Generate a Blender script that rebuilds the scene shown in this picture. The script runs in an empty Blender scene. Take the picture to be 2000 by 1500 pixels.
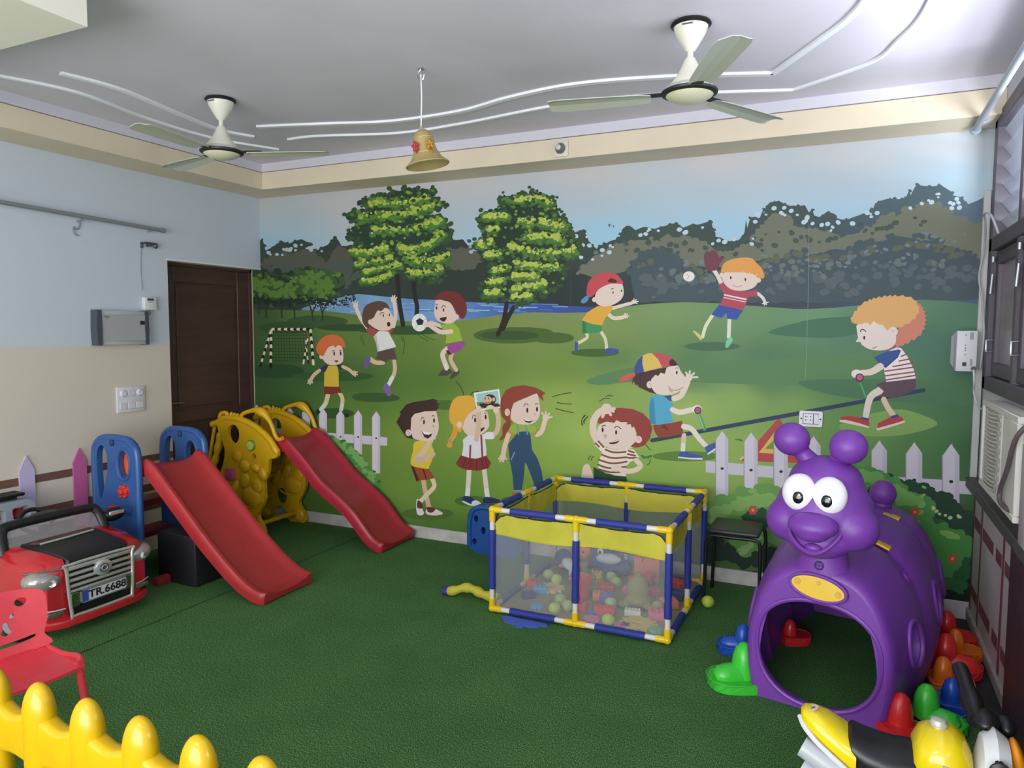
import bpy, bmesh, math, random
from mathutils import Matrix, Vector
PI = math.pi
R_ = math.radians
scn = bpy.context.scene
C = scn.collection

# ------------------------------------------------------------------ camera, world, lights, exposure
FPX = 1418.0                      # focal length in pixels of a 2000 px wide frame
CAM_H = 1.6
AX = (Vector((0.906, 0.035, -0.422)).normalized(), Vector((0.424, -0.065, 0.903)).normalized())
_X = AX[0]; _Y = (AX[1] - _X * AX[1].dot(_X)).normalized(); _Z = -_Y.cross(_X)
if _Z.y > 0: _Z = -_Z             # world axes seen in camera coordinates (x right, y down, z forward)
def to_world(v): return Vector((_X.dot(v), _Y.dot(v), _Z.dot(v)))
cam_data = bpy.data.cameras.new('camera'); cam = bpy.data.objects.new('camera', cam_data); C.objects.link(cam)
cam_data.sensor_width = 36.0; cam_data.lens = 36.0 * FPX / 2000.0; cam_data.clip_start = 0.05
_r, _u, _b = to_world(Vector((1, 0, 0))), to_world(Vector((0, -1, 0))), to_world(Vector((0, 0, -1)))
cam.matrix_world = Matrix(((_r.x, _u.x, _b.x, 0), (_r.y, _u.y, _b.y, 0), (_r.z, _u.z, _b.z, CAM_H), (0, 0, 0, 1)))
scn.camera = cam

world = bpy.data.worlds.new('world'); scn.world = world; world.use_nodes = True
world.node_tree.nodes['Background'].inputs[0].default_value = (0.86, 0.93, 1.0, 1)
world.node_tree.nodes['Background'].inputs[1].default_value = 1.0

def area(name, loc, aim, sx, sy, power, col):
    d = bpy.data.lights.new(name, 'AREA'); d.shape = 'RECTANGLE'; d.size = sx; d.size_y = sy; d.energy = power; d.color = col
    o = bpy.data.objects.new(name, d); C.objects.link(o); o.location = loc
    o.rotation_euler = (Vector(aim) - Vector(loc)).to_track_quat('-Z', 'Y').to_euler()
    return o
area('window_daylight', (1.02, 2.4, 1.65), (-1.2, 2.7, 2.75), 2.8, 1.3, 330, (0.86, 0.93, 1.0))
area('entrance_daylight', (-1.6, -2.4, 1.25), (-1.9, 4.7, 2.2), 4.2, 2.2, 235, (0.98, 0.99, 1.0))
area('added_ceiling_light', (-1.4, -0.9, 2.80), (-1.6, 0.6, 0.0), 1.6, 0.5, 22, (1.0, 0.97, 0.92))  # unseen lamp added behind the camera for extra light

vs = scn.view_settings
vs.view_transform = 'Standard'; vs.look = 'None'; vs.gamma = 1.0; vs.use_curve_mapping = False
vs.exposure = 0.0

# ------------------------------------------------------------------ helpers
def lin(h):
    h = h.lstrip('#'); v = [int(h[i:i + 2], 16) / 255 for i in (0, 2, 4)]
    return tuple(x / 12.92 if x <= 0.04045 else ((x + 0.055) / 1.055) ** 2.4 for x in v)
MATS = {}
def mat(name, col, rough=0.5, metal=0.0, var=0.0, vscale=30.0, bump=0.0, bscale=200.0, coat=0.0, alpha=1.0, spec=0.5, emit=0.0):
    if name in MATS: return MATS[name]
    m = bpy.data.materials.new(name); m.use_nodes = True; nt = m.node_tree; p = nt.nodes['Principled BSDF']
    c = lin(col) if isinstance(col, str) else col
    p.inputs['Base Color'].default_value = (*c, 1); p.inputs['Roughness'].default_value = rough; p.inputs['Metallic'].default_value = metal
    p.inputs['Coat Weight'].default_value = coat; p.inputs['Alpha'].default_value = alpha; p.inputs['Specular IOR Level'].default_value = spec
    if emit: p.inputs['Emission Color'].default_value = (*c, 1); p.inputs['Emission Strength'].default_value = emit
    if var or bump:
        tc = nt.nodes.new('ShaderNodeTexCoord')
    if var:
        n = nt.nodes.new('ShaderNodeTexNoise'); n.inputs['Scale'].default_value = vscale; n.inputs['Detail'].default_value = 4
        nt.links.new(tc.outputs['Object'], n.inputs['Vector'])
        r = nt.nodes.new('ShaderNodeValToRGB'); r.color_ramp.elements[0].position = 0.3; r.color_ramp.elements[1].position = 0.7
        r.color_ramp.elements[0].color = (*[x * (1 - var) for x in c], 1); r.color_ramp.elements[1].color = (*[min(1, x * (1 + var)) for x in c], 1)
        nt.links.new(n.outputs['Fac'], r.inputs['Fac']); nt.links.new(r.outputs['Color'], p.inputs['Base Color'])
    if bump:
        n2 = nt.nodes.new('ShaderNodeTexNoise'); n2.inputs['Scale'].default_value = bscale; n2.inputs['Detail'].default_value = 3
        nt.links.new(tc.outputs['Object'], n2.inputs['Vector'])
        b = nt.nodes.new('ShaderNodeBump'); b.inputs['Strength'].default_value = bump; b.inputs['Distance'].default_value = 0.01
        nt.links.new(n2.outputs['Fac'], b.inputs['Height']); nt.links.new(b.outputs['Normal'], p.inputs['Normal'])
    MATS[name] = m
    return m
def plastic(name, col, rough=0.35, var=0.04): return mat(name, col, rough, var=var, vscale=12, bump=0.03, bscale=400)

def rootof(o):
    while o.parent: o = o.parent
    return o
def obj(name, bm, m, parent=None, smooth=True, ang=40, world=True):
    """link bm as one mesh object; with world=True its coordinates are world coordinates, moved into the root's frame"""
    bmesh.ops.recalc_face_normals(bm, faces=bm.faces[:])
    me = bpy.data.meshes.new(name); bm.to_mesh(me); bm.free()
    me.materials.append(m)
    if smooth:
        for p in me.polygons: p.use_smooth = True
        me.set_sharp_from_angle(angle=R_(ang))
    o = bpy.data.objects.new(name, me); C.objects.link(o)
    if parent:
        o.parent = parent
        if world:
            r = rootof(parent)
            me.transform((Matrix.Translation(r.location) @ r.rotation_euler.to_matrix().to_4x4()).inverted())
    return o
def tag(o, label, cat, group=None, kind=None):
    if label: o['label'] = label
    if cat: o['category'] = cat
    if group: o['group'] = group
    if kind: o['kind'] = kind
    return o
def thing(name, label, cat, loc=(0, 0, 0), rz=0.0, group=None):
    o = bpy.data.objects.new(name, None); C.objects.link(o); o.empty_display_size = 0.05
    o.location = loc; o.rotation_euler = (0, 0, rz)
    return tag(o, label, cat, group)
def single(name, bm, m, label, cat, loc, group=None, smooth=True, ang=40):
    """a thing that is one mesh, its origin at loc, bm in world coordinates"""
    bm.transform(Matrix.Translation(-Vector(loc)))
    o = obj(name, bm, m, None, smooth, ang); o.location = loc
    return tag(o, label, cat, group)
def struct(name, bm, m, parent=None, smooth=False, label=None):
    o = obj(name, bm, m, parent, smooth, 40, world=False)
    if not parent: o['kind'] = 'structure'
    if label: o['label'] = label
    return o
def dup(o, loc=None, parent=None):
    c = o.copy(); C.objects.link(c)
    if parent is not None: c.parent = parent
    if loc is not None: c.location = loc
    for ch in [x for x in bpy.data.objects if x.parent == o]:
        dup(ch, None, c)
    return c
NB = bmesh.new
def xf(bm, verts, M):
    bmesh.ops.transform(bm, matrix=M, verts=verts)
def box(bm, x0, x1, y0, y1, z0, z1, bev=0.0, seg=2, M=None):
    r = bmesh.ops.create_cube(bm, size=1.0); v = r['verts']
    bmesh.ops.scale(bm, vec=(x1 - x0, y1 - y0, z1 - z0), verts=v)
    bmesh.ops.translate(bm, vec=((x0 + x1) / 2, (y0 + y1) / 2, (z0 + z1) / 2), verts=v)
    if bev:
        es = list({e for w in v for e in w.link_edges})
        n0 = set(bm.verts)
        rr = bmesh.ops.bevel(bm, geom=es, offset=bev, segments=seg, affect='EDGES', profile=0.5)
        v = list({w for f in rr['faces'] for w in f.verts} | {w for w in v if w.is_valid})
    if M is not None: xf(bm, v, M)
    return v
def frame_of(d):
    d = Vector(d).normalized(); a = Vector((0, 0, 1)) if abs(d.z) < 0.95 else Vector((1, 0, 0))
    u = d.cross(a).normalized(); return u, d.cross(u).normalized()
def tube(bm, pts, r, seg=10, closed=False, cap=True, flat=None):
    """sweep a circle (radius number or list) along pts; flat=(a,b) scales the section"""
    pts = [Vector(p) for p in pts]; n = len(pts); rings = []
    u = None
    for i, p in enumerate(pts):
        if closed: d = pts[(i + 1) % n] - pts[i - 1]
        else: d = pts[min(i + 1, n - 1)] - pts[max(i - 1, 0)]
        d.normalize()
        if u is None: u, w = frame_of(d)
        else:
            u = (u - d * u.dot(d)).normalized(); w = d.cross(u).normalized()
        rr = r[i] if isinstance(r, (list, tuple)) else r
        rings.append([bm.verts.new(p + u * (math.cos(2 * PI * k / seg) * rr) + w * (math.sin(2 * PI * k / seg) * rr)) for k in range(seg)])
    m = n if closed else n - 1
    for i in range(m):
        a, b = rings[i], rings[(i + 1) % n]
        for k in range(seg): bm.faces.new((a[k], a[(k + 1) % seg], b[(k + 1) % seg], b[k]))
    if cap and not closed:
        bm.faces.new(rings[0][::-1]); bm.faces.new(rings[-1])
    return [v for q in rings for v in q]
def cyl(bm, p0, p1, r0, r1=None, seg=16): return tube(bm, [p0, p1], [r0, r0 if r1 is None else r1], seg)
def lathe(bm, prof, seg=24, M=None, cap=True):
    """prof: list of (radius, z) from bottom to top, about z"""
    rings = []; vs_ = []
    for r, z in prof:
        q = [bm.verts.new((r * math.cos(2 * PI * k / seg), r * math.sin(2 * PI * k / seg), z)) for k in range(seg)]
        rings.append(q); vs_ += q
    for a, b in zip(rings, rings[1:]):
        for k in range(seg): bm.faces.new((a[k], a[(k + 1) % seg], b[(k + 1) % seg], b[k]))
    if cap: bm.faces.new(rings[0][::-1]); bm.faces.new(rings[-1])
    if M is not None: xf(bm, vs_, M)
    return vs_
def ball(bm, c, r, seg=20, rings=12, M=None):
    if not isinstance(r, (tuple, list)): r = (r, r, r)
    v = bmesh.ops.create_uvsphere(bm, u_segments=seg, v_segments=rings, radius=1.0)['verts']
    T = Matrix.Translation(c) @ (M or Matrix.Identity(4)) @ Matrix.Diagonal((*r, 1))
    xf(bm, v, T); return v
def catmull(pts, k=6, closed=True):
    n = len(pts); out = []
    rng = range(n) if closed else range(n - 1)
    for i in rng:
        if closed: a, b, c, d = pts[i - 1], pts[i], pts[(i + 1) % n], pts[(i + 2) % n]
        else: a, b, c, d = pts[max(i - 1, 0)], pts[i], pts[i + 1], pts[min(i + 2, n - 1)]
        for j in range(k):
            t = j / k; t2 = t * t; t3 = t2 * t
            out.append(tuple(0.5 * (2 * b[q] + (c[q] - a[q]) * t + (2 * a[q] - 5 * b[q] + 4 * c[q] - d[q]) * t2 + (3 * b[q] - a[q] - 3 * c[q] + d[q]) * t3) for q in range(len(b))))
    if not closed: out.append(tuple(pts[-1]))
    return out
def plate(bm, outline, holes, depth, place, bev=0.0):
    """flat board with holes: outline/holes are 2D loops, place(u, v, d) gives the point at depth d (0..depth)"""
    def loops(src):
        vl = []
        for lp in [outline] + holes: vl.append([src.verts.new((p[0], p[1], 0)) for p in lp])
        return vl
    b2 = bmesh.new(); vl = loops(b2); es = []
    for l in vl:
        for i in range(len(l)): es.append(b2.edges.new((l[i], l[(i + 1) % len(l)])))
    bmesh.ops.triangle_fill(b2, use_beauty=True, use_dissolve=False, edges=es, normal=(0, 0, 1))
    b2.verts.index_update(); tris = [[v.index for v in f.verts] for f in b2.faces]; co = [(v.co.x, v.co.y) for v in b2.verts]
    cnt = [len(l) for l in vl]; b2.free()
    A = [bm.verts.new(place(u, v, 0)) for u, v in co]; B = [bm.verts.new(place(u, v, depth)) for u, v in co]
    for t in tris:
        bm.faces.new([A[i] for i in t]); bm.faces.new([B[i] for i in reversed(t)])
    s = 0
    for c in cnt:
        for i in range(c):
            a, b = s + i, s + (i + 1) % c
            bm.faces.new((A[a], A[b], B[b], B[a]))
        s += c
def rrect(u0, u1, v0, v1, r, k=5):
    out = []
    for cx, cy, a0 in ((u1 - r, v1 - r, 0), (u0 + r, v1 - r, 90), (u0 + r, v0 + r, 180), (u1 - r, v0 + r, 270)):
        for i in range(k + 1):
            a = R_(a0 + 90 * i / k); out.append((cx + r * math.cos(a), cy + r * math.sin(a)))
    return out
def ell(cx, cy, rx, ry, n=20, rot=0.0):
    c, s = math.cos(rot), math.sin(rot)
    return [(cx + rx * math.cos(2 * PI * i / n) * c - ry * math.sin(2 * PI * i / n) * s, cy + rx * math.cos(2 * PI * i / n) * s + ry * math.sin(2 * PI * i / n) * c) for i in range(n)]
def torus(bm, c, R, r, M=None, seg=28, rs=8):
    T = Matrix.Translation(c) @ (M or Matrix.Identity(4))
    pts = [T @ Vector((R * math.cos(2 * PI * i / seg), R * math.sin(2 * PI * i / seg), 0)) for i in range(seg)]
    return tube(bm, pts, r, rs, closed=True)
def bake(o):
    """apply o's modifiers to its mesh"""
    dg = bpy.context.evaluated_depsgraph_get(); dg.update()
    me = bpy.data.meshes.new_from_object(o.evaluated_get(dg), depsgraph=dg)
    o.modifiers.clear(); o.data = me
    for p in me.polygons: p.use_smooth = True
    me.set_sharp_from_angle(angle=R_(45))
RX = lambda a: Matrix.Rotation(R_(a), 4, 'X')
RY = lambda a: Matrix.Rotation(R_(a), 4, 'Y')
RZ = lambda a: Matrix.Rotation(R_(a), 4, 'Z')
TR = lambda x, y, z: Matrix.Translation((x, y, z))

# ------------------------------------------------------------------ the room
LW, RW, BW, SOF, CEIL, FY = -4.54, 0.66, 4.70, 2.69, 2.885, -2.6
# floor
bm = NB(); box(bm, -5.0, 1.2, FY, 5.0, -0.10, -0.012)
floor = struct('floor', bm, mat('cement floor', '#2e2d2b', 0.9, var=0.25, vscale=14, bump=0.2, bscale=60))
def turf_material():
    m = bpy.data.materials.new('artificial turf'); m.use_nodes = True; nt = m.node_tree; p = nt.nodes['Principled BSDF']
    L = nt.links.new; N = nt.nodes.new
    tc = N('ShaderNodeTexCoord')
    n1 = N('ShaderNodeTexNoise'); n1.inputs['Scale'].default_value = 270; n1.inputs['Detail'].default_value = 6; n1.inputs['Roughness'].default_value = 0.75
    n2 = N('ShaderNodeTexNoise'); n2.inputs['Scale'].default_value = 3.0; n2.inputs['Detail'].default_value = 4
    mp = N('ShaderNodeMapping'); mp.inputs['Scale'].default_value = (1, 0.5, 1)
    L(tc.outputs['Object'], mp.inputs['Vector']); L(mp.outputs['Vector'], n1.inputs['Vector']); L(tc.outputs['Object'], n2.inputs['Vector'])
    r = N('ShaderNodeValToRGB'); e = r.color_ramp.elements
    e[0].position = 0.38; e[0].color = (*lin('#22471f'), 1); e[1].position = 0.64; e[1].color = (*lin('#b4d896'), 1)
    k = e.new(0.52); k.color = (*lin('#4e8848'), 1)
    mx = N('ShaderNodeMix'); mx.data_type = 'RGBA'; mx.blend_type = 'MULTIPLY'; mx.inputs[0].default_value = 0.35
    r2 = N('ShaderNodeValToRGB'); r2.color_ramp.elements[0].position = 0.35; r2.color_ramp.elements[0].color = (0.55, 0.6, 0.55, 1); r2.color_ramp.elements[1].position = 0.65
    L(n1.outputs['Fac'], r.inputs['Fac']); L(n2.outputs['Fac'], r2.inputs['Fac']); L(r.outputs['Color'], mx.inputs[6]); L(r2.outputs['Color'], mx.inputs[7])
    L(mx.outputs[2], p.inputs['Base Color'])
    b = N('ShaderNodeBump'); b.inputs['Strength'].default_value = 0.9; b.inputs['Distance'].default_value = 0.012
    L(n1.outputs['Fac'], b.inputs['Height']); L(b.outputs['Normal'], p.inputs['Normal'])
    p.inputs['Roughness'].default_value = 0.85; p.inputs['Specular IOR Level'].default_value = 0.15
    return m
turf = turf_material()
for x0, x1 in ((LW + 0.0, -3.411), (-3.392, 0.53)):
    bm = NB(); box(bm, x0, x1, FY, BW, -0.012, 0.0)
    struct('turf_sheet', bm, turf, floor)
# walls
def two_tone(name, lo, hi, z, soft=0.006):
    m = mat(name, hi, 0.7); nt = m.node_tree; N = nt.nodes.new; L = nt.links.new
    g = N('ShaderNodeNewGeometry'); s = N('ShaderNodeSeparateXYZ'); L(g.outputs['Position'], s.inputs[0])
    n = N('ShaderNodeTexNoise'); n.inputs['Scale'].default_value = 2.2; n.inputs['Detail'].default_value = 5; L(g.outputs['Position'], n.inputs['Vector'])
    a = N('ShaderNodeMath'); a.operation = 'MULTIPLY_ADD'; a.inputs[1].default_value = 0.03; L(n.outputs['Fac'], a.inputs[0]); L(s.outputs['Z'], a.inputs[2])
    mr = N('ShaderNodeMapRange'); mr.inputs['From Min'].default_value = z + 0.015 - soft; mr.inputs['From Max'].default_value = z + 0.015 + soft; L(a.outputs[0], mr.inputs['Value'])
    mx = N('ShaderNodeMix'); mx.data_type = 'RGBA'; L(mr.outputs[0], mx.inputs[0]); mx.inputs[6].default_value = (*lin(lo), 1); mx.inputs[7].default_value = (*lin(hi), 1)
    L(mx.outputs[2], nt.nodes['Principled BSDF'].inputs['Base Color'])
    return m
wall_paint = two_tone('two tone wall paint', '#cfc5b8', '#c4cad6', 1.487)
bm = NB()
box(bm, -5.0, LW, FY, 3.775, -0.1, 3.0); box(bm, -5.0, LW, 3.775, BW, 2.105, 3.0)
struct('wall_left', bm, wall_paint)
bm = NB(); box(bm, -5.2, 1.2, BW, BW + 0.25, -0.1, 3.0)
wall_back = struct('wall_back', bm, mat('white wall paint', '#cfcdd2', 0.75))
bm = NB(); box(bm, -5.2, 1.2, FY, 5.0, CEIL, CEIL + 0.15)
ceiling = struct('ceiling', bm, mat('ceiling paint', '#d6d0dc', 0.8, var=0.03, vscale=3))
# beam round the room: cream fascia, paler band above
cream = mat('cream beam paint', '#dccdb6', 0.7, var=0.03, vscale=5); pinkish = mat('pale lilac paint', '#cfcbd6', 0.75)
greyb = mat('beam underside paint', '#b9b3a6', 0.8)
def beam(name, x0, x1, y0, y1, zt, m): 
    bm = NB(); box(bm, x0, x1, y0, y1, SOF, zt, 0.003, 1); return struct(name, bm, m)
beam('trim_1', LW, RW, BW - 0.295, BW, 2.82, cream)
beam('trim_2', LW, LW + 0.32, FY, BW - 0.295, 2.82, cream)
bm = NB(); box(bm, LW, RW, BW - 0.298, BW, 2.8235, CEIL); struct('trim_3', bm, pinkish)
bm = NB(); box(bm, LW, LW + 0.323, FY, BW - 0.298, 2.8235, CEIL); struct('trim_4', bm, pinkish)
bm = NB(); box(bm, LW + 0.323, -2.549, FY, 1.813, SOF, CEIL, 0.003, 1); struct('trim_5', bm, mat('white beam paint', '#e6e0d2', 0.7))
# skirting under the mural
bm = NB()
box(bm, LW - 0.12, RW, BW - 0.014, BW, -0.02, 0.088, 0.002, 1)
struct('baseboard_back', bm, mat('worn white skirting', '#bdb9b8', 0.7, var=0.18, vscale=9, bump=0.1, bscale=40))
# raised plaster lines on the ceiling
mould = mat('white plaster', '#f0f1f6', 0.6)
def moulding(name, pts, w, smooth=True):
    P = catmull([(x, y, CEIL - 0.004) for x, y in pts], 8, False) if smooth else [(x, y, CEIL - 0.004) for x, y in pts]
    bm = NB(); L_, R2 = [], []
    for i, p in enumerate(P):
        a, b = Vector(P[max(i - 1, 0)]), Vector(P[min(i + 1, len(P) - 1)]); d = (b - a).normalized(); nrm = Vector((-d.y, d.x, 0)) * (w / 2)
        L_.append(Vector(p) + nrm); R2.append(Vector(p) - nrm)
    rings = [[bm.verts.new((l.x, l.y, CEIL)), bm.verts.new((l.x, l.y, CEIL - 0.013)), bm.verts.new((r.x, r.y, CEIL - 0.013)), bm.verts.new((r.x, r.y, CEIL))] for l, r in zip(L_, R2)]
    for a, b in zip(rings, rings[1:]):
        for k in range(4): bm.faces.new((a[k], a[(k + 1) % 4], b[(k + 1) % 4], b[k]))
    bm.faces.new(rings[0]); bm.faces.new(rings[-1])
    struct(name, bm, mould)
moulding('trim_6', [(-3.65, 2.44), (-3.60, 2.73), (-3.68, 3.17), (-3.735, 3.53), (-3.66, 3.75)], 0.034)
moulding('trim_7', [(-3.99, 2.30), (-3.86, 2.67), (-3.94, 3.18), (-3.93, 3.68), (-3.75, 4.08)], 0.020)
moulding('trim_8', [(-3.46, 3.58), (-3.28, 3.63), (-2.98, 3.72), (-2.60, 3.83), (-2.12, 3.82), (-1.74, 3.71), (-1.33, 3.66), (-0.84, 3.76), (-0.403, 3.915)], 0.034)
moulding('trim_9', [(-3.50, 3.90), (-3.33, 3.90), (-3.16, 3.94), (-2.72, 4.07), (-2.25, 4.05), (-1.60, 3.95), (-1.236, 3.962), (-0.90, 4.03), (-0.33, 4.22)], 0.020)
moulding('trim_10', [(-0.403, 3.915), (-0.20, 3.60), (-0.05, 3.35), (0.02, 3.1), (0.05, 2.6)], 0.030)
moulding('trim_11', [(-0.33, 4.22), (0.03, 3.95), (0.14, 3.70), (0.22, 3.4), (0.26, 2.8)], 0.018)

# ---- door in the left wall
wood = mat('dark brown wood', '#4b342e', 0.45, var=0.22, vscale=6, bump=0.05, bscale=30)
wm = wood.node_tree; 
for n in wm.nodes:
    if n.type == 'TEX_NOISE' and n.inputs['Scale'].default_value == 6:
        mp = wm.nodes.new('ShaderNodeMapping'); mp.inputs['Scale'].default_value = (1, 0.35, 3.5)
        src = n.inputs['Vector'].links[0].from_socket; wm.links.new(src, mp.inputs['Vector']); wm.links.new(mp.outputs['Vector'], n.inputs['Vector'])
bm = NB(); box(bm, LW - 0.17, LW - 0.125, 3.80, 4.668, 0.0, 2.075); door = struct('door_1', bm, wood)
bm = NB()
for y0, y1, z0, z1 in ((3.80, 3.92, 0, 2.075), (4.545, 4.668, 0, 2.075), (3.92, 4.545, 1.955, 2.075), (3.92, 4.545, 0.88, 0.975), (3.92, 4.545, 0, 0.16)):
    box(bm, LW - 0.126, LW - 0.112, y0, y1, z0, z1, 0.003, 1)
struct('door_rail', bm, wood, door)
for z0, z1 in ((0.995, 1.935), (0.18, 0.86)):
    bm = NB(); box(bm, LW - 0.126, LW - 0.118, 3.94, 4.525, z0, z1, 0.006, 2); struct('panel', bm, wood, door)
bm = NB(); box(bm, LW - 0.17, LW - 0.095, 3.775, 3.80, 0, 2.105); box(bm, LW - 0.17, LW - 0.095, 4.668, BW - 0.006, 0, 2.105); box(bm, LW - 0.17, LW - 0.095, 3.775, BW - 0.006, 2.075, 2.104)
struct('door_frame', bm, mat('door frame wood', '#4a3430', 0.5, var=0.15, vscale=8), door)
bm = NB(); box(bm, LW - 0.105, LW - 0.092, 4.692, 4.699, 0, 2.1); struct('edge_strip', bm, mat('cream edge', '#d8cdb4', 0.5), door)
bm = NB(); box(bm, LW - 0.112, LW - 0.104, 3.815, 3.845, 0.93, 1.10, 0.003, 1); cyl(bm, (LW - 0.11, 3.83, 1.04), (LW - 0.065, 3.83, 1.04), 0.009); tube(bm, [(LW - 0.068, 3.822, 1.04), (LW - 0.066, 3.88, 1.04), (LW - 0.070, 3.945, 1.036)], 0.008)
struct('door_handle', bm, mat('brushed steel', '#8b8680', 0.35, 0.9), door, True)
bm = NB(); box(bm, LW - 0.10, LW + 0.006, 3.765, BW - 0.001, 2.098, 2.112, 0.002, 1); struct('trim_12', bm, mat('white lintel', '#dcdcd8', 0.6))

# ---- brown bands and two pickets on the left wall
brown = mat('brown band paint', '#6b4b41', 0.6, var=0.06)
for i, (z0, z1, ya) in enumerate(((0.648, 0.697, 2.3), (0.44, 0.49, 2.3), (0.30, 0.375, 2.3), (0.12, 0.20, 2.3))):
    bm = NB(); box(bm, LW, LW + 0.004, ya, 3.772, z0, z1); struct('trim_%d' % (13 + i), bm, brown)

# ---- right wall with window opening, sill, lower painted panel
WY0, WY1, WZ0, WZ1 = 1.0, 4.58, 1.30, 2.72
plaster = mat('right wall paint', '#c3c6cd', 0.75, var=0.04, vscale=4)
bm = NB()
box(bm, RW, RW + 0.2, FY, WY0, -0.1, 3.0); box(bm, RW, RW + 0.2, WY0, BW, -0.1, 0.80); box(bm, RW, RW + 0.2, WY1, BW, 0.80, 3.0)
box(bm, RW, RW + 0.2, WY0, WY1, WZ1, 3.0); box(bm, RW, RW + 0.2, WY0, WY1, 0.80, WZ0)
struct('wall_right', bm, plaster)
# ---- window in the right wall: dark frame, mullions, glass louvres above, wooden sashes below
darkwood = mat('dark window wood', '#4d4650', 0.5, var=0.15, vscale=8)
bm = NB()
for y0, y1, z0, z1 in ((WY0, WY1, WZ0, WZ0 + 0.07), (WY0, WY1, WZ1 - 0.07, WZ1), (WY0, WY0 + 0.07, WZ0, WZ1), (WY1 - 0.07, WY1, WZ0, WZ1), (WY0, WY1, 2.02, 2.09)):
    box(bm, RW - 0.02, RW + 0.10, y0, y1, z0, z1, 0.004, 1)
win = struct('window_1', bm, darkwood)
for y in (1.72, 2.44, 3.16, 3.88):
    bm = NB(); box(bm, RW - 0.012, RW + 0.09, y - 0.025, y + 0.025, WZ0 + 0.06, WZ1 - 0.06, 0.003, 1); struct('mullion', bm, darkwood, win)
glass = bpy.data.materials.new('frosted louvre glass'); glass.use_nodes = True
gp = glass.node_tree.nodes['Principled BSDF']; gp.inputs['Base Color'].default_value = (0.55, 0.58, 0.66, 1); gp.inputs['Roughness'].default_value = 0.25; gp.inputs['Alpha'].default_value = 0.55
gn = glass.node_tree.nodes.new('ShaderNodeTexNoise'); gn.inputs['Scale'].default_value = 60; gb = glass.node_tree.nodes.new('ShaderNodeBump'); gb.inputs['Strength'].default_value = 0.2
glass.node_tree.links.new(gn.outputs['Fac'], gb.inputs['Height']); glass.node_tree.links.new(gb.outputs['Normal'], gp.inputs['Normal'])
first = None
for a, b in ((1.07, 1.695), (1.745, 2.415), (2.465, 3.135), (3.185, 3.855), (3.905, 4.51)):
    for k in range(6):
        z = 2.13 + k * 0.092
        if first is None or abs((b - a) - first[1]) > 0.001:
            bm = NB(); box(bm, -0.003, 0.003, -(b - a) / 2, (b - a) / 2, -0.055, 0.055); bm.transform(RY(-38))
            o = struct('louvre_pane', bm, glass, win); first = (o, b - a)
        else:
            o = first[0].copy(); C.objects.link(o)
        o.location = (RW + 0.045, (a + b) / 2, z)
    bm = NB(); y0, y1 = a + 0.005, b - 0.005
    for q0, q1, z0, z1 in ((y0, y1, 1.375, 1.44), (y0, y1, 1.95, 2.015), (y0, y0 + 0.06, 1.44, 1.95), (y1 - 0.06, y1, 1.44, 1.95)):
        box(bm, RW + 0.005, RW + 0.05, q0, q1, z0, z1, 0.003, 1)
    sash = struct('sash', bm, darkwood, win)
    bm = NB(); box(bm, RW + 0.022, RW + 0.03, y0 + 0.055, y1 - 0.055, 1.43, 1.96); struct('pane', bm, mat('brown tinted glass', '#6b5c5c', 0.25, alpha=0.75), sash)
    bm = NB(); tube(bm, [(RW - 0.012, b - 0.03, 1.90), (RW - 0.018, b - 0.03, 1.80)], 0.007, 8); cyl(bm, (RW - 0.012, b - 0.03, 1.96), (RW - 0.012, b - 0.03, 1.99), 0.009, seg=8)
    tube(bm, [(RW + 0.004, b - 0.03, 1.56), (RW - 0.025, b - 0.03, 1.56), (RW - 0.025, b - 0.03, 1.50), (RW + 0.004, b - 0.03, 1.50)], 0.005, 8)
    struct('bolt', bm, mat('galvanised steel', '#a9adb4', 0.35, 0.8), sash, True)
bm = NB(); box(bm, RW - 0.06, RW + 0.02, 2.0, BW - 0.02, 0.745, 0.80, 0.005, 1)
struct('trim_17', bm, mat('dark stone sill', '#4a4644', 0.55, var=0.3, vscale=20))
# lower right wall: pale panel, maroon verticals, brown rails, dark wood beyond
bm = NB(); box(bm, RW - 0.012, RW, 3.46, BW - 0.016, 0.055, 0.745); low = struct('trim_18', bm, mat('pale painted panel', '#b3a9a9', 0.6, var=0.08, vscale=5))
bm = NB(); box(bm, RW - 0.028, RW, 3.30, BW - 0.016, 0.0, 0.06, 0.003, 1); struct('trim_19', bm, mat('grey cement skirting', '#9a9490', 0.8, var=0.25, vscale=12))
maroon = mat('maroon band paint', '#6d3f46', 0.6, var=0.1)
for y in (4.66, 4.40, 3.80):
    bm = NB(); box(bm, RW - 0.0145, RW - 0.012, y - 0.022, y + 0.022, 0.06, 0.742); struct('painted_band', bm, maroon, low)
for y0, y1 in ((4.43, 4.63), (4.05, 4.36), (3.84, 3.98), (3.50, 3.76)):
    for z in (0.18, 0.565):
        bm = NB(); box(bm, RW - 0.0142, RW - 0.012, y0, y1, z - 0.03, z + 0.03); struct('painted_rail', bm, maroon, low)
bm = NB(); box(bm, RW - 0.05, RW, 1.2, 3.455, 0.0, 0.745, 0.003, 1)
struct('trim_20', bm, mat('dark red wood', '#3c2826', 0.5, var=0.3, vscale=14))

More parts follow.
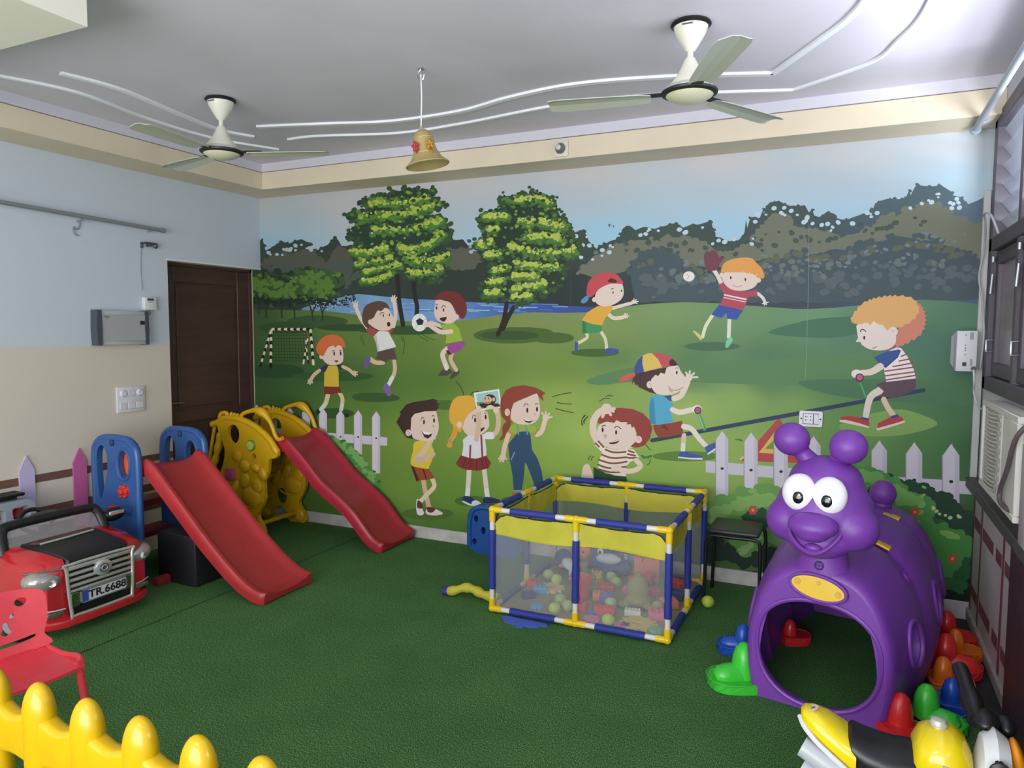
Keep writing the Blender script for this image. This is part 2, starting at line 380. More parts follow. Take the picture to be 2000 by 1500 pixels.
# ------------------------------------------------------------------ mural on the back wall (flat print: one sheet of coloured ink areas)
def W(px, py):
    """survey pixel -> (x, z) on the back wall"""
    d = to_world(Vector((px - 1000.0, py - 750.0, FPX))); t = BW / d.y
    return d.x * t, CAM_H + d.z * t
import numpy as np
MV, MF, MC = [], [], []          # vertices, faces, colour per face corner
LAYER = 0.00002                  # ink areas overprint one another: each lies 0.02 mm over what it covers
LV = np.zeros((140, 270), np.int32); MINL = [6]
rnd = random.Random(7)
MX0, MX1, MZ0, MZ1 = -4.66, RW - 0.0005, 0.088, SOF
def put(pts, lay, cols):
    s = len(MV)
    if lay >= 24:
        xs = [p[0] for p in pts]; zs = [p[1] for p in pts]
        i0, i1 = int((min(xs) + 4.7) / 0.02), int((max(xs) + 4.7) / 0.02) + 1; k0, k1 = int(min(zs) / 0.02), int(max(zs) / 0.02) + 1
        i0, k0 = max(i0, 0), max(k0, 0); w = LV[k0:k1, i0:i1]
        if w.size == 0: return
        lay = max(MINL[0], int(w.max()) + 1); LV[k0:k1, i0:i1] = lay
    elif lay > 5: lay = MINL[0] - 1
    for (x, z) in pts: MV.append((min(max(x, MX0), MX1), BW - 0.0006 - lay * LAYER, min(max(z, MZ0), MZ1)))
    MF.append(list(range(s, s + len(pts))))
    MC.append(cols if isinstance(cols, list) else [cols] * len(pts))
class Fig:
    def __init__(s, ox, oy, k, lay=40): s.ox, s.oy, s.k, s.lay = ox, oy, k, lay
    def T(s, p): return W(s.ox + p[0] / s.k, s.oy + p[1] / s.k)
    def P(s, txt): return [tuple(float(q) for q in t.split(',')) for t in txt.split()] if isinstance(txt, str) else list(txt)
    def p(s, col, pts, sm=True):
        pts = s.P(pts)
        if sm: pts = catmull(pts, 4)
        put([s.T(p) for p in pts], s.lay, lin(col)); s.lay += 1
    def e(s, col, cx, cy, rx, ry=None, n=20, rot=0):
        put([s.T(p) for p in ell(cx, cy, rx, ry or rx, n, rot)], s.lay, lin(col)); s.lay += 1
    def l(s, col, pts, w, sm=True, taper=1.0):
        pts = s.P(pts); P = catmull(pts, 5, False) if sm and len(pts) > 2 else pts
        c = lin(col); L_, R2 = [], []; n = len(P)
        for i, p in enumerate(P):
            a, b = P[max(i - 1, 0)], P[min(i + 1, n - 1)]; dx, dy = b[0] - a[0], b[1] - a[1]; m = math.hypot(dx, dy) or 1
            ww = w / 2 * (1 + (taper - 1) * i / max(1, n - 1))
            L_.append((p[0] - dy / m * ww, p[1] + dx / m * ww)); R2.append((p[0] + dy / m * ww, p[1] - dx / m * ww))
        for i in range(n - 1): put([s.T(q) for q in (L_[i], L_[i + 1], R2[i + 1], R2[i])], s.lay, c)
        if w > 10:
            for q, ww in ((P[0], w / 2), (P[-1], w / 2 * taper)): put([s.T(t) for t in ell(q[0], q[1], ww, ww, 12)], s.lay, c)
        s.lay += 1
    def hand(s, col, cx, cy, r, fingers):
        s.e(col, cx, cy, r, r); s.lay -= 1
        for x, y in fingers: s.l(col, [(cx, cy), (x, y)], r * 0.55, False); s.lay -= 1
        s.lay += 1
    def face(s, eyes, er, brows=(), nose=None, bw=5):
        for x, y in eyes: s.e('#2a1f1d', x, y, er[0], er[1], 12)
        for b in brows: s.l('#3a2724', b, bw)
        if nose: s.l('#8a6a5c', nose, bw * 0.7)
    def blobs(s, col, path, w, n, r0, r1, squash=0.8, sides=9):
        P = catmull(s.P(path), 6, False); c = lin(col)
        for i in range(n):
            q = P[rnd.randrange(len(P))]; x = q[0] + rnd.gauss(0, w * 0.35); y = q[1] + rnd.gauss(0, w * 0.3); r = rnd.uniform(r0, r1)
            put([s.T(t) for t in ell(x, y, r, r * squash, sides, rnd.uniform(-0.6, 0.6))], s.lay, c)
        s.lay += 1
# background grid: sky and grass with the print's own soft colour changes
G = Fig(0, 0, 1, 0)
def idw(cps):
    cps = [(x, y, lin(c)) for x, y, c in cps]
    def f(x, y):
        sw = 0; acc = [0, 0, 0]
        for cx, cy, c in cps:
            w = 1 / (((x - cx) / 1.6) ** 2 + (y - cy) ** 2 + 700) ** 1.7; sw += w
            for q in range(3): acc[q] += c[q] * w
        return tuple(a / sw for a in acc)
    return f
def grid(f, x0, x1, y0, y1, nx, ny, top=None):
    """grid in survey pixels; top(x) raises the upper edge"""
    for i in range(nx):
        for j in range(ny):
            q = []
            for a, b in ((i, j), (i + 1, j), (i + 1, j + 1), (i, j + 1)):
                x = x0 + (x1 - x0) * a / nx; t = top(x) if top else y0; q.append((x, t + (y1 - t) * b / ny))
            put([W(*p) for p in q], G.lay, [f(*p) for p in q])
    G.lay += 1
sky = idw([(500, 390, '#b7b5b4'), (520, 440, '#a9b8c0'), (520, 480, '#8fb4c8'), (700, 380, '#bab7b9'), (900, 360, '#c0bdc0'), (900, 430, '#abb9c5'), (950, 480, '#9bc0d6'), (1150, 340, '#c4c0c3'), (1150, 400, '#aebcc8'), (1180, 450, '#9cc3da'),
            (1400, 320, '#c4c1c5'), (1400, 380, '#b0bec9'), (1400, 440, '#9fc4da'), (1650, 300, '#bfbfc5'), (1650, 360, '#adbbc7'), (1650, 410, '#a3c0d4'), (1850, 280, '#b6bac2'), (1850, 350, '#a9bfcd')])
grid(sky, 430, 1960, 225, 640, 40, 24)
# far dark trees
forest = '506,478 512,468 520,490 535,482 550,470 565,476 585,468 610,474 620,490 640,478 655,462 668,480 700,478 760,470 860,470 875,462 890,470 905,468 915,480 935,478 960,450 1090,430 1105,428 1115,440 1122,455 1140,450 1150,470 1165,485 1190,470 1210,465 1217,448 1225,440 1240,448 1258,444 1278,446 1300,440 1318,435 1335,444 1352,437 1372,438 1388,432 1394,446 1398,462 1420,470 1440,470 1450,462 1460,445 1458,428 1475,422 1492,430 1492,408 1505,395 1522,392 1540,402 1558,402 1572,400 1585,406 1580,416 1600,424 1615,412 1628,418 1640,430 1660,428 1680,418 1700,412 1710,396 1730,388 1760,390 1778,382 1778,370 1795,360 1815,364 1838,362 1850,368 1862,380 1878,386 1890,398 1912,390 1930,380 1960,380 1960,640 430,640 430,478'
def jag(txt, amp, step):
    P = G.P(txt); out = []
    for a, b in zip(P, P[1:]):
        n = max(1, int(math.hypot(b[0] - a[0], b[1] - a[1]) / step)); 
        for i in range(n):
            t = i / n; out.append((a[0] + (b[0] - a[0]) * t + rnd.uniform(-amp, amp), a[1] + (b[1] - a[1]) * t + rnd.uniform(-amp, amp)))
    return out
dk = idw([(520, 500, '#37433d'), (600, 560, '#343f38'), (800, 540, '#323d36'), (900, 560, '#2e3833'), (1100, 580, '#2a3433'), (1150, 460, '#3c4a42'), (1300, 450, '#42504a'), (1350, 560, '#333b40'), (1500, 410, '#41514c'), (1550, 560, '#3b4450'), (1700, 560, '#454f60'), (1800, 390, '#4d5d63'), (1900, 420, '#5a6b7b'), (1900, 560, '#515f77')])  # bluish right end: print colour with window haze put in
def polygrad(pts, f, sm=False):
    put([W(*p) for p in pts], G.lay, [f(*p) for p in pts]); G.lay += 1
FP = jag(forest, 1.5, 8)
# fill as columns so that colour can vary inside
tops = sorted([p for p in FP if p[1] < 560 and 430 < p[0] < 1960], key=lambda p: p[0])
for a, b in zip(tops, tops[1:]):
    if b[0] - a[0] < 0.05: continue
    ys = [0, 0.25, 0.5, 0.75, 1.0]
    for u, v in zip(ys, ys[1:]):
        q = [(a[0], a[1] + (640 - a[1]) * u), (b[0], b[1] + (640 - b[1]) * u), (b[0], b[1] + (640 - b[1]) * v), (a[0], a[1] + (640 - a[1]) * v)]
        put([W(*p) for p in q], G.lay, [dk(*p) for p in q])
G.lay += 1
# olive mid layer
G.lay = 24
for a_ in tops[::1]:
    if rnd.random() < 0.75: put([W(*q) for q in ell(a_[0] + rnd.uniform(-3, 3), a_[1] + rnd.uniform(0, 5), rnd.uniform(2.5, 6), rnd.uniform(2, 4.5), 8, rnd.uniform(-1, 1))], 24, dk(a_[0], a_[1] + 4))
G.lay = 24
for col, txt in (('#6f7263', '1130,530 1160,500 1200,480 1240,470 1290,470 1330,465 1380,475 1400,490 1440,488 1470,470 1480,450 1510,430 1530,425 1560,445 1600,452 1640,465 1680,455 1720,430 1750,420 1790,405 1830,395 1860,420 1885,430 1920,445 1945,450 1945,520 1880,520 1800,500 1700,480 1620,490 1560,520 1500,505 1440,520 1330,520 1290,500 1250,500 1220,530 1170,545'),
                 ('#515448', '520,515 545,500 565,505 580,500 600,492 615,500 630,515 650,500 660,490 680,500 690,520 660,530 600,520 560,530'), ('#595b4e', '870,490 905,492 930,500 925,515 895,520 875,515'),
                 ('#46545a', '1230,530 1250,505 1280,490 1310,495 1340,520 1400,540 1450,545 1500,510 1560,495 1620,500 1680,480 1750,462 1830,470 1900,500 1945,520 1945,585 1700,590 1450,590 1240,590')):
    G.p(col, jag(txt + ' ' + txt.split()[0], 2.5, 14), True)
    G.blobs(col, ' '.join(txt.split()[:(26 if len(txt.split()) > 26 else 14)]), 9, 110, 3.5, 8.5)
G.blobs('#5d6254', '1250,520 1300,505 1380,530 1460,530 1530,500 1600,505 1700,490 1800,480 1880,500', 16, 70, 4, 9); G.blobs('#46524c', '1220,480 1300,480 1350,478 1420,490 1480,470 1530,460 1620,470 1720,440 1800,430', 22, 60, 3, 7)
G.blobs('#566266', '1260,560 1350,545 1450,560 1550,540 1650,545 1750,530 1850,540 1910,540', 40, 130, 4, 11, 0.7); G.blobs('#66726f', '1300,530 1400,545 1520,525 1620,520 1720,505 1850,510', 26, 80, 3, 8, 0.7); G.blobs('#6f7d84', '1350,510 1450,515 1550,500 1600,515 1700,500 1800,480 1880,470', 30, 50, 2, 6, 0.6)
G.blobs('#b9cbd6', '1120,455 1150,470 1140,500 1170,490 1240,460 1300,452 1350,450 1400,470 1455,470 1490,420 1550,420 1600,440 1650,440 1790,395 1830,390 1870,400', 22, 70, 2.5, 6)
G.blobs('#a9b6bd', '515,490 540,495 565,490 580,480 615,480 630,490 900,480 920,490', 10, 34, 2, 5)
G.blobs('#4a564e', '540,540 600,545 650,530 690,545', 30, 40, 5, 12)
# river
G.lay = 10; MINL[0] = 50
riv = idw([(560, 590, '#6a86ab'), (700, 590, '#6d93b8'), (760, 595, '#8db4d2'), (800, 585, '#3f63a8'), (850, 600, '#7fa5c9'), (920, 600, '#5379b5'), (1000, 595, '#3d58a5'), (1100, 600, '#3a52a0'), (1160, 602, '#3a4b90')])
rt = [(590, 602), (620, 592), (660, 582), (700, 574), (740, 578), (800, 584), (860, 586), (920, 590), (1000, 593), (1080, 596), (1160, 600)]
rb = [(590, 606), (620, 608), (660, 612), (700, 616), (740, 624), (800, 628), (860, 632), (920, 628), (1000, 618), (1080, 616), (1160, 616)]
for i in range(len(rt) - 1):
    for j in range(3):
        f_ = lambda k, t: (rt[k][0], rt[k][1] + (rb[k][1] - rt[k][1]) * t)
        q = [f_(i, j / 3), f_(i + 1, j / 3), f_(i + 1, (j + 1) / 3), f_(i, (j + 1) / 3)]
        put([W(*p) for p in q], G.lay, [riv(*p) for p in q])
G.lay += 1
G.lay = 24; MINL[0] = 51
for k in range(40):
    x = rnd.uniform(690, 1100); t = rnd.uniform(0.15, 0.9); y = 588 + t * 26; w = rnd.uniform(8, 30)
    G.l(rnd.choice(['#9cc0da', '#5f86c0', '#3b559f', '#7aa3cc']), [(x - w, y), (x + w, y + 1)], rnd.uniform(0.8, 2), False); G.lay -= 1
G.lay += 1
# grass
hill = [(430, 600), (490, 604), (560, 606), (620, 606), (680, 612), (740, 622), (800, 628), (860, 630), (920, 624), (980, 614), (1040, 610), (1100, 611), (1150, 610), (1200, 602), (1260, 594), (1330, 590), (1400, 592), (1480, 598), (1560, 604), (1620, 602), (1680, 596), (1740, 588), (1800, 585), (1860, 588), (1960, 600)]
def hilltop(x):
    for a, b in zip(hill, hill[1:]):
        if x <= b[0]: return a[1] + (b[1] - a[1]) * (x - a[0]) / (b[0] - a[0])
    return hill[-1][1]
grass = idw([(500, 620, '#3c5233'), (600, 625, '#55703a'), (680, 620, '#62793e'), (560, 660, '#3f5a33'), (700, 660, '#5c7838'), (510, 720, '#2f4f30'), (600, 720, '#39582f'), (700, 740, '#3f6130'), (800, 690, '#5f7c35'), (900, 650, '#74893f'), (850, 740, '#55732f'), (560, 800, '#3a5a2c'), (700, 800, '#5a7a33'),
             (950, 700, '#6b8638'), (1000, 650, '#7a8c49'), (1050, 620, '#7f8d55'), (1100, 720, '#6f8b3a'), (1200, 640, '#7f9455'), (1300, 610, '#7e9864'), (1300, 660, '#6f8d55'), (1450, 620, '#6f9168'), (1600, 620, '#6d9270'), (1750, 610, '#628766'), (1900, 615, '#567a63'),
             (1200, 700, '#5c7f49'), (1350, 700, '#557a56'), (1350, 740, '#567c57'), (1500, 700, '#4f7658'), (1650, 650, '#527a60'), (1800, 660, '#4a6f5f'), (1900, 700, '#44685a'), (1500, 750, '#4d7450'), (1600, 740, '#517a55'),
             (950, 820, '#7f9c42'), (800, 850, '#728f3a'), (1100, 780, '#90a850'), (1150, 850, '#9ab457'), (1100, 900, '#86a646'), (1250, 760, '#8ba653'), (1350, 790, '#9fb864'), (1450, 780, '#8fad5d'), (1550, 790, '#7ea05a'), (1650, 780, '#5f8a50'), (1750, 770, '#4f7b50'), (1880, 780, '#45704f'),
             (1450, 880, '#8fab55'), (1350, 900, '#8cab52'), (1700, 840, '#6b954f'), (1800, 860, '#4f7d47'), (1900, 880, '#3c6440'), (1250, 930, '#86a84b'), (800, 960, '#6a8d38'), (900, 980, '#678c37'), (1000, 960, '#759a3d'), (850, 1025, '#4c7030'), (950, 1040, '#446a2e'), (700, 1000, '#4d7030'), (1100, 1060, '#3f6a30'), (1400, 1080, '#41602f'), (1700, 1100, '#2f5a33'), (1900, 1050, '#2c5034'), (1900, 1150, '#25412c')])
G.lay = 10; MINL[0] = 60
grid(grass, 430, 1960, 600, 1215, 60, 34, hilltop)
G.lay = 24
# broad soft bands and shadows on the grass
for col, txt in (('#5b8156', '1150,740 1250,715 1400,705 1600,700 1700,690 1700,730 1560,752 1400,748 1250,745 1170,752'), ('#477058', '1500,650 1580,625 1660,618 1700,612 1700,640 1660,655 1600,660'),
                 ('#4b7453', '1560,745 1700,740 1880,745 1925,750 1925,790 1750,785 1620,770'), ('#7fa45c', '1640,830 1740,800 1800,810 1830,830 1760,850 1680,850')):
    G.p(col, txt); G.lay -= 1
G.lay += 1
for col, cx, cy, rx, ry in (('#3b5330', 620, 628, 60, 12), ('#2f4a2c', 690, 640, 70, 7), ('#35502e', 560, 640, 55, 12), ('#33512c', 790, 645, 90, 9), ('#4a6330', 1000, 655, 75, 16), ('#4a6330', 1080, 660, 42, 11), ('#4a6330', 1020, 648, 60, 9), ('#3a5229', 995, 655, 58, 9), ('#2c492b', 540, 725, 55, 14), ('#35542d', 650, 735, 80, 10)):
    G.e(col, cx, cy, rx, ry); G.lay -= 1
G.lay = 30
# speckled small trees on the left
for col, w, n, r0, r1 in (('#26372b', 40, 260, 4, 9), ('#3c5630', 38, 220, 3, 8), ('#587836', 30, 150, 3, 7)):
    G.blobs(col, '495,545 530,560 560,560 590,550 620,545 640,560 620,570 560,575 505,565', w, n, r0, r1)
G.blobs('#22302a', '500,585 540,590 580,588 620,590 640,596', 12, 160, 2, 4); G.blobs('#22302a', '615,592 650,592 675,590 690,582', 12, 120, 1.4, 3); G.blobs('#8fa8c8', '610,598 650,596 690,584', 14, 110, 0.8, 1.8)
for x, y in ((505, 590), (520, 600), (550, 600), (575, 600), (610, 605), (630, 605)):
    G.l('#2e3a2b', [(x - 6, y - 14), (x, y + 6), (x + 1, y + 22)], 3); G.l('#2e3a2b', [(x + 9, y - 12), (x, y + 6)], 2.4); G.lay -= 2
G.lay += 2
# two big trees
def bands(F, dark, mid, light, outline, bl, trunk):
    F.p(dark, jag(outline + ' ' + outline.split()[0], 6, 26), True)
    F.blobs(dark, outline + ' ' + outline.split()[0], 16, 240, 10, 24); F.blobs('#37502f', outline, 60, 160, 12, 24)
    dn = lambda t, d: ' '.join('%f,%f' % (float(a), float(b) + d) for a, b in (q.split(',') for q in t.split()))
    for t, w in bl:
        F.blobs('#42652f', dn(t, w * 0.35), w * 1.1, int(w * 1.5), 13, 24); F.blobs(mid, dn(t, w * 0.12), w * 0.9, int(w * 1.7), 12, 22)
    for t, w in bl: F.blobs(light, dn(t, -w * 0.10), w * 0.62, int(w * 1.0), 9, 20)
    OL = F.P(outline)
    def inside(x, y):
        c = False
        for (x1, y1), (x2, y2) in zip(OL, OL[1:] + OL[:1]):
            if (y1 > y) != (y2 > y) and x < (x2 - x1) * (y - y1) / (y2 - y1) + x1: c = not c
        return c
    xs = [p[0] for p in OL]; ys = [p[1] for p in OL]
    for col, n in ((mid, 150), ('#2f4531', 110), ('#7f9a3e', 70)):
        for k in range(n):
            x, y = rnd.uniform(min(xs), max(xs)), rnd.uniform(min(ys), max(ys))
            if inside(x, y): r = rnd.uniform(8, 19); put([F.T(q) for q in ell(x, y, r, r * 0.75, 9, rnd.uniform(-0.6, 0.6))], F.lay, lin(col))
    for t, w in bl: F.blobs('#c3cf7c', dn(t, -w * 0.1), w * 1.0, int(w * 0.16), 4, 8, 1.0)
    for t, w in trunk: F.l('#2b2320', t, w); 
T1 = Fig(450, 350, 4, 40)
for t in ('1300,720 1310,820 1320,960 1350,1140', '1430,760 1440,900 1460,1000 1450,1100'): T1.l('#2a2624', t, 34)
bands(T1, '#2a3d30', '#557a36', '#a3b548', '1010,180 1120,130 1250,115 1370,80 1480,95 1590,85 1580,150 1690,190 1640,230 1560,240 1540,300 1650,290 1720,400 1690,490 1690,620 1650,760 1560,800 1400,770 1330,690 1230,780 1060,810 1020,790 1060,720 990,660 960,560 1000,500 920,450 990,360 920,290 1060,240 1060,190',
      [('1100,180 1250,190 1400,180 1540,140', 46), ('1000,290 1150,290 1300,270 1450,240 1570,210', 60), ('1120,400 1250,390 1400,390 1560,350 1640,320', 52), ('960,560 1080,570 1200,540 1220,530', 50), ('1330,540 1450,540 1560,500 1650,430', 50), ('990,660 1120,640 1250,610', 34), ('1370,600 1480,630 1580,640 1680,600', 60), ('1060,720 1200,690 1320,670', 34), ('1400,730 1500,730 1640,700', 44), ('1040,790 1150,780 1250,740', 34)], [])
T2 = Fig(850, 350, 4, 40)
for t in ('560,900 555,1000 530,1120 490,1215', '615,1000 570,1080 530,1170'): T2.l('#2c231f', t, 34)
bands(T2, '#27392d', '#56793a', '#aebd50', '520,190 530,135 640,130 780,105 880,150 930,190 945,260 960,300 1030,320 1060,420 1100,540 1090,570 1000,640 1000,780 900,880 800,900 700,980 600,960 540,930 430,940 380,880 400,780 440,700 390,640 350,560 320,510 380,440 350,310 420,260 520,240',
      [('560,150 680,160 800,150 900,190', 50), ('390,290 460,285 560,290', 50), ('690,330 800,330 900,350 1000,370', 60), ('420,390 480,385', 36), ('720,450 820,450 930,450 990,470', 56), ('350,510 430,490', 44), ('580,520 650,540 760,570 870,570 1000,570 1080,555', 56), ('410,590 500,580', 40), ('640,660 740,670 850,680 960,685', 46), ('460,710 550,690', 36), ('620,760 700,750 790,760', 44), ('420,800 530,790', 34), ('600,860 720,840 860,815', 44), ('410,890 490,880', 38), ('610,920 740,910', 34)], [])
T2.lay = 70
T2.blobs('#5b6a72', '1350,355 1400,370', 16, 9, 3, 8)
G.l('#7f8d86', [(1580, 440), (1578, 600), (1573, 740)], 0.9); G.l('#4a584f', [(1117, 470), (1115, 600)], 0.9)
# football goal
F = Fig(450, 350, 4, 40)
for i in range(13): F.l('#26301f', [(335 + i * 21, 1185), (332 + i * 23, 1430)], 3, False); F.lay -= 1
for i in range(10): F.l('#26301f', [(325, 1195 + i * 25), (620, 1195 + i * 25)], 3, False); F.lay -= 1
F.lay += 1
def striped(a, b, w, n):
    for i in range(n):
        t, u = i / n, (i + 1) / n
        F.l(('#d8cdb0', '#23201a')[i % 2], [(a[0] + (b[0] - a[0]) * t, a[1] + (b[1] - a[1]) * t), (a[0] + (b[0] - a[0]) * u, a[1] + (b[1] - a[1]) * u)], w, False)
striped((330, 1172), (625, 1172), 20, 12); striped((628, 1180), (650, 1445), 20, 9); striped((320, 1185), (316, 1470), 20, 10); striped((315, 1190), (236, 1460), 16, 10); striped((605, 1250), (572, 1440), 14, 7); striped((590, 1260), (610, 1440), 10, 6)
SK, SK2, DKR = '#dcc4b6', '#cdb394', '#4a2320'
# boy with orange hair by the goal
F = Fig(480, 600, 4.4378, 60)
F.e('#34502a', 760, 920, 180, 45)
F.p('#2a2624', '612,892 650,878 645,930 618,925'); F.p('#2a2624', '850,925 890,918 888,952 855,950')
F.l('#cfc08f', '715,750 695,830 655,885', 38); F.l('#cfc08f', '815,740 840,800 828,890', 34); F.l('#c9d0c0', '690,840 655,888', 34, False); F.l('#c9d0c0', '836,845 828,888', 32, False)
F.p('#7a2f2a', '680,685 810,680 835,745 770,742 755,755 678,752', False)
F.p('#c9ae38', '700,508 795,505 806,560 808,690 680,686 682,570', False); F.p('#2d3346', '632,535 700,498 716,512 690,562 650,562', False); F.p('#2d3346', '788,505 835,494 838,546 806,536', False)
F.l(SK2, '640,548 595,585 568,625', 30); F.hand(SK2, 560, 640, 22, [(540, 660), (560, 668), (580, 655)]); F.l(SK2, '842,515 895,540 925,568', 28); F.hand(SK2, 942, 572, 22, [(970, 560), (968, 585), (950, 598)])
F.e(SK, 655, 428, 16, 21); F.p(SK, '690,395 720,342 790,325 832,340 846,400 842,470 800,496 740,502 690,478 662,430')
F.p('#cb6a3a', '612,345 640,290 690,250 760,238 830,262 862,318 862,350 830,338 800,330 775,352 765,335 722,345 700,375 690,392 672,425 640,412 618,385')
F.face([(768, 402), (824, 400)], (7, 19), ['750,392 758,376 775,378', '812,380 822,370 830,380']); F.p('#7a3a34', '768,464 802,460 792,480')
# boy with raised arms
F = Fig(450, 350, 4, 60)
S7 = lambda t: ' '.join('%f,%f' % ((480 + float(a) / 4.4378 - 450) * 4, (600 + float(b) / 4.4378 - 350) * 4) for a, b in (q.split(',') for q in t.split()))
F.p('#3a5629', S7('920,778 980,745 1130,740 1280,755 1338,790 1280,812 1130,822 980,810'))
F.l(SK2, S7('1190,480 1130,480 1078,448'), 34); F.p('#6a558c', S7('1072,424 1035,448 1026,510 1048,534 1066,500 1084,450')); F.l(SK2, S7('1288,465 1292,560 1245,665'), 30); F.l('#d8d6cc', S7('1270,610 1240,670'), 30, False); F.p('#76609a', S7('1212,655 1248,690 1262,755 1235,770 1210,735 1192,700'))
F.p('#55453f', '1155,1345 1282,1322 1302,1410 1235,1408 1220,1432 1140,1402', False)
F.l(SK, '1075,1165 1020,1090 988,1015', 28); F.hand(SK, 980, 990, 20, [(958, 965), (975, 955), (995, 960)]); F.l(SK, '1275,1150 1292,1060 1282,970', 28); F.hand(SK, 1276, 945, 20, [(1255, 925), (1268, 912), (1285, 910), (1300, 925)])
F.p('#9f4743', '1058,1180 1085,1148 1155,1190 1110,1232', False); F.p('#9f4743', '1222,1190 1262,1160 1272,1180 1248,1218', False)
F.p('#d9d6d4', '1118,1232 1160,1185 1235,1190 1272,1260 1296,1310 1210,1332 1150,1350 1138,1280', False); F.p('#b9b2b0', '1118,1232 1140,1215 1165,1345 1150,1350 1138,1280', False)
F.p(SK, '1105,1085 1150,1020 1220,1000 1258,1050 1282,1100 1272,1150 1232,1182 1170,1182 1110,1152 1080,1118'); F.p('#5c443a', '1030,1070 1048,1000 1100,965 1160,952 1220,968 1244,1015 1210,1005 1180,1030 1150,1028 1122,1080 1105,1092 1100,1135 1075,1165 1038,1125'); F.e(SK, 1094, 1116, 17, 21)
F.e('#3a1d1b', 1238, 1133, 13, 19); F.face([(1196, 1066), (1243, 1060)], (5, 11), ['1168,1060 1182,1042 1205,1048'])
for t in ('1030,1210 1035,1260 1048,1305', '1018,1220 1022,1260', '1350,1225 1362,1290 1350,1370', '1340,1225 1348,1270'): F.l('#2f3f22', t, 4)
# boy catching the ball
F = Fig(450, 350, 4, 60)
F.p('#4c4542', S7('1668,592 1712,540 1762,532 1788,562 1740,592')); F.p('#4c4542', S7('1768,618 1798,560 1842,540 1852,570 1802,612'))
F.l(SK2, '1735,1355 1722,1410 1765,1490', 32); F.l(SK, '1702,1320 1658,1370 1692,1470', 38); F.l('#d8d6cc', S7('1730,500 1740,535'), 26, False)
F.p('#5a2220', '1690,1335 1740,1350 1720,1372 1695,1362'); F.p('#934c90', '1690,1290 1822,1262 1838,1290 1785,1348 1725,1365 1700,1330', False)
F.l(SK, '1650,1150 1600,1130 1565,1120', 26); F.p('#92b03a', '1640,1140 1740,1122 1785,1160 1815,1262 1682,1285 1688,1225', False)
F.l(SK, '1725,1190 1640,1192 1560,1140', 36); F.e('#e1dfe0', 1478, 1120, 60, 70); F.p('#2c2a30', '1450,1105 1480,1085 1512,1105 1502,1138 1465,1140', False); F.l('#a9a7ac', '1480,1085 1482,1052', 4); F.l('#a9a7ac', '1512,1105 1535,1085', 4); F.l('#a9a7ac', '1465,1140 1445,1170', 4); F.hand(SK, 1545, 1135, 22, [(1515, 1120), (1512, 1140), (1520, 1160)])
F.p(SK, '1612,940 1680,950 1725,975 1758,1040 1772,1080 1742,1120 1680,1128 1620,1102 1594,1050 1600,980'); F.p('#702f2c', '1600,925 1640,888 1700,874 1780,888 1832,940 1848,1000 1842,1060 1812,1092 1775,1060 1752,1015 1718,962 1670,950 1660,938 1604,944'); F.e(SK, 1771, 1076, 16, 21)
F.face([(1666, 1022), (1612, 1006)], (6, 14), ['1650,1010 1665,985 1685,1000', '1604,985 1614,975 1622,985']); F.p(DKR, '1634,1088 1692,1078 1668,1114')
for t in ('1470,1190 1530,1230 1600,1256', '1460,1205 1500,1240 1550,1265'): F.l('#2f3f22', t, 4)
# boy in red cap
F = Fig(850, 350, 4, 60)
F.e('#44602f', 1250, 1356, 190, 32)
F.l('#d8cfb0', '1185,1205 1185,1240 1118,1280', 24); F.l('#d8cfb0', '1295,1190 1330,1250 1340,1325', 24); F.p('#3f4f9a', '1092,1268 1118,1275 1112,1345 1090,1352', False); F.p('#3f4f9a', '1338,1322 1420,1325 1434,1345 1400,1362 1334,1360')
F.p('#3f9058', '1150,1105 1300,1140 1306,1182 1290,1195 1245,1202 1150,1206', False); F.p('#2f7a48', '1150,1105 1172,1110 1182,1200 1150,1206', False)
F.l('#e0d0c4', '1385,1008 1480,982 1530,970', 26); F.hand('#e0d0c4', 1548, 960, 16, [(1555, 932), (1575, 940), (1588, 955), (1580, 972)]); F.l('#e0cdb8', '1352,1052 1395,1085 1465,1080', 30); F.hand('#e0cdb8', 1482, 1072, 16, [(1485, 1045), (1505, 1050), (1518, 1068), (1505, 1085)])
F.p('#dfa63f', '1268,992 1392,988 1378,1030 1332,1080 1302,1142 1230,1132 1145,1102 1190,1040', False)
F.p('#3f2a2a', '1212,912 1262,878 1258,958 1225,955'); F.p('#e0ccc0', '1258,885 1300,842 1370,815 1452,812 1472,860 1466,920 1420,966 1350,992 1290,988 1250,952'); F.p('#c24b56', '1184,870 1200,800 1260,745 1340,728 1412,740 1452,780 1468,816 1370,818 1290,852 1252,892 1215,922 1186,905'); F.p('#5a2226', '1348,802 1372,775 1410,785 1416,808'); F.p('#5b8fb8', '1200,908 1165,922 1138,956 1160,970 1192,950'); F.e('#e0ccc0', 1243, 941, 16, 19)
F.face([(1390, 886), (1456, 872)], (5, 9), ['1375,862 1385,852 1395,858'])
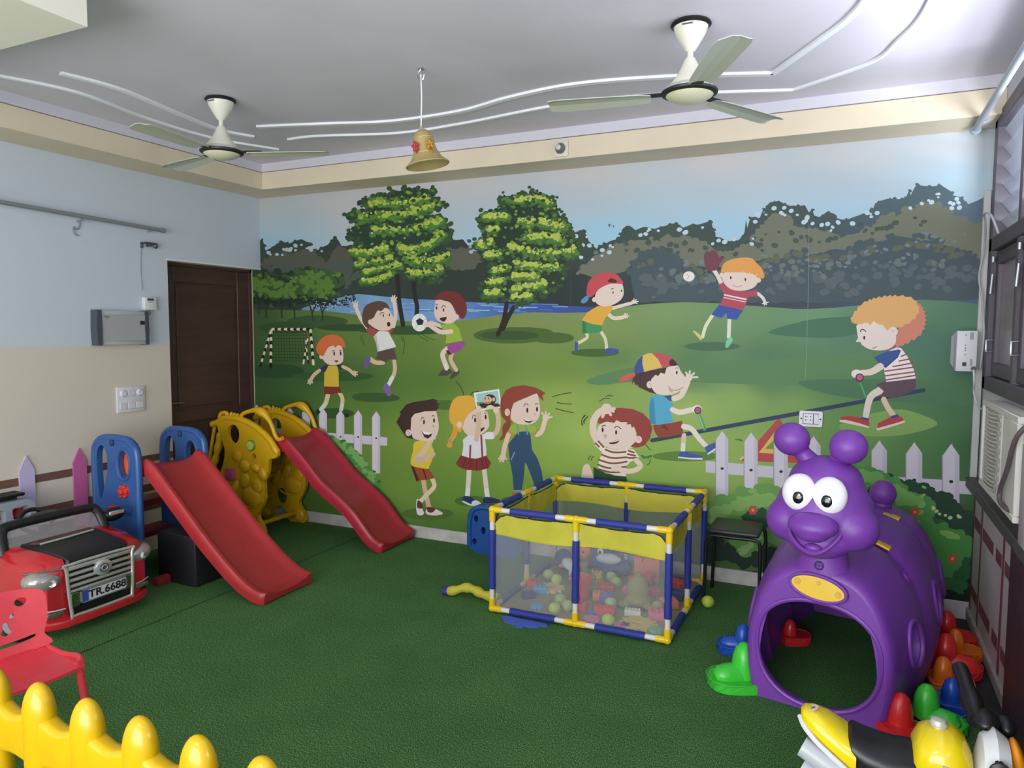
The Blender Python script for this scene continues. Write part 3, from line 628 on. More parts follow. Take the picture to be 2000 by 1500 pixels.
# boy with the glove
F = Fig(1300, 350, 3.0303, 60)
F.e('#4a6a50', 275, 990, 165, 26)
F.l('#d8dcc0', '278,805 238,870 220,932', 20); F.l('#d8dcc8', '378,828 376,880 374,935', 22); F.p('#c9c870', '160,896 190,908 218,938 208,952 185,928'); F.p('#7fc39a', '364,950 386,932 397,955 366,998 353,985')
F.p('#3a50a2', '318,742 460,775 420,832 365,826 360,792 332,822 270,802', False)
F.l('#e0d0c4', '288,540 310,575 328,612', 24); F.p('#703f49', '228,455 245,425 262,432 275,420 300,428 318,460 350,462 322,500 305,535 262,542 235,512')
F.l('#e0d4cc', '545,676 575,702 588,728', 18); F.hand('#e0d4cc', 588, 732, 11, [(570, 738), (585, 748), (600, 744), (610, 728)])
F.p('#b04a5d', '318,622 345,608 420,660 480,665 538,652 545,690 492,697 462,772 324,747 346,682', False); F.l('#dcd6d8', [(346, 684), (478, 712)], 9, False); F.l('#dcd6d8', [(344, 700), (474, 727)], 5, False)
F.e('#dfc9bd', 332, 566, 12, 14); F.e('#dfc9bd', 552, 598, 13, 14); F.p('#e0ccc0', '335,562 400,545 480,548 548,580 545,612 520,642 460,660 390,652 345,612'); F.p('#de9b53', '328,548 345,500 390,475 460,464 512,470 542,500 572,532 583,584 545,582 520,562 500,560 460,552 400,552 370,552')
F.face([(386, 583), (472, 594)], (5, 9)); F.l('#c08a80', '395,625 425,638 455,628', 4)
for t in ('460,545 450,562', '500,550 492,568', '540,560 534,578'): F.l('#e9c79c', t, 4, False)
F.e('#e4e0dd', 138, 575, 34, 30); F.l('#b98a86', '120,560 138,575 125,592', 3)
# boy on the right end of the see-saw
F = Fig(1640, 560, 5, 60)
F.l('#2f4058', [(-1830, 1500), (820, 1010)], 40, False)
F.l('#57a06a', [(200, 940), (255, 1075)], 16, False)
F.l('#d9bfa6', '430,1100 470,1180 520,1250', 54); F.p('#b23f45', '370,1335 500,1270 560,1262 605,1268 632,1312 500,1345 372,1380', False); F.p('#ded3bd', '355,1385 500,1345 634,1305 636,1325 500,1370 370,1405', False); F.p('#2f4a86', '500,1262 570,1245 575,1272 505,1285', False)
F.l('#dfcfc2', '400,1010 300,1080 255,1260', 74, taper=0.8); F.p('#b23f45', '5,1272 100,1262 210,1280 285,1300 290,1365 150,1320 10,1300', False); F.p('#ded3bd', '0,1300 60,1300 200,1335 290,1365 285,1380 150,1350 0,1318', False); F.p('#2f4a86', '208,1270 285,1285 285,1305 205,1290', False)
F.p('#5c4852', '355,955 450,925 745,895 742,985 690,1030 560,1085 500,1090 400,1060 430,1020', False)
F.p('#e6dcd8', '450,640 560,590 600,600 660,680 720,800 745,895 455,930 430,800', False)
for t in ('600,680 650,660', '580,725 685,705', '520,780 710,745', '440,825 725,785', '440,870 740,830', '455,910 742,865'): F.l('#8a4658', t, 13, False)
F.p('#34528f', '335,690 470,630 580,612 598,625 570,690 450,795 380,745', False); F.l('#b0506a', '455,620 510,590 560,580', 16)
F.l('#dfcfc2', '395,780 310,830 215,840', 72, taper=0.75); F.e('#e6dad0', 165, 850, 52, 42); F.e('#3b3555', 195, 888, 42, 42); F.e('#c35a80', 195, 886, 30, 30)
def spiky(txt, amp, step):
    P = F.P(txt); out = []
    for a, b in zip(P, P[1:]):
        L = math.hypot(b[0] - a[0], b[1] - a[1]); n = max(1, int(L / step)); nx_, ny_ = (b[1] - a[1]) / L, -(b[0] - a[0]) / L
        for i in range(n): out.append((a[0] + (b[0] - a[0]) * i / n, a[1] + (b[1] - a[1]) * i / n)); out.append((a[0] + (b[0] - a[0]) * (i + 0.75) / n + nx_ * amp, a[1] + (b[1] - a[1]) * (i + 0.75) / n + ny_ * amp))
    return out
F.p('#c9806a', spiky('640,110 720,130 790,190 825,260 830,340 810,420 765,480 700,515 640,550 545,590', 20, 38) + [(540, 560), (545, 470), (590, 380), (640, 250)], False)
F.p('#d9a66b', spiky('120,350 125,290 170,235 200,190 270,145 350,118 460,98 560,96 640,100 710,120 750,170 768,225 755,265 710,320 650,360 590,385', 18, 42) + [(540, 400), (470, 430), (430, 370), (330, 335), (200, 360)], False)
F.p('#e0d0c8', '170,370 250,345 330,335 430,370 470,430 545,470 540,560 470,610 380,622 290,610 220,570 200,540 158,538 178,500 168,430'); F.p('#d9a66b', '130,360 200,330 330,310 440,360 470,440 420,370 390,372 370,360 330,335 295,378 270,350 200,365', False)
F.e('#e0d0c8', 520, 438, 48, 46); F.l('#b98f84', '505,425 525,430 520,450', 6); F.face([(240, 498)], (10, 18), ['200,440 215,418 240,422 255,440'], None, 9); F.l('#8a5a52', '320,600 340,598 360,582', 7)
# boy with striped cap on the see-saw, red-haired boy below
F = Fig(1100, 660, 5, 62)
F.e('#5d7f38', 1200, 1155, 330, 50)
F.l('#4f9a68', [(1325, 740), (1380, 890)], 34, False); F.l('#9cc7a4', [(1322, 745), (1370, 880)], 10, False)
F.l('#d8bfa8', '1180,950 1172,1050 1170,1095', 46); F.l('#d9dcd0', [(1172, 1045), (1170, 1100)], 44, False); F.p('#3f56a0', '1142,1108 1200,1108 1270,1130 1362,1152 1362,1172 1240,1172 1125,1158', False); F.p('#d5dadc', '1122,1158 1240,1170 1362,1170 1360,1188 1240,1186 1122,1172', False)
F.p('#8c4233', '875,852 1060,830 1160,808 1172,935 1040,965 930,972 895,920', False); F.p('#6d2f28', '990,850 1030,900 960,870')
F.l('#e3d5c6', '1180,865 1255,890 1330,985 1395,1055', 56, taper=0.8); F.p('#3f56a0', '1380,1068 1435,1040 1490,1018 1492,1075 1408,1130', False); F.p('#d5dadc', '1405,1128 1490,1072 1492,1092 1415,1142', False)
F.p('#2a5678', '940,575 1055,558 1062,616 1000,610', False); F.l('#e0cfbf', '1085,592 1150,562 1192,485 1215,425', 56); F.hand('#e0cfbf', 1228, 388, 34, [(1200, 338), (1238, 325), (1278, 345), (1312, 382)])
F.p('#53a3c4', '836,660 855,570 940,552 1000,580 1068,640 1066,690 1050,722 1076,820 930,850 843,835', False); F.p('#3f87a8', '843,650 870,570 890,640 905,845 843,835', False)
F.l('#e3d5c6', '1068,700 1140,725 1250,702 1300,690', 52); F.e('#e9dfd6', 1310, 698, 46, 42); F.e('#3b3850', 1316, 707, 36, 37); F.e('#b05a6c', 1316, 706, 26, 27)
F.p('#4b3235', '692,350 800,328 1012,288 990,355 950,342 930,375 900,360 862,405 850,430 872,480 908,548 850,532 790,505 740,482 722,455 706,464 690,420 670,458 680,390', False)
F.p('#e0cdc1', '865,395 880,372 950,342 1000,295 1112,268 1152,330 1192,380 1210,412 1182,470 1122,530 1030,557 920,547 868,490 858,430'); F.p('#4b3235', '850,365 1012,288 992,352 952,338 930,372 900,358 868,398', False); F.e('#e0cdc1', 845, 456, 29, 36); F.l('#b98f84', '835,445 855,455 848,475', 5)
F.p('#3a4f93', '694,352 700,280 730,215 778,172 775,250 795,332', False); F.p('#d9b95e', '778,172 830,150 885,152 940,220 968,286 792,332 773,250', False); F.p('#c24e58', '868,150 950,148 1032,175 1092,225 1118,262 966,286 930,210', False); F.p('#4a2226', '1040,222 1070,208 1105,240 1112,266 1044,272'); F.p('#cf5a52', '698,342 620,358 560,393 548,415 590,426 660,396 702,372')
F.face([(1110, 338)], (9, 18), ['1095,300 1112,290 1128,300']); F.l('#a05a58', '1030,470 1055,505 1120,508 1175,482', 6); F.p('#c98a86', '1028,490 1060,520 1085,527 1050,528')
# red-haired boy
F.l('#dcc7b6', '335,1005 298,930 295,820 345,735 410,695', 66); 
F.p('#dcc7b6', '185,1420 190,1280 222,1232 262,1255 300,1420'); F.p('#23472f', '296,1258 420,1325 612,1350 645,1440 300,1440', False)
F.p('#e5d6c6', '308,1045 350,1008 420,1072 520,1095 620,1085 690,1088 745,1165 655,1212 620,1250 612,1352 500,1342 340,1282 350,1200 382,1120', False)
for t in ('318,1030 350,1062', '345,1010 395,1065', '415,1090 500,1118 610,1112', '378,1140 480,1172 625,1165', '350,1190 480,1225 620,1208', '342,1238 450,1270 615,1258', '345,1280 470,1312 612,1300', '640,1100 690,1120', '632,1135 705,1150', '640,1172 720,1172'): F.l('#7f4c40', t, 17)
F.l('#e0cdbb', '715,1195 755,1248 700,1292 610,1300 520,1268', 50); F.e('#e0c9bb', 520, 1272, 52, 34)
F.p('#dfcabe', '355,850 430,818 540,808 640,830 692,870 714,950 722,1010 690,1062 620,1088 500,1088 400,1052 345,990 328,930'); F.p('#913e3b', '338,832 345,785 400,720 470,690 560,682 680,694 780,735 842,800 872,880 850,980 790,1052 720,1072 655,1062 722,1000 722,930 692,862 672,880 660,842 620,845 628,822 560,822 520,800 500,830 420,815 370,838', False); F.e('#dfcabe', 737, 992, 33, 35); F.l('#b98f84', '722,985 742,980 745,1000', 6)
F.hand('#dcc7b6', 425, 692, 52, [(500, 690), (490, 715), (465, 750), (385, 770)])
F.face([(386, 897), (518, 922)], (10, 23), ['378,870 395,852 418,862', '500,880 530,862 568,890'], '395,955 412,945 420,965 400,972', 8); F.p('#4a2320', '448,1022 542,995 530,1025 480,1038'); F.p('#e8e2dc', '452,1020 540,997 520,1012')
for t in ('355,620 400,592 460,590', '415,575 450,560 488,570', '182,850 185,800 225,748', '190,860 200,810 245,760', '248,1195 250,1170 275,1150', '275,1198 280,1175 300,1155', '820,1240 845,1220 850,1180', '800,1030 830,1070 860,1100'): F.l('#35461f', t, 7)
F.blobs('#3c7a35', '770,1160 815,1165 860,1155', 26, 14, 10, 26, 0.4)
# see-saw stand
F = Fig(1350, 720, 3.3333, 56)
F.p('#b04a48', '560,330 580,330 640,440 720,590 720,615 315,600 420,490', False); F.p('#d9b25c', '545,410 560,415 640,560 440,548', False); F.p('#6d8f52', '545,455 585,525 480,522', False); F.p('#d9c9a0', '315,588 350,560 355,570 322,598', False)
F.lay = 72
F.blobs('#46803f', '305,462 340,466', 16, 9, 6, 12, 0.4)
# boy with brown hair, girls
F = Fig(750, 720, 5, 60)
for cx, cy, rx, ry in ((430, 1415, 250, 60), (850, 1292, 160, 52), (1270, 1290, 130, 45), (600, 355, 130, 48)): F.e('#4b6b2e', cx, cy, rx, ry)
F.l('#cfae92', '385,1080 405,1200 440,1350', 44); F.l('#dccbae', '470,1070 492,1150 420,1230 352,1300', 42); F.p('#dcd8d8', '318,1290 340,1275 372,1310 378,1370 392,1415 352,1434 320,1402', True); F.p('#5d3438', '335,1285 372,1312 378,1362 330,1360 325,1320'); F.p('#dccfcc', '418,1370 480,1360 560,1398 572,1420 500,1434 415,1418'); F.p('#5d3438', '425,1352 480,1358 505,1372 470,1405 428,1395')
F.p('#954a30', '262,935 350,970 435,975 497,1068 412,1086 355,1090 320,1106 282,1000', False); F.p('#4a2320', '262,935 285,945 345,1085 320,1106 282,1000', False); F.l('#4a2320', [(385, 985), (415, 1080)], 12, False)
F.p('#d8bb40', '292,730 340,705 450,708 472,760 492,830 442,960 430,978 340,966 268,942 264,880 285,800')
F.l(SK2, '478,835 420,862 335,900', 52); F.l('#d6bda6', '320,880 400,790 450,700', 48); F.hand('#d6bda6', 450, 700, 34, [(420, 670), (470, 660), (500, 680)]); F.e(SK2, 340, 895, 36, 40)
F.p(SK, '275,460 400,412 500,408 522,470 537,560 522,640 480,692 400,708 320,692 262,650 252,560'); F.p('#3d2c25', '122,522 168,440 150,432 178,398 218,350 290,325 400,310 482,294 528,310 515,330 548,345 525,358 540,372 510,412 400,417 300,442 268,482 262,600 285,688 220,672 178,612 148,562', False); F.e(SK, 241, 626, 29, 33); F.l('#a8867a', '230,610 250,625 240,645', 5)
F.face([(392, 521), (490, 506)], (9, 23), ['362,502 375,474 396,490', '468,468 482,455 496,470'], '470,552 490,560 480,576', 6); F.p(DKR, '366,606 420,624 474,628 462,660 430,684 395,668', False); F.p('#ece8e2', '368,604 420,622 474,628 440,646 395,640', False)
# blonde girl with a picture
F.l('#d8ccc0', '832,995 825,1120 815,1245', 46); F.l('#d8ccc0', '980,990 995,1120 1012,1252', 46); F.l('#dde0dc', [(820, 1180), (815, 1245)], 46, False); F.l('#dde0dc', [(1002, 1190), (1012, 1250)], 46, False)
F.p('#26355c', '778,1248 840,1248 902,1290 945,1312 945,1330 850,1330 775,1298'); F.p('#d5dcde', '860,1300 900,1285 948,1312 945,1338 850,1338 772,1304 778,1290 850,1322', True); F.p('#26355c', '978,1256 1040,1255 1100,1270 1135,1284 1120,1308 980,1310')
F.l('#d8a468', '700,560 690,640 650,700', 44); F.p('#d9962f', '695,560 725,600 692,662 662,702 668,760 640,772 614,752 640,690 660,640'); F.e('#8a949c', 642, 698, 22, 13)
F.p('#d9d6d8', '775,690 830,645 900,640 1000,640 988,690 1002,800 997,862 900,882 758,862 775,770', False)
F.p('#7f3231', '752,845 830,870 900,880 1000,848 1047,920 1022,972 930,997 800,988 720,952 703,925', False)
for a, b in (((800, 870), (770, 970)), ((850, 880), (835, 985)), ((905, 885), (905, 990)), ((950, 870), (970, 985)), ((985, 860), (1015, 965))): F.l('#5c2022', [a, b], 7, False)
F.l('#8a3c40', '846,740 840,868', 18, False); F.l('#8a3c40', '950,650 962,860', 18, False)
F.l(SK2, '1062,652 1108,600 1118,490 1100,405', 48); F.p('#dcd9dc', '985,630 1055,618 1078,665 1060,687 980,682'); 
F.p(SK, '785,480 850,418 900,395 1000,415 1022,480 1028,560 992,612 940,642 880,657 810,642 768,582 758,525'); F.p('#dca53e', '655,345 700,285 760,264 842,264 890,290 895,335 882,405 850,422 800,482 772,560 742,622 700,572 650,522 638,440'); F.e(SK, 736, 546, 26, 32)
F.face([(891, 502), (994, 472)], (10, 24), ['862,490 875,452 905,470', '978,440 992,430 1004,442'], None, 6); F.p(DKR, '938,590 984,572 968,602 945,614')
F.p('#d6d4d8', '778,690 850,648 905,680 902,725 832,748 780,732'); F.l('#d0b29a', '905,690 925,560 925,400', 50)
F.p('#dfe3e0', '878,236 1126,199 1152,382 905,412', False); F.p('#9fc2c8', '900,247 1112,215 1133,370 920,396', False); F.p('#6f8a5c', '905,330 1000,320 1128,340 1133,370 920,396', False)
F.p('#3b2a24', '935,345 1000,335 1060,340 1130,350 1120,372 1050,365 1000,385 950,372'); F.e('#3b2a24', 1035, 302, 60, 52); F.e('#d0ac90', 1010, 305, 46, 38); F.e('#d0ac90', 1072, 300, 15, 20); F.p('#d8c8b0', '1000,395 1010,365 1050,355 1078,375 1075,388'); F.e('#2a1f1d', 990, 292, 5, 9); F.e('#2a1f1d', 1022, 290, 5, 9); F.l('#5a2a26', '985,325 1010,335 1040,322', 5)
F.e(SK, 1098, 405, 30, 32); F.e(SK, 925, 395, 28, 34)
# girl in overalls
F.p('#8c4031', '1192,522 1242,540 1205,620 1165,692 1128,692 1158,640 1158,570'); F.l('#b65a50', [(1268, 1225), (1340, 1225)], 40, False)
F.l('#d9c0aa', '1218,640 1180,760 1165,850', 46); F.hand('#d9c0aa', 1160, 865, 32, [(1122, 880), (1135, 905), (1165, 908), (1195, 880)])
F.l('#dcc4b0', '1495,645 1540,612 1572,510', 46); F.hand('#dcc4b0', 1580, 480, 32, [(1545, 432), (1580, 422), (1615, 438), (1640, 472)])
F.p('#93ac40', '1238,560 1300,538 1430,545 1505,590 1490,628 1440,622 1280,652 1228,622'); F.l('#c9723c', [(1225, 622), (1275, 650)], 14, False); F.l('#c9723c', [(1505, 590), (1478, 640)], 14, False)
F.p('#2f4b68', '1298,632 1330,615 1412,610 1432,650 1446,790 1502,880 1542,1000 1556,1130 1480,1165 1440,1050 1392,930 1378,920 1368,1050 1346,1195 1268,1195 1258,1050 1228,880 1213,740', False); F.l('#5f93ac', [(1303, 545), (1316, 642)], 14, False); F.l('#5f93ac', [(1384, 545), (1402, 640)], 14, False); F.l('#7f9fb8', [(1278, 815), (1242, 890)], 10, False); F.l('#7f9fb8', [(1268, 1192), (1346, 1192)], 14, False)
F.p(SK, '1268,340 1400,280 1490,240 1512,300 1527,400 1512,480 1460,532 1380,547 1290,532 1240,482 1236,400'); F.p('#8c4031', '1140,300 1190,210 1260,175 1370,161 1480,184 1540,214 1580,240 1548,262 1560,318 1520,282 1492,240 1400,277 1310,312 1268,335 1245,400 1232,500 1262,535 1200,522 1150,462 1136,380', False); F.e(SK, 1206, 426, 26, 36); F.l('#a8867a', '1195,410 1215,425 1205,445', 5)
F.face([(1401, 406), (1496, 396)], (10, 25), ['1365,372 1385,340 1412,358', '1478,352 1492,338 1505,352'], '1460,445 1475,438 1478,455', 6); F.p(DKR, '1358,488 1420,506 1464,500 1425,532 1385,522', False); F.p('#ece8e2', '1360,486 1420,505 1462,500 1420,514 1385,508', False)
for t in ('1645,275 1740,248 1832,235', '1690,330 1760,342 1835,345', '1675,388 1760,412 1850,430', '700,120 755,185 782,262', '845,258 872,230 930,220', '1930,550 1935,500 1960,452', '1955,540 1965,500 1990,470'): F.l('#2f3f1c', t, 8)
# picket fences and bushes
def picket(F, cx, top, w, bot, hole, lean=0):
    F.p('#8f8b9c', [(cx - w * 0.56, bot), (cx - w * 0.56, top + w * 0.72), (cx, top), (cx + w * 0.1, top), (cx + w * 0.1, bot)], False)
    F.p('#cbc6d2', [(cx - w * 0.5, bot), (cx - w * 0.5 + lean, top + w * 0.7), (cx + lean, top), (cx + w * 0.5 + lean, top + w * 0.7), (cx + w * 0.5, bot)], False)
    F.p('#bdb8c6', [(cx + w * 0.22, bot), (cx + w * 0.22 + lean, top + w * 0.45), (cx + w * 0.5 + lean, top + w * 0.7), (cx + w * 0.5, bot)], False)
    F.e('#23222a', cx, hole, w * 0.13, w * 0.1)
F = Fig(480, 600, 4.4378, 84)
F.p('#c4c0ca', '60,1030 590,1078 1228,1128 1225,1202 590,1150 60,1110', False)
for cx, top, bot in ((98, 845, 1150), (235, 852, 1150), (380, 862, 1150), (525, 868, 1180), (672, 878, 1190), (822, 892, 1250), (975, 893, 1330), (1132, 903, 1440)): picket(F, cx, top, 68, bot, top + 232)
for col, n, w in (('#2f6136', 90, 130), ('#4c8440', 120, 110), ('#6d9c4a', 70, 100)):
    F.blobs(col, '560,1180 680,1180 760,1230 850,1290 950,1370 1050,1450 1090,1520 1100,1640 1120,1720', w * 0.8, n, 18, 42, 0.5)
F.blobs('#356a3a', '600,1300 800,1400 950,1550 1050,1700 1100,1800', 140, 150, 24, 50, 0.7); F.blobs('#4f8a45', '600,1240 700,1260 800,1320 900,1400 1000,1500 1080,1640', 110, 190, 24, 44, 0.7); F.blobs('#6b9f50', '600,1170 700,1180 780,1230 900,1300 1000,1400 1090,1560', 60, 60, 18, 36, 0.6); F.blobs('#4f8a45', '590,1150 700,1170 800,1200 900,1250 1000,1350 1060,1460 1110,1580 1170,1690', 60, 170, 24, 42, 0.75); F.blobs('#76a858', '600,1120 720,1160 850,1210 950,1270 1030,1380 1090,1500', 46, 60, 16, 32, 0.8); F.blobs('#24462c', '1060,1700 1150,1720 1190,1700', 40, 26, 18, 36, 0.5); F.blobs('#a8c9a8', '1150,1680 1200,1690', 30, 6, 8, 20, 0.35)
def flower(F, x, y, r):
    for k in range(6): F.e('#c2503c', x + r * 0.6 * math.cos(k * PI / 3), y + r * 0.6 * math.sin(k * PI / 3), r * 0.42, r * 0.42, 10); F.lay -= 1
    F.lay += 1; F.e('#e0a080', x, y, r * 0.3, r * 0.3, 8)
for x, y in ((802, 1280), (705, 1290), (958, 1415)): flower(F, x, y, 28)
F = Fig(1350, 720, 3.3333, 84)
F.p('#c4c0ca', '95,600 700,650 1280,700 1860,738 1860,822 1280,780 700,725 95,675', False)
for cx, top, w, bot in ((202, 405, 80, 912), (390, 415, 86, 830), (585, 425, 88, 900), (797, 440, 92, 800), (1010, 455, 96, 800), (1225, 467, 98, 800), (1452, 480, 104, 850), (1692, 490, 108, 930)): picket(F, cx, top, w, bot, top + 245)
F.blobs('#2a4f34', '160,1000 300,980 420,960 520,1000', 120, 90, 24, 60, 0.6); F.blobs('#1d3128', '150,1180 300,1200 450,1230 560,1240', 110, 130, 24, 56, 0.6)
F.blobs('#6a9a50', '130,940 200,930 260,900 330,860 400,840 480,840 560,860 640,880', 90, 260, 28, 54, 0.7); F.blobs('#82ae60', '160,950 330,880 420,840 520,860', 70, 60, 20, 44, 0.6); F.blobs('#5e8f47', '300,1130 370,1180 430,1120 520,1080 600,1120', 60, 34, 26, 56, 0.5); F.blobs('#8aa86a', '330,1180 430,1100', 40, 10, 22, 44, 0.35)
F.blobs('#1f4230', '1200,800 1400,820 1560,850 1700,960 1780,1060 1820,1250 1820,1400', 130, 230, 28, 60, 0.65); F.blobs('#2a5c36', '1200,900 1400,960 1560,1100 1700,1250 1760,1400', 170, 240, 28, 60, 0.6)
F.blobs('#4f8a48', '1100,720 1200,720 1300,790 1400,850 1500,880 1500,950 1400,980 1250,900', 80, 240, 28, 56, 0.7); F.blobs('#6fa556', '1110,690 1200,720 1300,800 1400,840 1480,850', 55, 70, 22, 46, 0.6)
F.blobs('#478c42', '1450,1050 1560,1060 1680,1100 1750,1150 1700,1230 1620,1200 1560,1130 1640,1330', 80, 210, 28, 56, 0.7); F.blobs('#7fb05c', '1640,1060 1690,1080 1480,1000 1530,780', 40, 16, 16, 36, 0.5); F.blobs('#b7cf9a', '1550,860 1600,930 1700,970 1750,960', 16, 10, 8, 16, 0.8)
F.blobs('#2e6638', '1660,1400 1750,1430 1700,1480', 60, 30, 24, 50, 0.5); F.blobs('#16261e', '1650,1480 1800,1480 1850,1380', 40, 40, 20, 44, 0.5)
for x, y in ((402, 920), (1330, 928), (1455, 932), (1700, 1235), (620, 1180)): flower(F, x, y, 32)

me = bpy.data.meshes.new('wall_mural'); me.from_pydata(MV, [], MF)
ca = me.color_attributes.new('ink', 'FLOAT_COLOR', 'CORNER')
flat = []
for c in MC:
    for q in c: flat += [q[0], q[1], q[2], 1.0]
ca.data.foreach_set('color', flat)
im = bpy.data.materials.new('mural print'); im.use_nodes = True; ip = im.node_tree.nodes['Principled BSDF']
at = im.node_tree.nodes.new('ShaderNodeVertexColor'); at.layer_name = 'ink'; im.node_tree.links.new(at.outputs['Color'], ip.inputs['Base Color'])
ip.inputs['Roughness'].default_value = 0.55; ip.inputs['Specular IOR Level'].default_value = 0.25
me.materials.append(im)
mural = bpy.data.objects.new('wall_mural', me); C.objects.link(mural)
tag(mural, 'printed wall mural of cartoon children playing in a green park', 'mural')
# ------------------------------------------------------------------ ceiling fans
ivory = mat('ivory fan paint', '#e3e0d2', 0.4, coat=0.2); fan_black = mat('black fan plastic', '#1b1a1c', 0.45); blade_m = mat('grey green blade', '#b9bcae', 0.45)
def blade_mesh(bm, a):
    sec = [(0.16, 0.045), (0.22, 0.055), (0.40, 0.064), (0.56, 0.068), (0.598, 0.060), (0.606, 0.045)]
    A, B = [], []
    for r, w in sec:
        q = []
        for s, zz in ((-1, 0.0), (-0.25, 0.006), (0.35, 0.002), (1, -0.012)):
            v = Vector((r, s * w, zz + s * w * 0.16)); q.append(v)
        A.append([bm.verts.new(v + Vector((0, 0, 0.0018))) for v in q]); B.append([bm.verts.new(v - Vector((0, 0, 0.0018))) for v in q])
    vs_ = [v for q in A + B for v in q]
    for S, rev in ((A, 0), (B, 1)):
        for p, q in zip(S, S[1:]):
            for k in range(3):
                f = (p[k], p[k + 1], q[k + 1], q[k]); bm.faces.new(f[::-1] if rev else f)
    for p, q in zip(range(len(A) - 1), range(1, len(A))):
        for k in (0, 3): bm.faces.new((A[p][k], A[q][k], B[q][k], B[p][k]))
    for i in (0, len(A) - 1):
        for k in range(3): bm.faces.new((A[i][k], A[i][k + 1], B[i][k + 1], B[i][k]))
    xf(bm, vs_, RZ(a))
def fan(x, y, zr, angs, label):
    t = thing('ceiling_fan', label, 'fan', (x, y, zr), 0, 'ceiling fans')
    h = CEIL - zr
    bm = NB(); lathe(bm, [(0.075, h - 0.018), (0.085, h - 0.010), (0.080, h - 0.001)], 24); obj('ceiling_ring', bm, fan_black, t, world=False)
    bm = NB(); lathe(bm, [(0.016, h - 0.118), (0.022, h - 0.112), (0.042, h - 0.080), (0.062, h - 0.045), (0.071, h - 0.018)], 28)
    can = obj('canopy', bm, ivory, t, world=False)
    bm = NB(); box(bm, -0.022, 0.022, -0.0715, -0.069, h - 0.030, h - 0.024); bm.transform(RX(0)); obj('name_print', bm, mat('dark print', '#55565c', 0.5), can, world=False, smooth=False)
    bm = NB(); cyl(bm, (0, 0, 0.13), (0, 0, h - 0.11), 0.0125, seg=14); obj('downrod', bm, ivory, t, world=False)
    bm = NB(); lathe(bm, [(0.088, 0.022), (0.080, 0.045), (0.056, 0.075), (0.040, 0.105), (0.027, 0.135), (0.018, 0.150)], 28); obj('motor_cup', bm, ivory, t, world=False)
    bm = NB(); lathe(bm, [(0.100, 0.014), (0.102, 0.020), (0.096, 0.032), (0.080, 0.034)], 32); obj('motor_housing', bm, mat('silver band', '#c9c8c2', 0.35, 0.3), t, world=False)
    bm = NB(); lathe(bm, [(0.100, -0.004), (0.116, 0.002), (0.118, 0.010), (0.104, 0.018)], 36); obj('black_rim', bm, fan_black, t, world=False)
    bm = NB(); lathe(bm, [(0.004, -0.034), (0.035, -0.032), (0.066, -0.024), (0.092, -0.010), (0.102, 0.0)], 36); obj('bottom_cover', bm, mat('cream fan cover', '#d9d4b8', 0.35), t, world=False)
    for a in angs:
        bm = NB(); blade_mesh(bm, a); b = obj('blade', bm, blade_m, t, world=False, ang=12)
        bm = NB(); box(bm, 0.085, 0.235, -0.022, 0.022, 0.004, 0.010, 0.002, 1, RZ(a)); obj('blade_bracket', bm, fan_black, b, world=False)
    return t
fan(-0.656, 3.159, 2.593, (-64, 190, 62), 'ceiling fan nearest the dark window, blades over the right half of the room')
fan(-3.25, 3.086, 2.586, (-82, 22, 166), 'ceiling fan by the left wall, above the brown door corner')
# hanging gold bell
gold = mat('satin gold', '#c9b27c', 0.32, 0.45); bx, by = -1.968, 3.139
t = thing('hanging_bell', 'gold decorative bell with red and gold bows hanging on a white cord', 'bell', (bx, by, 2.40))
bm = NB(); tube(bm, [(bx, by, CEIL - 0.03), (bx + 0.004, by, 2.75), (bx, by, 2.605)], 0.0035, 8); obj('cord', bm, mat('white cord', '#e6e6ea', 0.7), t)
bm = NB(); lathe(bm, [(0.014, CEIL - 0.006), (0.014, CEIL)], 14, TR(bx, by, 0)); tube(bm, [(bx, by, CEIL - 0.005), (bx - 0.02, by, CEIL - 0.03), (bx - 0.012, by, CEIL - 0.055), (bx + 0.014, by, CEIL - 0.055), (bx + 0.02, by, CEIL - 0.03)], 0.004, 8); obj('ceiling_hook', bm, mat('chrome', '#c9ccd2', 0.2, 1.0), t)
Bm = TR(bx, by, 2.60) @ RY(-9) @ RX(4) @ TR(0, 0, -2.60)
bm = NB(); lathe(bm, [(0.108, 2.412), (0.110, 2.416), (0.082, 2.440), (0.062, 2.472), (0.053, 2.510), (0.050, 2.540), (0.043, 2.565), (0.026, 2.583), (0.010, 2.590), (0.008, 2.604), (0.004, 2.606)], 32, Bm, cap=False)
lathe(bm, [(0.105, 2.413), (0.078, 2.440), (0.058, 2.472), (0.048, 2.510), (0.03, 2.56), (0.002, 2.57)], 32, Bm, cap=False); body = obj('bell_body', bm, gold, t)
bm = NB(); torus(bm, (0, 0, 2.545), 0.050, 0.003, None); torus(bm, (0, 0, 2.47), 0.063, 0.003, None); bm.transform(Bm); obj('band', bm, gold, body)
for ang, m in ((258, mat('red ribbon', '#a8302e', 0.4)), (325, mat('gold ribbon', '#b88a30', 0.35, 0.4)), (150, mat('gold ribbon', '#b88a30', 0.35, 0.4))):
    bm = NB(); c = (0.062 * math.cos(R_(ang)), 0.062 * math.sin(R_(ang)), 2.50)
    for k in range(5):
        a = k * 72; M = TR(*c) @ RZ(ang) @ RX(a); ball(bm, (0, 0, 0), (0.006, 0.008, 0.014), 10, 6, M @ TR(0.006, 0, 0.013))
    ball(bm, (0, 0, 0), 0.007, 8, 6, TR(*c)); tube(bm, [Vector(c), Vector(c) + Vector((0.01, 0.006, -0.03)), Vector(c) + Vector((0.008, -0.004, -0.05))], 0.004, 6); tube(bm, [Vector(c), Vector(c) + Vector((0.004, -0.014, -0.035))], 0.004, 6)
    bm.transform(Bm); obj('bow', bm, m, t)
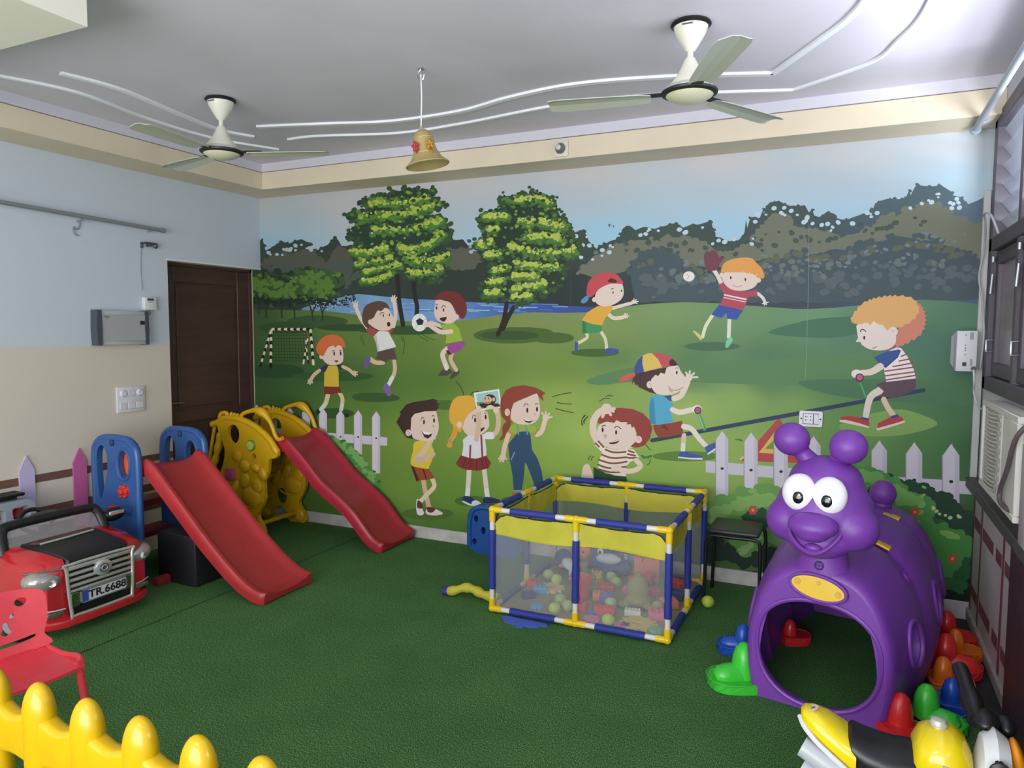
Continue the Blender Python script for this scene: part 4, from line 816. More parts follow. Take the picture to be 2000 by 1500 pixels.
# round sensor on the beam
t = thing('ceiling_sensor', 'small square cream plate with a grey lamp holder on the beam', 'lamp holder', (-1.72, 4.405, 2.70))
bm = NB(); box(bm, -1.772, -1.668, 4.393, 4.405, 2.702, 2.800, 0.003, 2); obj('plate', bm, mat('cream plate', '#d9d2c6', 0.45), t)
bm = NB(); lathe(bm, [(0.032, 0.0), (0.034, 0.01), (0.027, 0.022), (0.020, 0.036)], 20, TR(-1.718, 4.393, 2.752) @ RX(90)); obj('holder', bm, mat('grey holder', '#6f6c6a', 0.4), t)
bm = NB(); lathe(bm, [(0.017, 0.0), (0.017, 0.010), (0.010, 0.014)], 16, TR(-1.718, 4.358, 2.752) @ RX(90)); obj('socket_core', bm, mat('pale core', '#c9c4bc', 0.4), t)

# ------------------------------------------------------------------ left wall fittings
steel = mat('galvanised rod', '#9da2ac', 0.35, 0.6)
t = thing('curtain_rod', 'grey metal curtain rod high on the pale blue wall', 'curtain rod', (LW, 2.9, 2.29))
bm = NB(); cyl(bm, (LW + 0.055, 2.2, 2.337), (LW + 0.055, 3.70, 2.300), 0.014); obj('rod', bm, steel, t)
bm = NB(); cyl(bm, (LW + 0.055, 3.69, 2.300), (LW + 0.055, 3.715, 2.2995), 0.018); obj('end_cap', bm, steel, t)
for y in (2.35, 3.10, 3.62):
    bm = NB(); tube(bm, [(LW, y, 2.285), (LW + 0.03, y, 2.290), (LW + 0.055, y, 2.300)], 0.006, 8); obj('bracket', bm, steel, t)
bm = NB(); pts = [(LW + 0.006, 3.10 + dy, 2.295 + dz) for dy, dz in ((0.01, 0), (0.012, -0.03), (0.004, -0.055), (-0.014, -0.06), (-0.026, -0.045), (-0.03, -0.07), (-0.018, -0.092), (0.004, -0.098))]
tube(bm, catmull(pts, 4, False), 0.004, 8); obj('hook', bm, steel, t)
t = thing('wall_bracket', 'small dark metal bracket on the wall above the door', 'bracket', (LW, 3.60, 2.17))
bm = NB(); box(bm, LW, LW + 0.05, 3.56, 3.655, 2.198, 2.206); obj('arm', bm, mat('dark grey metal', '#5d5f66', 0.4, 0.6), t)
bm = NB(); box(bm, LW, LW + 0.012, 3.555, 3.572, 2.165, 2.206, 0.002, 1); obj('back_leg', bm, MATS['dark grey metal'], t); bm = NB(); box(bm, LW, LW + 0.04, 3.600, 3.618, 2.178, 2.2, 0.002, 1); obj('front_leg', bm, MATS['dark grey metal'], t)
bm = NB(); ball(bm, (LW + 0.04, 3.648, 2.186), (0.016, 0.018, 0.020)); obj('bulb_clip', bm, MATS['dark grey metal'], t)
t = thing('meter_box', 'small white meter with a dark display beside the door', 'meter', (LW, 3.60, 1.73))
bm = NB(); box(bm, LW, LW + 0.035, 3.552, 3.648, 1.732, 1.822, 0.004, 2); obj('case', bm, mat('off white plastic', '#d5d6d6', 0.4), t)
bm = NB(); box(bm, LW + 0.0345, LW + 0.037, 3.572, 3.622, 1.798, 1.814); obj('display', bm, mat('dark display', '#3c4048', 0.3), t)
bm = NB(); box(bm, LW + 0.0345, LW + 0.036, 3.575, 3.612, 1.786, 1.791); obj('print', bm, mat('grey print', '#8a8d92', 0.5), t)
bm = NB(); tube(bm, catmull([(LW + 0.02, 3.555, 1.735), (LW + 0.03, 3.57, 1.712), (LW + 0.02, 3.60, 1.700), (LW + 0.012, 3.612, 1.718), (LW + 0.012, 3.608, 1.735)], 5, False), 0.004, 8); obj('cable', bm, mat('grey cable', '#9aa0a6', 0.5), t)
bm = NB(); tube(bm, [(LW + 0.004, 3.555, 1.87), (LW + 0.004, 3.548, 2.0), (LW + 0.004, 3.556, 2.16)], 0.003, 6); obj('upper_wire', bm, MATS['grey cable'], t)
t = thing('distribution_board', 'grey electrical distribution board with dark side rails', 'switchboard', (LW, 3.36, 1.49))
bm = NB(); box(bm, LW, LW + 0.055, 3.19, 3.545, 1.492, 1.72, 0.004, 2); obj('case', bm, mat('silver grey case', '#b2b1b4', 0.45), t)
bm = NB(); box(bm, LW + 0.054, LW + 0.060, 3.205, 3.53, 1.515, 1.695, 0.002, 1); dr = obj('front_door', bm, mat('grey board door', '#a5a4a9', 0.45), t)
bm = NB(); box(bm, LW + 0.059, LW + 0.063, 3.488, 3.525, 1.628, 1.655, 0.002, 1); obj('latch', bm, mat('black latch', '#22242a', 0.4), dr)
bm = NB(); box(bm, LW + 0.0598, LW + 0.0606, 3.222, 3.262, 1.679, 1.684); box(bm, LW + 0.0598, LW + 0.0606, 3.234, 3.254, 1.669, 1.673); obj('maker_print', bm, MATS['dark print'], dr, smooth=False)
for y0, y1 in ((3.170, 3.200), (3.530, 3.553)):
    bm = NB(); plate(bm, [(y0, 1.488), (y1, 1.488), (y1 + 0.003, 1.60), (y1, 1.724), (y0, 1.724), (y0 - 0.005, 1.60)], [], 0.066, lambda u, v, d: (LW + d, u, v)); obj('side_rail', bm, mat('dark blue grey plastic', '#454955', 0.45), t)
t = thing('switch_plate', 'white switch plate with two round regulators under the distribution board', 'switch', (LW, 3.43, 1.02))
bm = NB(); box(bm, LW, LW + 0.014, 3.328, 3.545, 1.022, 1.200, 0.004, 2); obj('plate', bm, mat('white switch plastic', '#d3d1d8', 0.35), t)
for y in (3.372, 3.500):
    bm = NB(); lathe(bm, [(0.024, 0), (0.024, 0.006), (0.018, 0.014)], 20, TR(LW + 0.014, y, 1.155) @ RY(90)); k = obj('regulator_knob', bm, MATS['white switch plastic'], t)
for y, z in ((3.436, 1.155), (3.372, 1.068), (3.436, 1.068), (3.500, 1.068)):
    bm = NB(); box(bm, LW + 0.013, LW + 0.019, y - 0.026, y + 0.026, z - 0.022, z + 0.022, 0.002, 1, None); obj('rocker', bm, MATS['white switch plastic'], t)
for y, lab, m in ((2.712, 'lavender picket board on the left wall beside the toy jeep', mat('lavender paint', '#bcb0d2', 0.6)), (3.048, 'magenta pink picket board on the wall between jeep and blue slide panel', mat('magenta paint', '#c05f98', 0.6))):
    bm = NB(); plate(bm, [(y - 0.046, 0.0), (y + 0.046, 0.0), (y + 0.046, 0.735), (y, 0.825), (y - 0.046, 0.735)], [], 0.010, lambda u, v, d: (LW + 0.0045 + d, u, v))
    single('picket_board', bm, m, lab, 'picket', (LW + 0.005, y, 0.0), 'painted pickets on the left wall', smooth=False)

# ------------------------------------------------------------------ back wall fittings
def socket(x0, x1, z0, z1, label):
    t = thing('wall_socket', label, 'socket', ((x0 + x1) / 2, BW - 0.004, z0))
    y = BW - 0.004
    bm = NB(); plate(bm, rrect(x0, x1, z0, z1, 0.012), [], 0.010, lambda u, v, d: (u, y - d, v)); obj('plate', bm, mat('white socket plastic', '#dddbe2', 0.35), t)
    w = x1 - x0; xm = x0 + w * 0.18; xs = x0 + w * 0.60
    bm = NB(); box(bm, xm, xs, y - 0.012, y - 0.009, z0 + 0.018, z1 - 0.018, 0.001, 1); obj('outlet', bm, MATS['white socket plastic'], t)
    for dx, dz in ((0.35, 0.70), (0.25, 0.38), (0.75, 0.38), (0.2, 0.75), (0.75, 0.75)):
        bm = NB(); cyl(bm, (xm + (xs - xm) * dx, y - 0.0135, z0 + 0.018 + (z1 - z0 - 0.036) * dz), (xm + (xs - xm) * dx, y - 0.011, z0 + 0.018 + (z1 - z0 - 0.036) * dz), 0.0035, seg=8); obj('pin_hole', bm, mat('socket black', '#1b1b22', 0.5), t)
    bm = NB(); box(bm, xs + 0.004, x1 - w * 0.18, y - 0.015, y - 0.009, z0 + 0.018, z1 - 0.018, 0.002, 1); obj('rocker', bm, MATS['white socket plastic'], t)
    bm = NB()
    for a, b, c, d in ((xm - 0.003, x1 - w * 0.15, z1 - 0.017, z1 - 0.0145), (xm - 0.003, x1 - w * 0.15, z0 + 0.0145, z0 + 0.017), (xs, xs + 0.003, z0 + 0.015, z1 - 0.015), (xm - 0.003, xm, z0 + 0.015, z1 - 0.015)): box(bm, a, b, y - 0.0115, y - 0.0095, c, d)
    obj('joint_line', bm, MATS['socket black'], t, smooth=False)
    for x in (x0 + w * 0.09, x1 - w * 0.09):
        bm = NB(); cyl(bm, (x, y - 0.0125, (z0 + z1) / 2), (x, y - 0.0095, (z0 + z1) / 2), 0.005, seg=10); obj('screw', bm, MATS['socket black'], t)
socket(-0.272, -0.142, 1.030, 1.124, 'white power socket on the mural above the see-saw beam')
# stabiliser box in the corner
t = thing('voltage_stabilizer', 'white voltage stabilizer box on the mural by the window', 'stabilizer', (0.56, BW - 0.005, 1.39))
bm = NB(); plate(bm, [(0.500, 1.43), (0.525, 1.385), (0.612, 1.385), (0.612, 1.61), (0.525, 1.61), (0.500, 1.575)], [], 0.002, lambda u, v, d: (u, BW - 0.006 - d, v)); obj('back_plate', bm, mat('grey box side', '#8f9096', 0.5), t)
bm = NB(); box(bm, 0.515, 0.612, BW - 0.115, BW - 0.008, 1.388, 1.608, 0.006, 2); obj('case', bm, mat('white metal case', '#c8c8cc', 0.45), t)
yf = BW - 0.115
bm = NB(); box(bm, 0.545, 0.563, yf - 0.004, yf + 0.001, 1.418, 1.438); obj('rocker_switch', bm, MATS['socket black'], t)
for z in (1.530, 1.515, 1.502, 1.480, 1.585):
    bm = NB(); cyl(bm, (0.556, yf - 0.003, z), (0.556, yf + 0.001, z), 0.003, seg=8); obj('indicator', bm, mat('dark indicator', '#33343c', 0.4), t)
bm = NB(); box(bm, 0.575, 0.592, yf - 0.0008, yf + 0.0005, 1.56, 1.60); obj('label_print', bm, MATS['grey print'], t, smooth=False); bm = NB(); box(bm, 0.580, 0.592, yf - 0.0008, yf + 0.0005, 1.42, 1.455); obj('label_print', bm, MATS['grey print'], t, smooth=False)
bm = NB(); cyl(bm, (0.597, yf - 0.02, 1.405), (0.597, yf, 1.405), 0.012, seg=12); obj('plug', bm, mat('dark plug', '#3a3a40', 0.4), t)
# conduit and cables in the corner
single('cable_conduit', (lambda b: (box(b, 0.618, 0.652, BW - 0.026, BW - 0.003, 0.80, 2.36, 0.002, 1), b)[1])(NB()), mat('pale conduit', '#b9b8b6', 0.5), 'pale plastic cable conduit running down the mural corner', 'conduit', (0.635, BW - 0.003, 0.80))
bm = NB(); tube(bm, catmull([(0.597, yf - 0.02, 1.40), (0.60, yf - 0.03, 1.33), (0.61, yf + 0.03, 1.27), (0.625, BW - 0.2, 1.20), (0.615, 4.05, 1.255)], 6, False), 0.005, 8)
single('power_cable', bm, mat('white cable', '#c9c8c6', 0.5), 'white cable hanging from the stabilizer box to the air conditioner', 'cable', (0.60, yf, 1.2))
bm = NB(); tube(bm, catmull([(0.632, yf + 0.04, 1.40), (0.634, yf + 0.02, 1.45), (0.636, yf - 0.01, 1.60), (0.628, yf + 0.05, 1.78), (0.610, yf + 0.06, 1.90), (0.626, yf + 0.05, 2.05), (0.610, 4.52, 2.17), (0.59, 4.42, 2.20), (0.60, 4.30, 2.18), (0.63, 4.25, 2.08)], 6, False), 0.0055, 8)
single('looped_cable', bm, mat('grey white cable', '#a9a8ac', 0.5), 'grey cable looping from stabilizer box up beside the window', 'cable', (0.6, yf, 1.4))
# conduit pipe high on the right
t = thing('curtain_pipe', 'grey pipe running below the ceiling above the dark window', 'pipe', (0.55, 4.0, 2.66))
bm = NB(); cyl(bm, (0.553, 4.60, 2.668), (0.553, 1.2, 2.668), 0.017); obj('pipe', bm, mat('grey pipe', '#9ea3ae', 0.5), t)
bm = NB(); lathe(bm, [(0.027, 0), (0.027, 0.018), (0.018, 0.03)], 18, TR(0.553, 4.60, 2.668) @ RX(90)); obj('end_socket', bm, MATS['grey pipe'], t)
for y in (4.50, 2.6):
    bm = NB(); tube(bm, [(RW, y, 2.70), (0.60, y, 2.69), (0.553, y, 2.668)], 0.007, 8); obj('bracket', bm, MATS['grey pipe'], t)
# window air conditioner
t = thing('window_air_conditioner', 'white window air conditioner with curved louvres on the right wall', 'air conditioner', (0.60, 3.6, 0.90))
acw = mat('aged white plastic', '#c9c6bf', 0.45, var=0.05, vscale=8)
bm = NB(); box(bm, 0.585, RW, 3.20, 4.00, 0.895, 1.285, 0.008, 2); obj('case', bm, acw, t)
bm = NB()
for y0, y1, z0, z1 in ((3.20, 4.00, 1.262, 1.290), (3.20, 4.00, 0.890, 0.915), (3.975, 4.00, 0.915, 1.262), (3.50, 3.60, 0.915, 1.262), (3.20, 3.48, 0.915, 1.262)): box(bm, 0.565, 0.587, y0, y1, z0, z1, 0.003, 1)
obj('front_bezel', bm, acw, t)
for i in range(20):
    z = 0.925 + i * 0.0172; bm = NB()
    tube(bm, catmull([(0.578, 3.975, z + 0.004), (0.568, 3.90, z - 0.004), (0.566, 3.80, z - 0.008), (0.568, 3.70, z - 0.004), (0.578, 3.60, z + 0.004)], 3, False), 0.0034, 6); obj('louvre_slat', bm, acw, t)
for i in range(9):
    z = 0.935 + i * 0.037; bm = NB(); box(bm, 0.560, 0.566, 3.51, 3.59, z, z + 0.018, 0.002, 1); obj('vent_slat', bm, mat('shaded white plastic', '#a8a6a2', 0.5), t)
bm = NB(); tube(bm, catmull([(0.62, 3.15, 1.30), (0.56, 3.17, 1.22), (0.548, 3.25, 1.08), (0.548, 3.36, 0.98), (0.552, 3.33, 0.93), (0.60, 3.18, 0.915)], 6, False), 0.009, 10); obj('power_lead', bm, mat('dark lead', '#54494b', 0.5), t)
bm = NB(); box(bm, 0.575, RW, 3.02, 3.15, 0.83, 1.20, 0.005, 2)
single('junction_box', bm, mat('pinkish grey plastic', '#a39a9c', 0.5), 'narrow pinkish grey box beside the air conditioner', 'electrical box', (0.62, 3.08, 0.83))
def loft(bm, secs, closed=True, caps=True):
    R = [[bm.verts.new(p) for p in s] for s in secs]; n = len(R[0])
    for a, b in zip(R, R[1:]):
        for k in range(n if closed else n - 1): bm.faces.new((a[k], a[(k + 1) % n], b[(k + 1) % n], b[k]))
    if caps: bm.faces.new(R[0][::-1]); bm.faces.new(R[-1])
    return [v for r in R for v in r]
def chute(prof, y0, y1, hs, wall=0.030, skirt=(0.055, 0.045)):
    """slide trough: prof = bed line (x, z); hs = side wall height at start and end"""
    P = catmull(prof, 5, False); secs = []; n = len(P); w = (y1 - y0) / 2; yc = (y0 + y1) / 2
    for i, (x, z) in enumerate(P):
        a, b = P[max(i - 1, 0)], P[min(i + 1, n - 1)]; d = Vector((b[0] - a[0], 0, b[1] - a[1])).normalized(); up = Vector((-d.z, 0, d.x))
        t = i / (n - 1); h = hs[0] + (hs[1] - hs[0]) * t; k = skirt[0] + (skirt[1] - skirt[0]) * t
        w = (y1 - y0) / 2 - (0.016 if i == n - 1 else 0.004 if i == n - 2 else 0.0)
        sec = [(-w, -k), (-w - 0.004, -k * 0.3), (-w - 0.002, h * 0.55), (-w + 0.006, h * 0.92), (-w + wall * 0.6, h), (-w + wall * 1.2, h * 0.88), (-w + wall + 0.022, h * 0.45), (-w + wall + 0.05, 0.006), (-w + wall + 0.10, -0.002), (0, -0.006),
               (w - wall - 0.10, -0.002), (w - wall - 0.05, 0.006), (w - wall - 0.022, h * 0.45), (w - wall * 1.2, h * 0.88), (w - wall * 0.6, h), (w - 0.006, h * 0.92), (w + 0.002, h * 0.55), (w + 0.004, -k * 0.3), (w, -k), (w - 0.03, -k * 0.8), (0, -k * 0.8), (-w + 0.03, -k * 0.8)]
        secs.append([Vector((x, yc + s, z)) + up * u for s, u in sec])
    bm = NB(); loft(bm, secs); return bm
red_p = plastic('red slide plastic', '#ad3034', var=0.08); blue_p = plastic('blue slide plastic', '#2e5692')
# ------------------------------------------------------------------ blue and red slide
t = thing('toddler_slide', 'red toddler slide with blue side panels and knobs beside the toy jeep', 'slide', (-3.9, 3.31, 0), 0, 'toddler slides')
bm = chute([(-4.00, 0.735), (-3.94, 0.712), (-3.72, 0.515), (-3.50, 0.315), (-3.28, 0.145), (-3.14, 0.068), (-3.03, 0.046)], 3.10, 3.535, (0.050, 0.026)); obj('chute', bm, red_p, t)
def blue_panel(y, dx):
    out = rrect(-4.415, -3.995, 0.0, 0.915, 0.11, 6)
    tear = catmull([(-4.36, 0.80), (-4.335, 0.85), (-4.30, 0.855), (-4.27, 0.81), (-4.262, 0.74), (-4.275, 0.66), (-4.31, 0.56), (-4.335, 0.51), (-4.354, 0.56), (-4.362, 0.68)], 3)
    oval = ell(-4.11, 0.75, 0.052, 0.090, 22)
    bm = NB(); plate(bm, out, [tear, oval], 0.04, lambda u, v, d: (u + dx, y - 0.02 + d, v)); p = obj('side_panel', bm, blue_p, t, ang=30)
    bm = NB(); pts = [(u + dx, y, v) for u, v in [(-4.405, 0.0), (-4.405, 0.45), (-4.405, 0.79), (-4.37, 0.87), (-4.30, 0.905), (-4.11, 0.905), (-4.04, 0.87), (-4.005, 0.79), (-4.005, 0.45), (-4.005, 0.0)]]
    tube(bm, catmull(pts, 5, False), 0.024, 12); obj('tube_frame', bm, blue_p, p)
    bm = NB(); torus(bm, (-4.11 + dx, y - 0.018, 0.75), 1.0, 0.012, RX(90) @ Matrix.Diagonal((0.06, 0.098, 1, 1)), 28, 8); obj('oval_rim', bm, blue_p, p)
    bm = NB(); box(bm, -4.225 + dx, -4.195 + dx, y - 0.032, y - 0.018, 0.862, 0.90, 0.004, 1); obj('slot', bm, mat('slot blue', '#1c355f', 0.5), p)  # recess shade put into the darker blue of this block
    bm = NB(); box(bm, -4.165 + dx, -4.055 + dx, y - 0.025, y - 0.019, 0.43, 0.485, 0.006, 2); obj('name_block', bm, mat('deep blue plastic', '#27508f', 0.4), p)
    return p
pn = blue_panel(3.07, 0.0); pf = blue_panel(3.545, 0.045)
bm = NB(); lathe(bm, [(0.085, 0), (0.085, 0.012)], 24, TR(-4.135, 3.105, 0.750) @ RX(90)); obj('orange_disc', bm, plastic('orange disc plastic', '#e0622a'), pn)
for x, z in ((-4.11, 0.58), (-4.215, 0.44)):
    bm = NB(); lathe(bm, [(0.044, 0), (0.040, 0.012), (0.022, 0.018), (0.018, 0.034), (0.010, 0.038)], 12, TR(x, 3.05, z) @ RX(90)); k = obj('knob', bm, plastic('red knob plastic', '#c8322f'), pn)
    for a in range(0, 360, 60):
        bm = NB(); ball(bm, (x + 0.034 * math.cos(R_(a)), 3.036, z + 0.034 * math.sin(R_(a))), 0.011, 8, 6); obj('knob_lobe', bm, MATS['red knob plastic'], k)
for z, x in ((0.20, -4.40), (0.43, -4.33), (0.66, -4.20)):
    bm = NB(); box(bm, x, -4.05 if z > 0.6 else x + 0.16, 3.10, 3.52, z, z + 0.045, 0.01, 2); obj('step', bm, mat('dark red step plastic', '#8c2428', 0.45), t)
bm = NB(); box(bm, -3.96, -3.62, 3.15, 3.49, 0.0, 0.32, 0.015, 2); obj('support_box', bm, mat('black support plastic', '#1d1d22', 0.5), t)
bm = NB(); box(bm, -3.90, -3.845, 3.06, 3.60, 0.0, 0.055, 0.012, 2); obj('base_bar', bm, mat('dark red step plastic', '#8c2428', 0.45), t)

# ------------------------------------------------------------------ yellow and red slide
yel = plastic('golden yellow plastic', '#d3a516'); red2 = plastic('crimson slide plastic', '#a8273a')
t = thing('toddler_slide', 'red toddler slide with yellow animal shaped side panels in the corner', 'slide', (-3.9, 4.43, 0), 0, 'toddler slides')
bm = chute([(-3.95, 0.760), (-3.88, 0.738), (-3.72, 0.605), (-3.56, 0.455), (-3.42, 0.365), (-3.27, 0.262), (-3.13, 0.118), (-3.06, 0.066), (-2.99, 0.046)], 4.215, 4.655, (0.048, 0.026)); obj('chute', bm, red2, t)
def yellow_panel(y, dx):
    out = catmull([(-4.49, 0.80), (-4.50, 0.87), (-4.44, 0.912), (-4.36, 0.918), (-4.25, 0.905), (-4.12, 0.865), (-4.0, 0.79), (-3.915, 0.71), (-3.89, 0.66), (-3.916, 0.628), (-3.97, 0.617), (-3.985, 0.55), (-3.995, 0.5), (-4.03, 0.44), (-4.028, 0.383), (-4.035, 0.282), (-4.10, 0.17), (-4.055, 0.095), (-4.034, 0.03), (-4.06, 0.0), (-4.20, 0.0), (-4.235, 0.07), (-4.30, 0.115), (-4.38, 0.08), (-4.41, 0.0), (-4.55, 0.0), (-4.57, 0.08), (-4.55, 0.2), (-4.53, 0.36), (-4.455, 0.53), (-4.43, 0.66)], 3)
    bm = NB(); plate(bm, out, [ell(-4.334, 0.785, 0.062, 0.076), ell(-4.29, 0.205, 0.062, 0.070), ell(-4.126, 0.626, 0.020, 0.026, 14)], 0.032, lambda u, v, d: (u + dx, y - 0.025 + d, v)); p = obj('side_panel', bm, yel, t, ang=30)
    Q = lambda pts, yy=0.0: [(x + dx, y + yy, z) for x, z in pts]
    bm = NB(); tube(bm, catmull(Q([(-4.585, 0.845), (-4.52, 0.862), (-4.44, 0.902), (-4.34, 0.908), (-4.22, 0.890), (-4.10, 0.845), (-3.98, 0.765), (-3.905, 0.665)], -0.008), 4, False), [0.018] + [0.026] * 26 + [0.03, 0.022], 10); obj('brow_ridge', bm, yel, p)
    bm = NB(); tube(bm, catmull(Q([(-4.50, 0.89), (-4.485, 0.935), (-4.43, 0.945), (-4.40, 0.91)]), 5, False), 0.016, 10); obj('small_loop', bm, yel, p)
    for k in range(3):
        bm = NB(); ball(bm, (-4.37 + 0.032 * k + dx, y, 0.925 - 0.004 * k), (0.015, 0.02, 0.032), 12, 8, RY(-12)); obj('curl', bm, yel, p)
    bm = NB(); H = catmull(Q([(-4.285, 0.905), (-4.255, 0.945), (-4.19, 0.968), (-4.12, 0.982), (-4.06, 0.970), (-4.01, 0.935), (-3.965, 0.875), (-3.935, 0.805), (-3.90, 0.770), (-3.858, 0.782)]), 4, False)
    tube(bm, H, [0.016 + 0.020 * math.exp(-((i - 16) / 4.0) ** 2) for i in range(len(H))], 10); obj('hand_rail', bm, yel, p)
    bm = NB(); H = catmull(Q([(-4.49, 0.79), (-4.515, 0.70), (-4.555, 0.58), (-4.595, 0.46), (-4.60, 0.30), (-4.585, 0.10), (-4.56, 0.02)]), 4, False); tube(bm, H, [0.022 + 0.010 * abs(math.sin(i * 0.9)) for i in range(len(H))], 10); obj('vine', bm, yel, p)
    bm = NB(); tube(bm, Q([(-4.555, 0.835), (-4.60, 0.66), (-4.635, 0.50), (-4.635, 0.02)]), 0.014, 8); obj('ladder_rail', bm, yel, p)
    fy = y - 0.03                                                  # relief of the near face
    for c, r, a in (((-4.22, fy, 0.545), (0.055, 0.022, 0.05), 0), ((-4.03, fy, 0.50), (0.04, 0.03, 0.055), -20), ((-4.10, fy, 0.54), (0.045, 0.03, 0.035), 35), ((-4.33, fy, 0.36), (0.035, 0.024, 0.075), 30), ((-4.22, fy, 0.43), (0.045, 0.02, 0.065), 20), ((-4.16, fy, 0.31), (0.10, 0.022, 0.075), 10), ((-4.09, fy, 0.06), (0.05, 0.02, 0.055), 0), ((-4.30, fy, 0.62), (0.05, 0.012, 0.045), 0), ((-4.47, fy, 0.045), (0.06, 0.02, 0.05), 0), ((-4.10, fy, 0.40), (0.055, 0.016, 0.06), -10)):
        bm = NB(); ball(bm, (c[0] + dx, c[1], c[2]), r, 14, 8, RY(a)); obj('relief', bm, yel, p)
    bm = NB(); tube(bm, catmull(Q([(-4.30, 0.255), (-4.22, 0.225), (-4.14, 0.235), (-4.05, 0.285)], -0.028), 5, False), 0.008, 8); obj('belt_rope', bm, yel, p)
    return p
p1 = yellow_panel(4.185, 0.0); p2 = yellow_panel(4.675 - 0.02, -0.01)
bm = NB(); lathe(bm, [(0.043, 0), (0.043, 0.012), (0.036, 0.018)], 24, TR(-4.15, 4.162, 0.711) @ RX(90)); k = obj('clock_ring', bm, plastic('green ring plastic', '#5c8a2c'), p1)
bm = NB(); lathe(bm, [(0.034, 0), (0.034, 0.020), (0.012, 0.024)], 20, TR(-4.15, 4.162, 0.711) @ RX(90)); obj('clock_face', bm, plastic('lime plastic', '#b9c95a'), k)
for x, z, s in ((-4.368, 0.468, 0.045), (-4.43, 0.28, 0.04)):
    bm = NB(); box(bm, x - s, x + s, 4.142, 4.165, z - s, z + s, 0.006, 2); obj('pink_block', bm, plastic('pink block plastic', '#c0588c'), p1)
for z, x in ((0.18, -4.52), (0.36, -4.49), (0.54, -4.43)):
    bm = NB(); box(bm, x, x + 0.13, 4.20, 4.64, z, z + 0.035, 0.008, 2); obj('step', bm, yel, t)
bm = NB(); box(bm, -4.40, -3.93, 4.20, 4.64, 0.66, 0.695, 0.008, 2); obj('platform', bm, yel, t)
bm = NB(); box(bm, -4.16, -4.12, 4.21, 4.63, 0.07, 0.10, 0.008, 2); obj('cross_bar', bm, yel, t)

# ------------------------------------------------------------------ red ride-on jeep
carred = mat('glossy red toy body', '#b3242c', 0.22, coat=0.5, var=0.03); carblk = mat('black toy plastic', '#161618', 0.4); chrome = mat('toy chrome', '#c9c7c2', 0.22, 0.55); cargry = mat('grey toy plastic', '#8b929c', 0.45)
t = thing('toy_jeep', 'red ride-on toy jeep with black hood and chrome grille', 'toy car', (-4.07, 2.53, 0)); t.scale = (1.0, 1.16, 1.03)
def sec(x, w, z0, z1, r=0.04): return [(x, u, v) for u, v in rrect(-w, w, z0, z1, r, 3)]
bm = NB(); loft(bm, [sec(-0.42, 0.22, 0.12, 0.33, 0.06), sec(-0.40, 0.265, 0.10, 0.36, 0.06), sec(-0.15, 0.275, 0.09, 0.36, 0.05), sec(0.02, 0.275, 0.09, 0.40, 0.05), sec(0.10, 0.278, 0.085, 0.425, 0.06), sec(0.30, 0.275, 0.085, 0.41, 0.07), sec(0.39, 0.265, 0.085, 0.395, 0.07), sec(0.432, 0.24, 0.09, 0.365, 0.08)]); body = obj('body', bm, carred, t, world=False, ang=50)
bm = NB(); loft(bm, [[(0.03, -0.20, 0.402), (0.03, 0.20, 0.402), (0.03, 0.17, 0.437), (0.03, -0.17, 0.437)], [(0.20, -0.185, 0.40), (0.20, 0.185, 0.40), (0.20, 0.16, 0.432), (0.20, -0.16, 0.432)], [(0.41, -0.165, 0.365), (0.41, 0.165, 0.365), (0.40, 0.15, 0.408), (0.40, -0.15, 0.408)], [(0.442, -0.15, 0.355), (0.442, 0.15, 0.355), (0.438, 0.14, 0.385), (0.438, -0.14, 0.385)]]); hood = obj('hood', bm, carblk, t, world=False, ang=25)
for s in (-1, 1):
    bm = NB(); loft(bm, [[(0.02, s * 0.185, 0.395), (0.02, s * 0.275, 0.385), (0.02, s * 0.25, 0.43), (0.02, s * 0.20, 0.438)], [(0.25, s * 0.175, 0.385), (0.25, s * 0.275, 0.36), (0.25, s * 0.245, 0.415), (0.25, s * 0.185, 0.425)], [(0.432, s * 0.150, 0.34), (0.43, s * 0.235, 0.33), (0.42, s * 0.215, 0.385), (0.42, s * 0.160, 0.400)]]); obj('fender', bm, carred, t, world=False, ang=75)
bm = NB(); loft(bm, [[(0.135, -0.15, 0.434), (0.135, 0.15, 0.434), (0.135, 0.14, 0.444), (0.135, -0.14, 0.444)], [(0.18, -0.12, 0.430), (0.18, 0.12, 0.430), (0.175, 0.115, 0.440), (0.175, -0.115, 0.440)]]); obj('wiper_trim', bm, mat('maroon trim', '#5c2a2a', 0.3), hood, world=False)
bm = NB(); tube(bm, [(0.185, -0.13, 0.438), (0.19, 0.0, 0.440), (0.18, 0.13, 0.441)], 0.006, 8); obj('chrome_strip', bm, chrome, hood, world=False)
# grille
bm = NB(); box(bm, 0.425, 0.442, -0.15, 0.15, 0.105, 0.365, 0.004, 1); gr = obj('grille_back', bm, carblk, t, world=False)
bm = NB(); tube(bm, catmull([(0.445, -0.150, 0.368), (0.447, 0.150, 0.368), (0.452, 0.162, 0.34), (0.460, 0.150, 0.125), (0.460, 0.125, 0.108), (0.460, -0.125, 0.108), (0.460, -0.150, 0.125), (0.452, -0.162, 0.34)], 4), 0.008, 8, closed=True); obj('chrome_frame', bm, chrome, gr, world=False)
for z, h in ((0.350, 0.010), (0.318, 0.008), (0.288, 0.008), (0.258, 0.008), (0.232, 0.007)):
    bm = NB(); box(bm, 0.440, 0.456, -0.155, 0.155, z - h, z + h, 0.004, 2); obj('grille_bar', bm, chrome, gr, world=False)
bm = NB(); lathe(bm, [(0.042, 0), (0.042, 0.014), (0.034, 0.020)], 28, TR(0.450, 0.005, 0.310) @ RY(90)); em = obj('emblem', bm, chrome, gr, world=False)
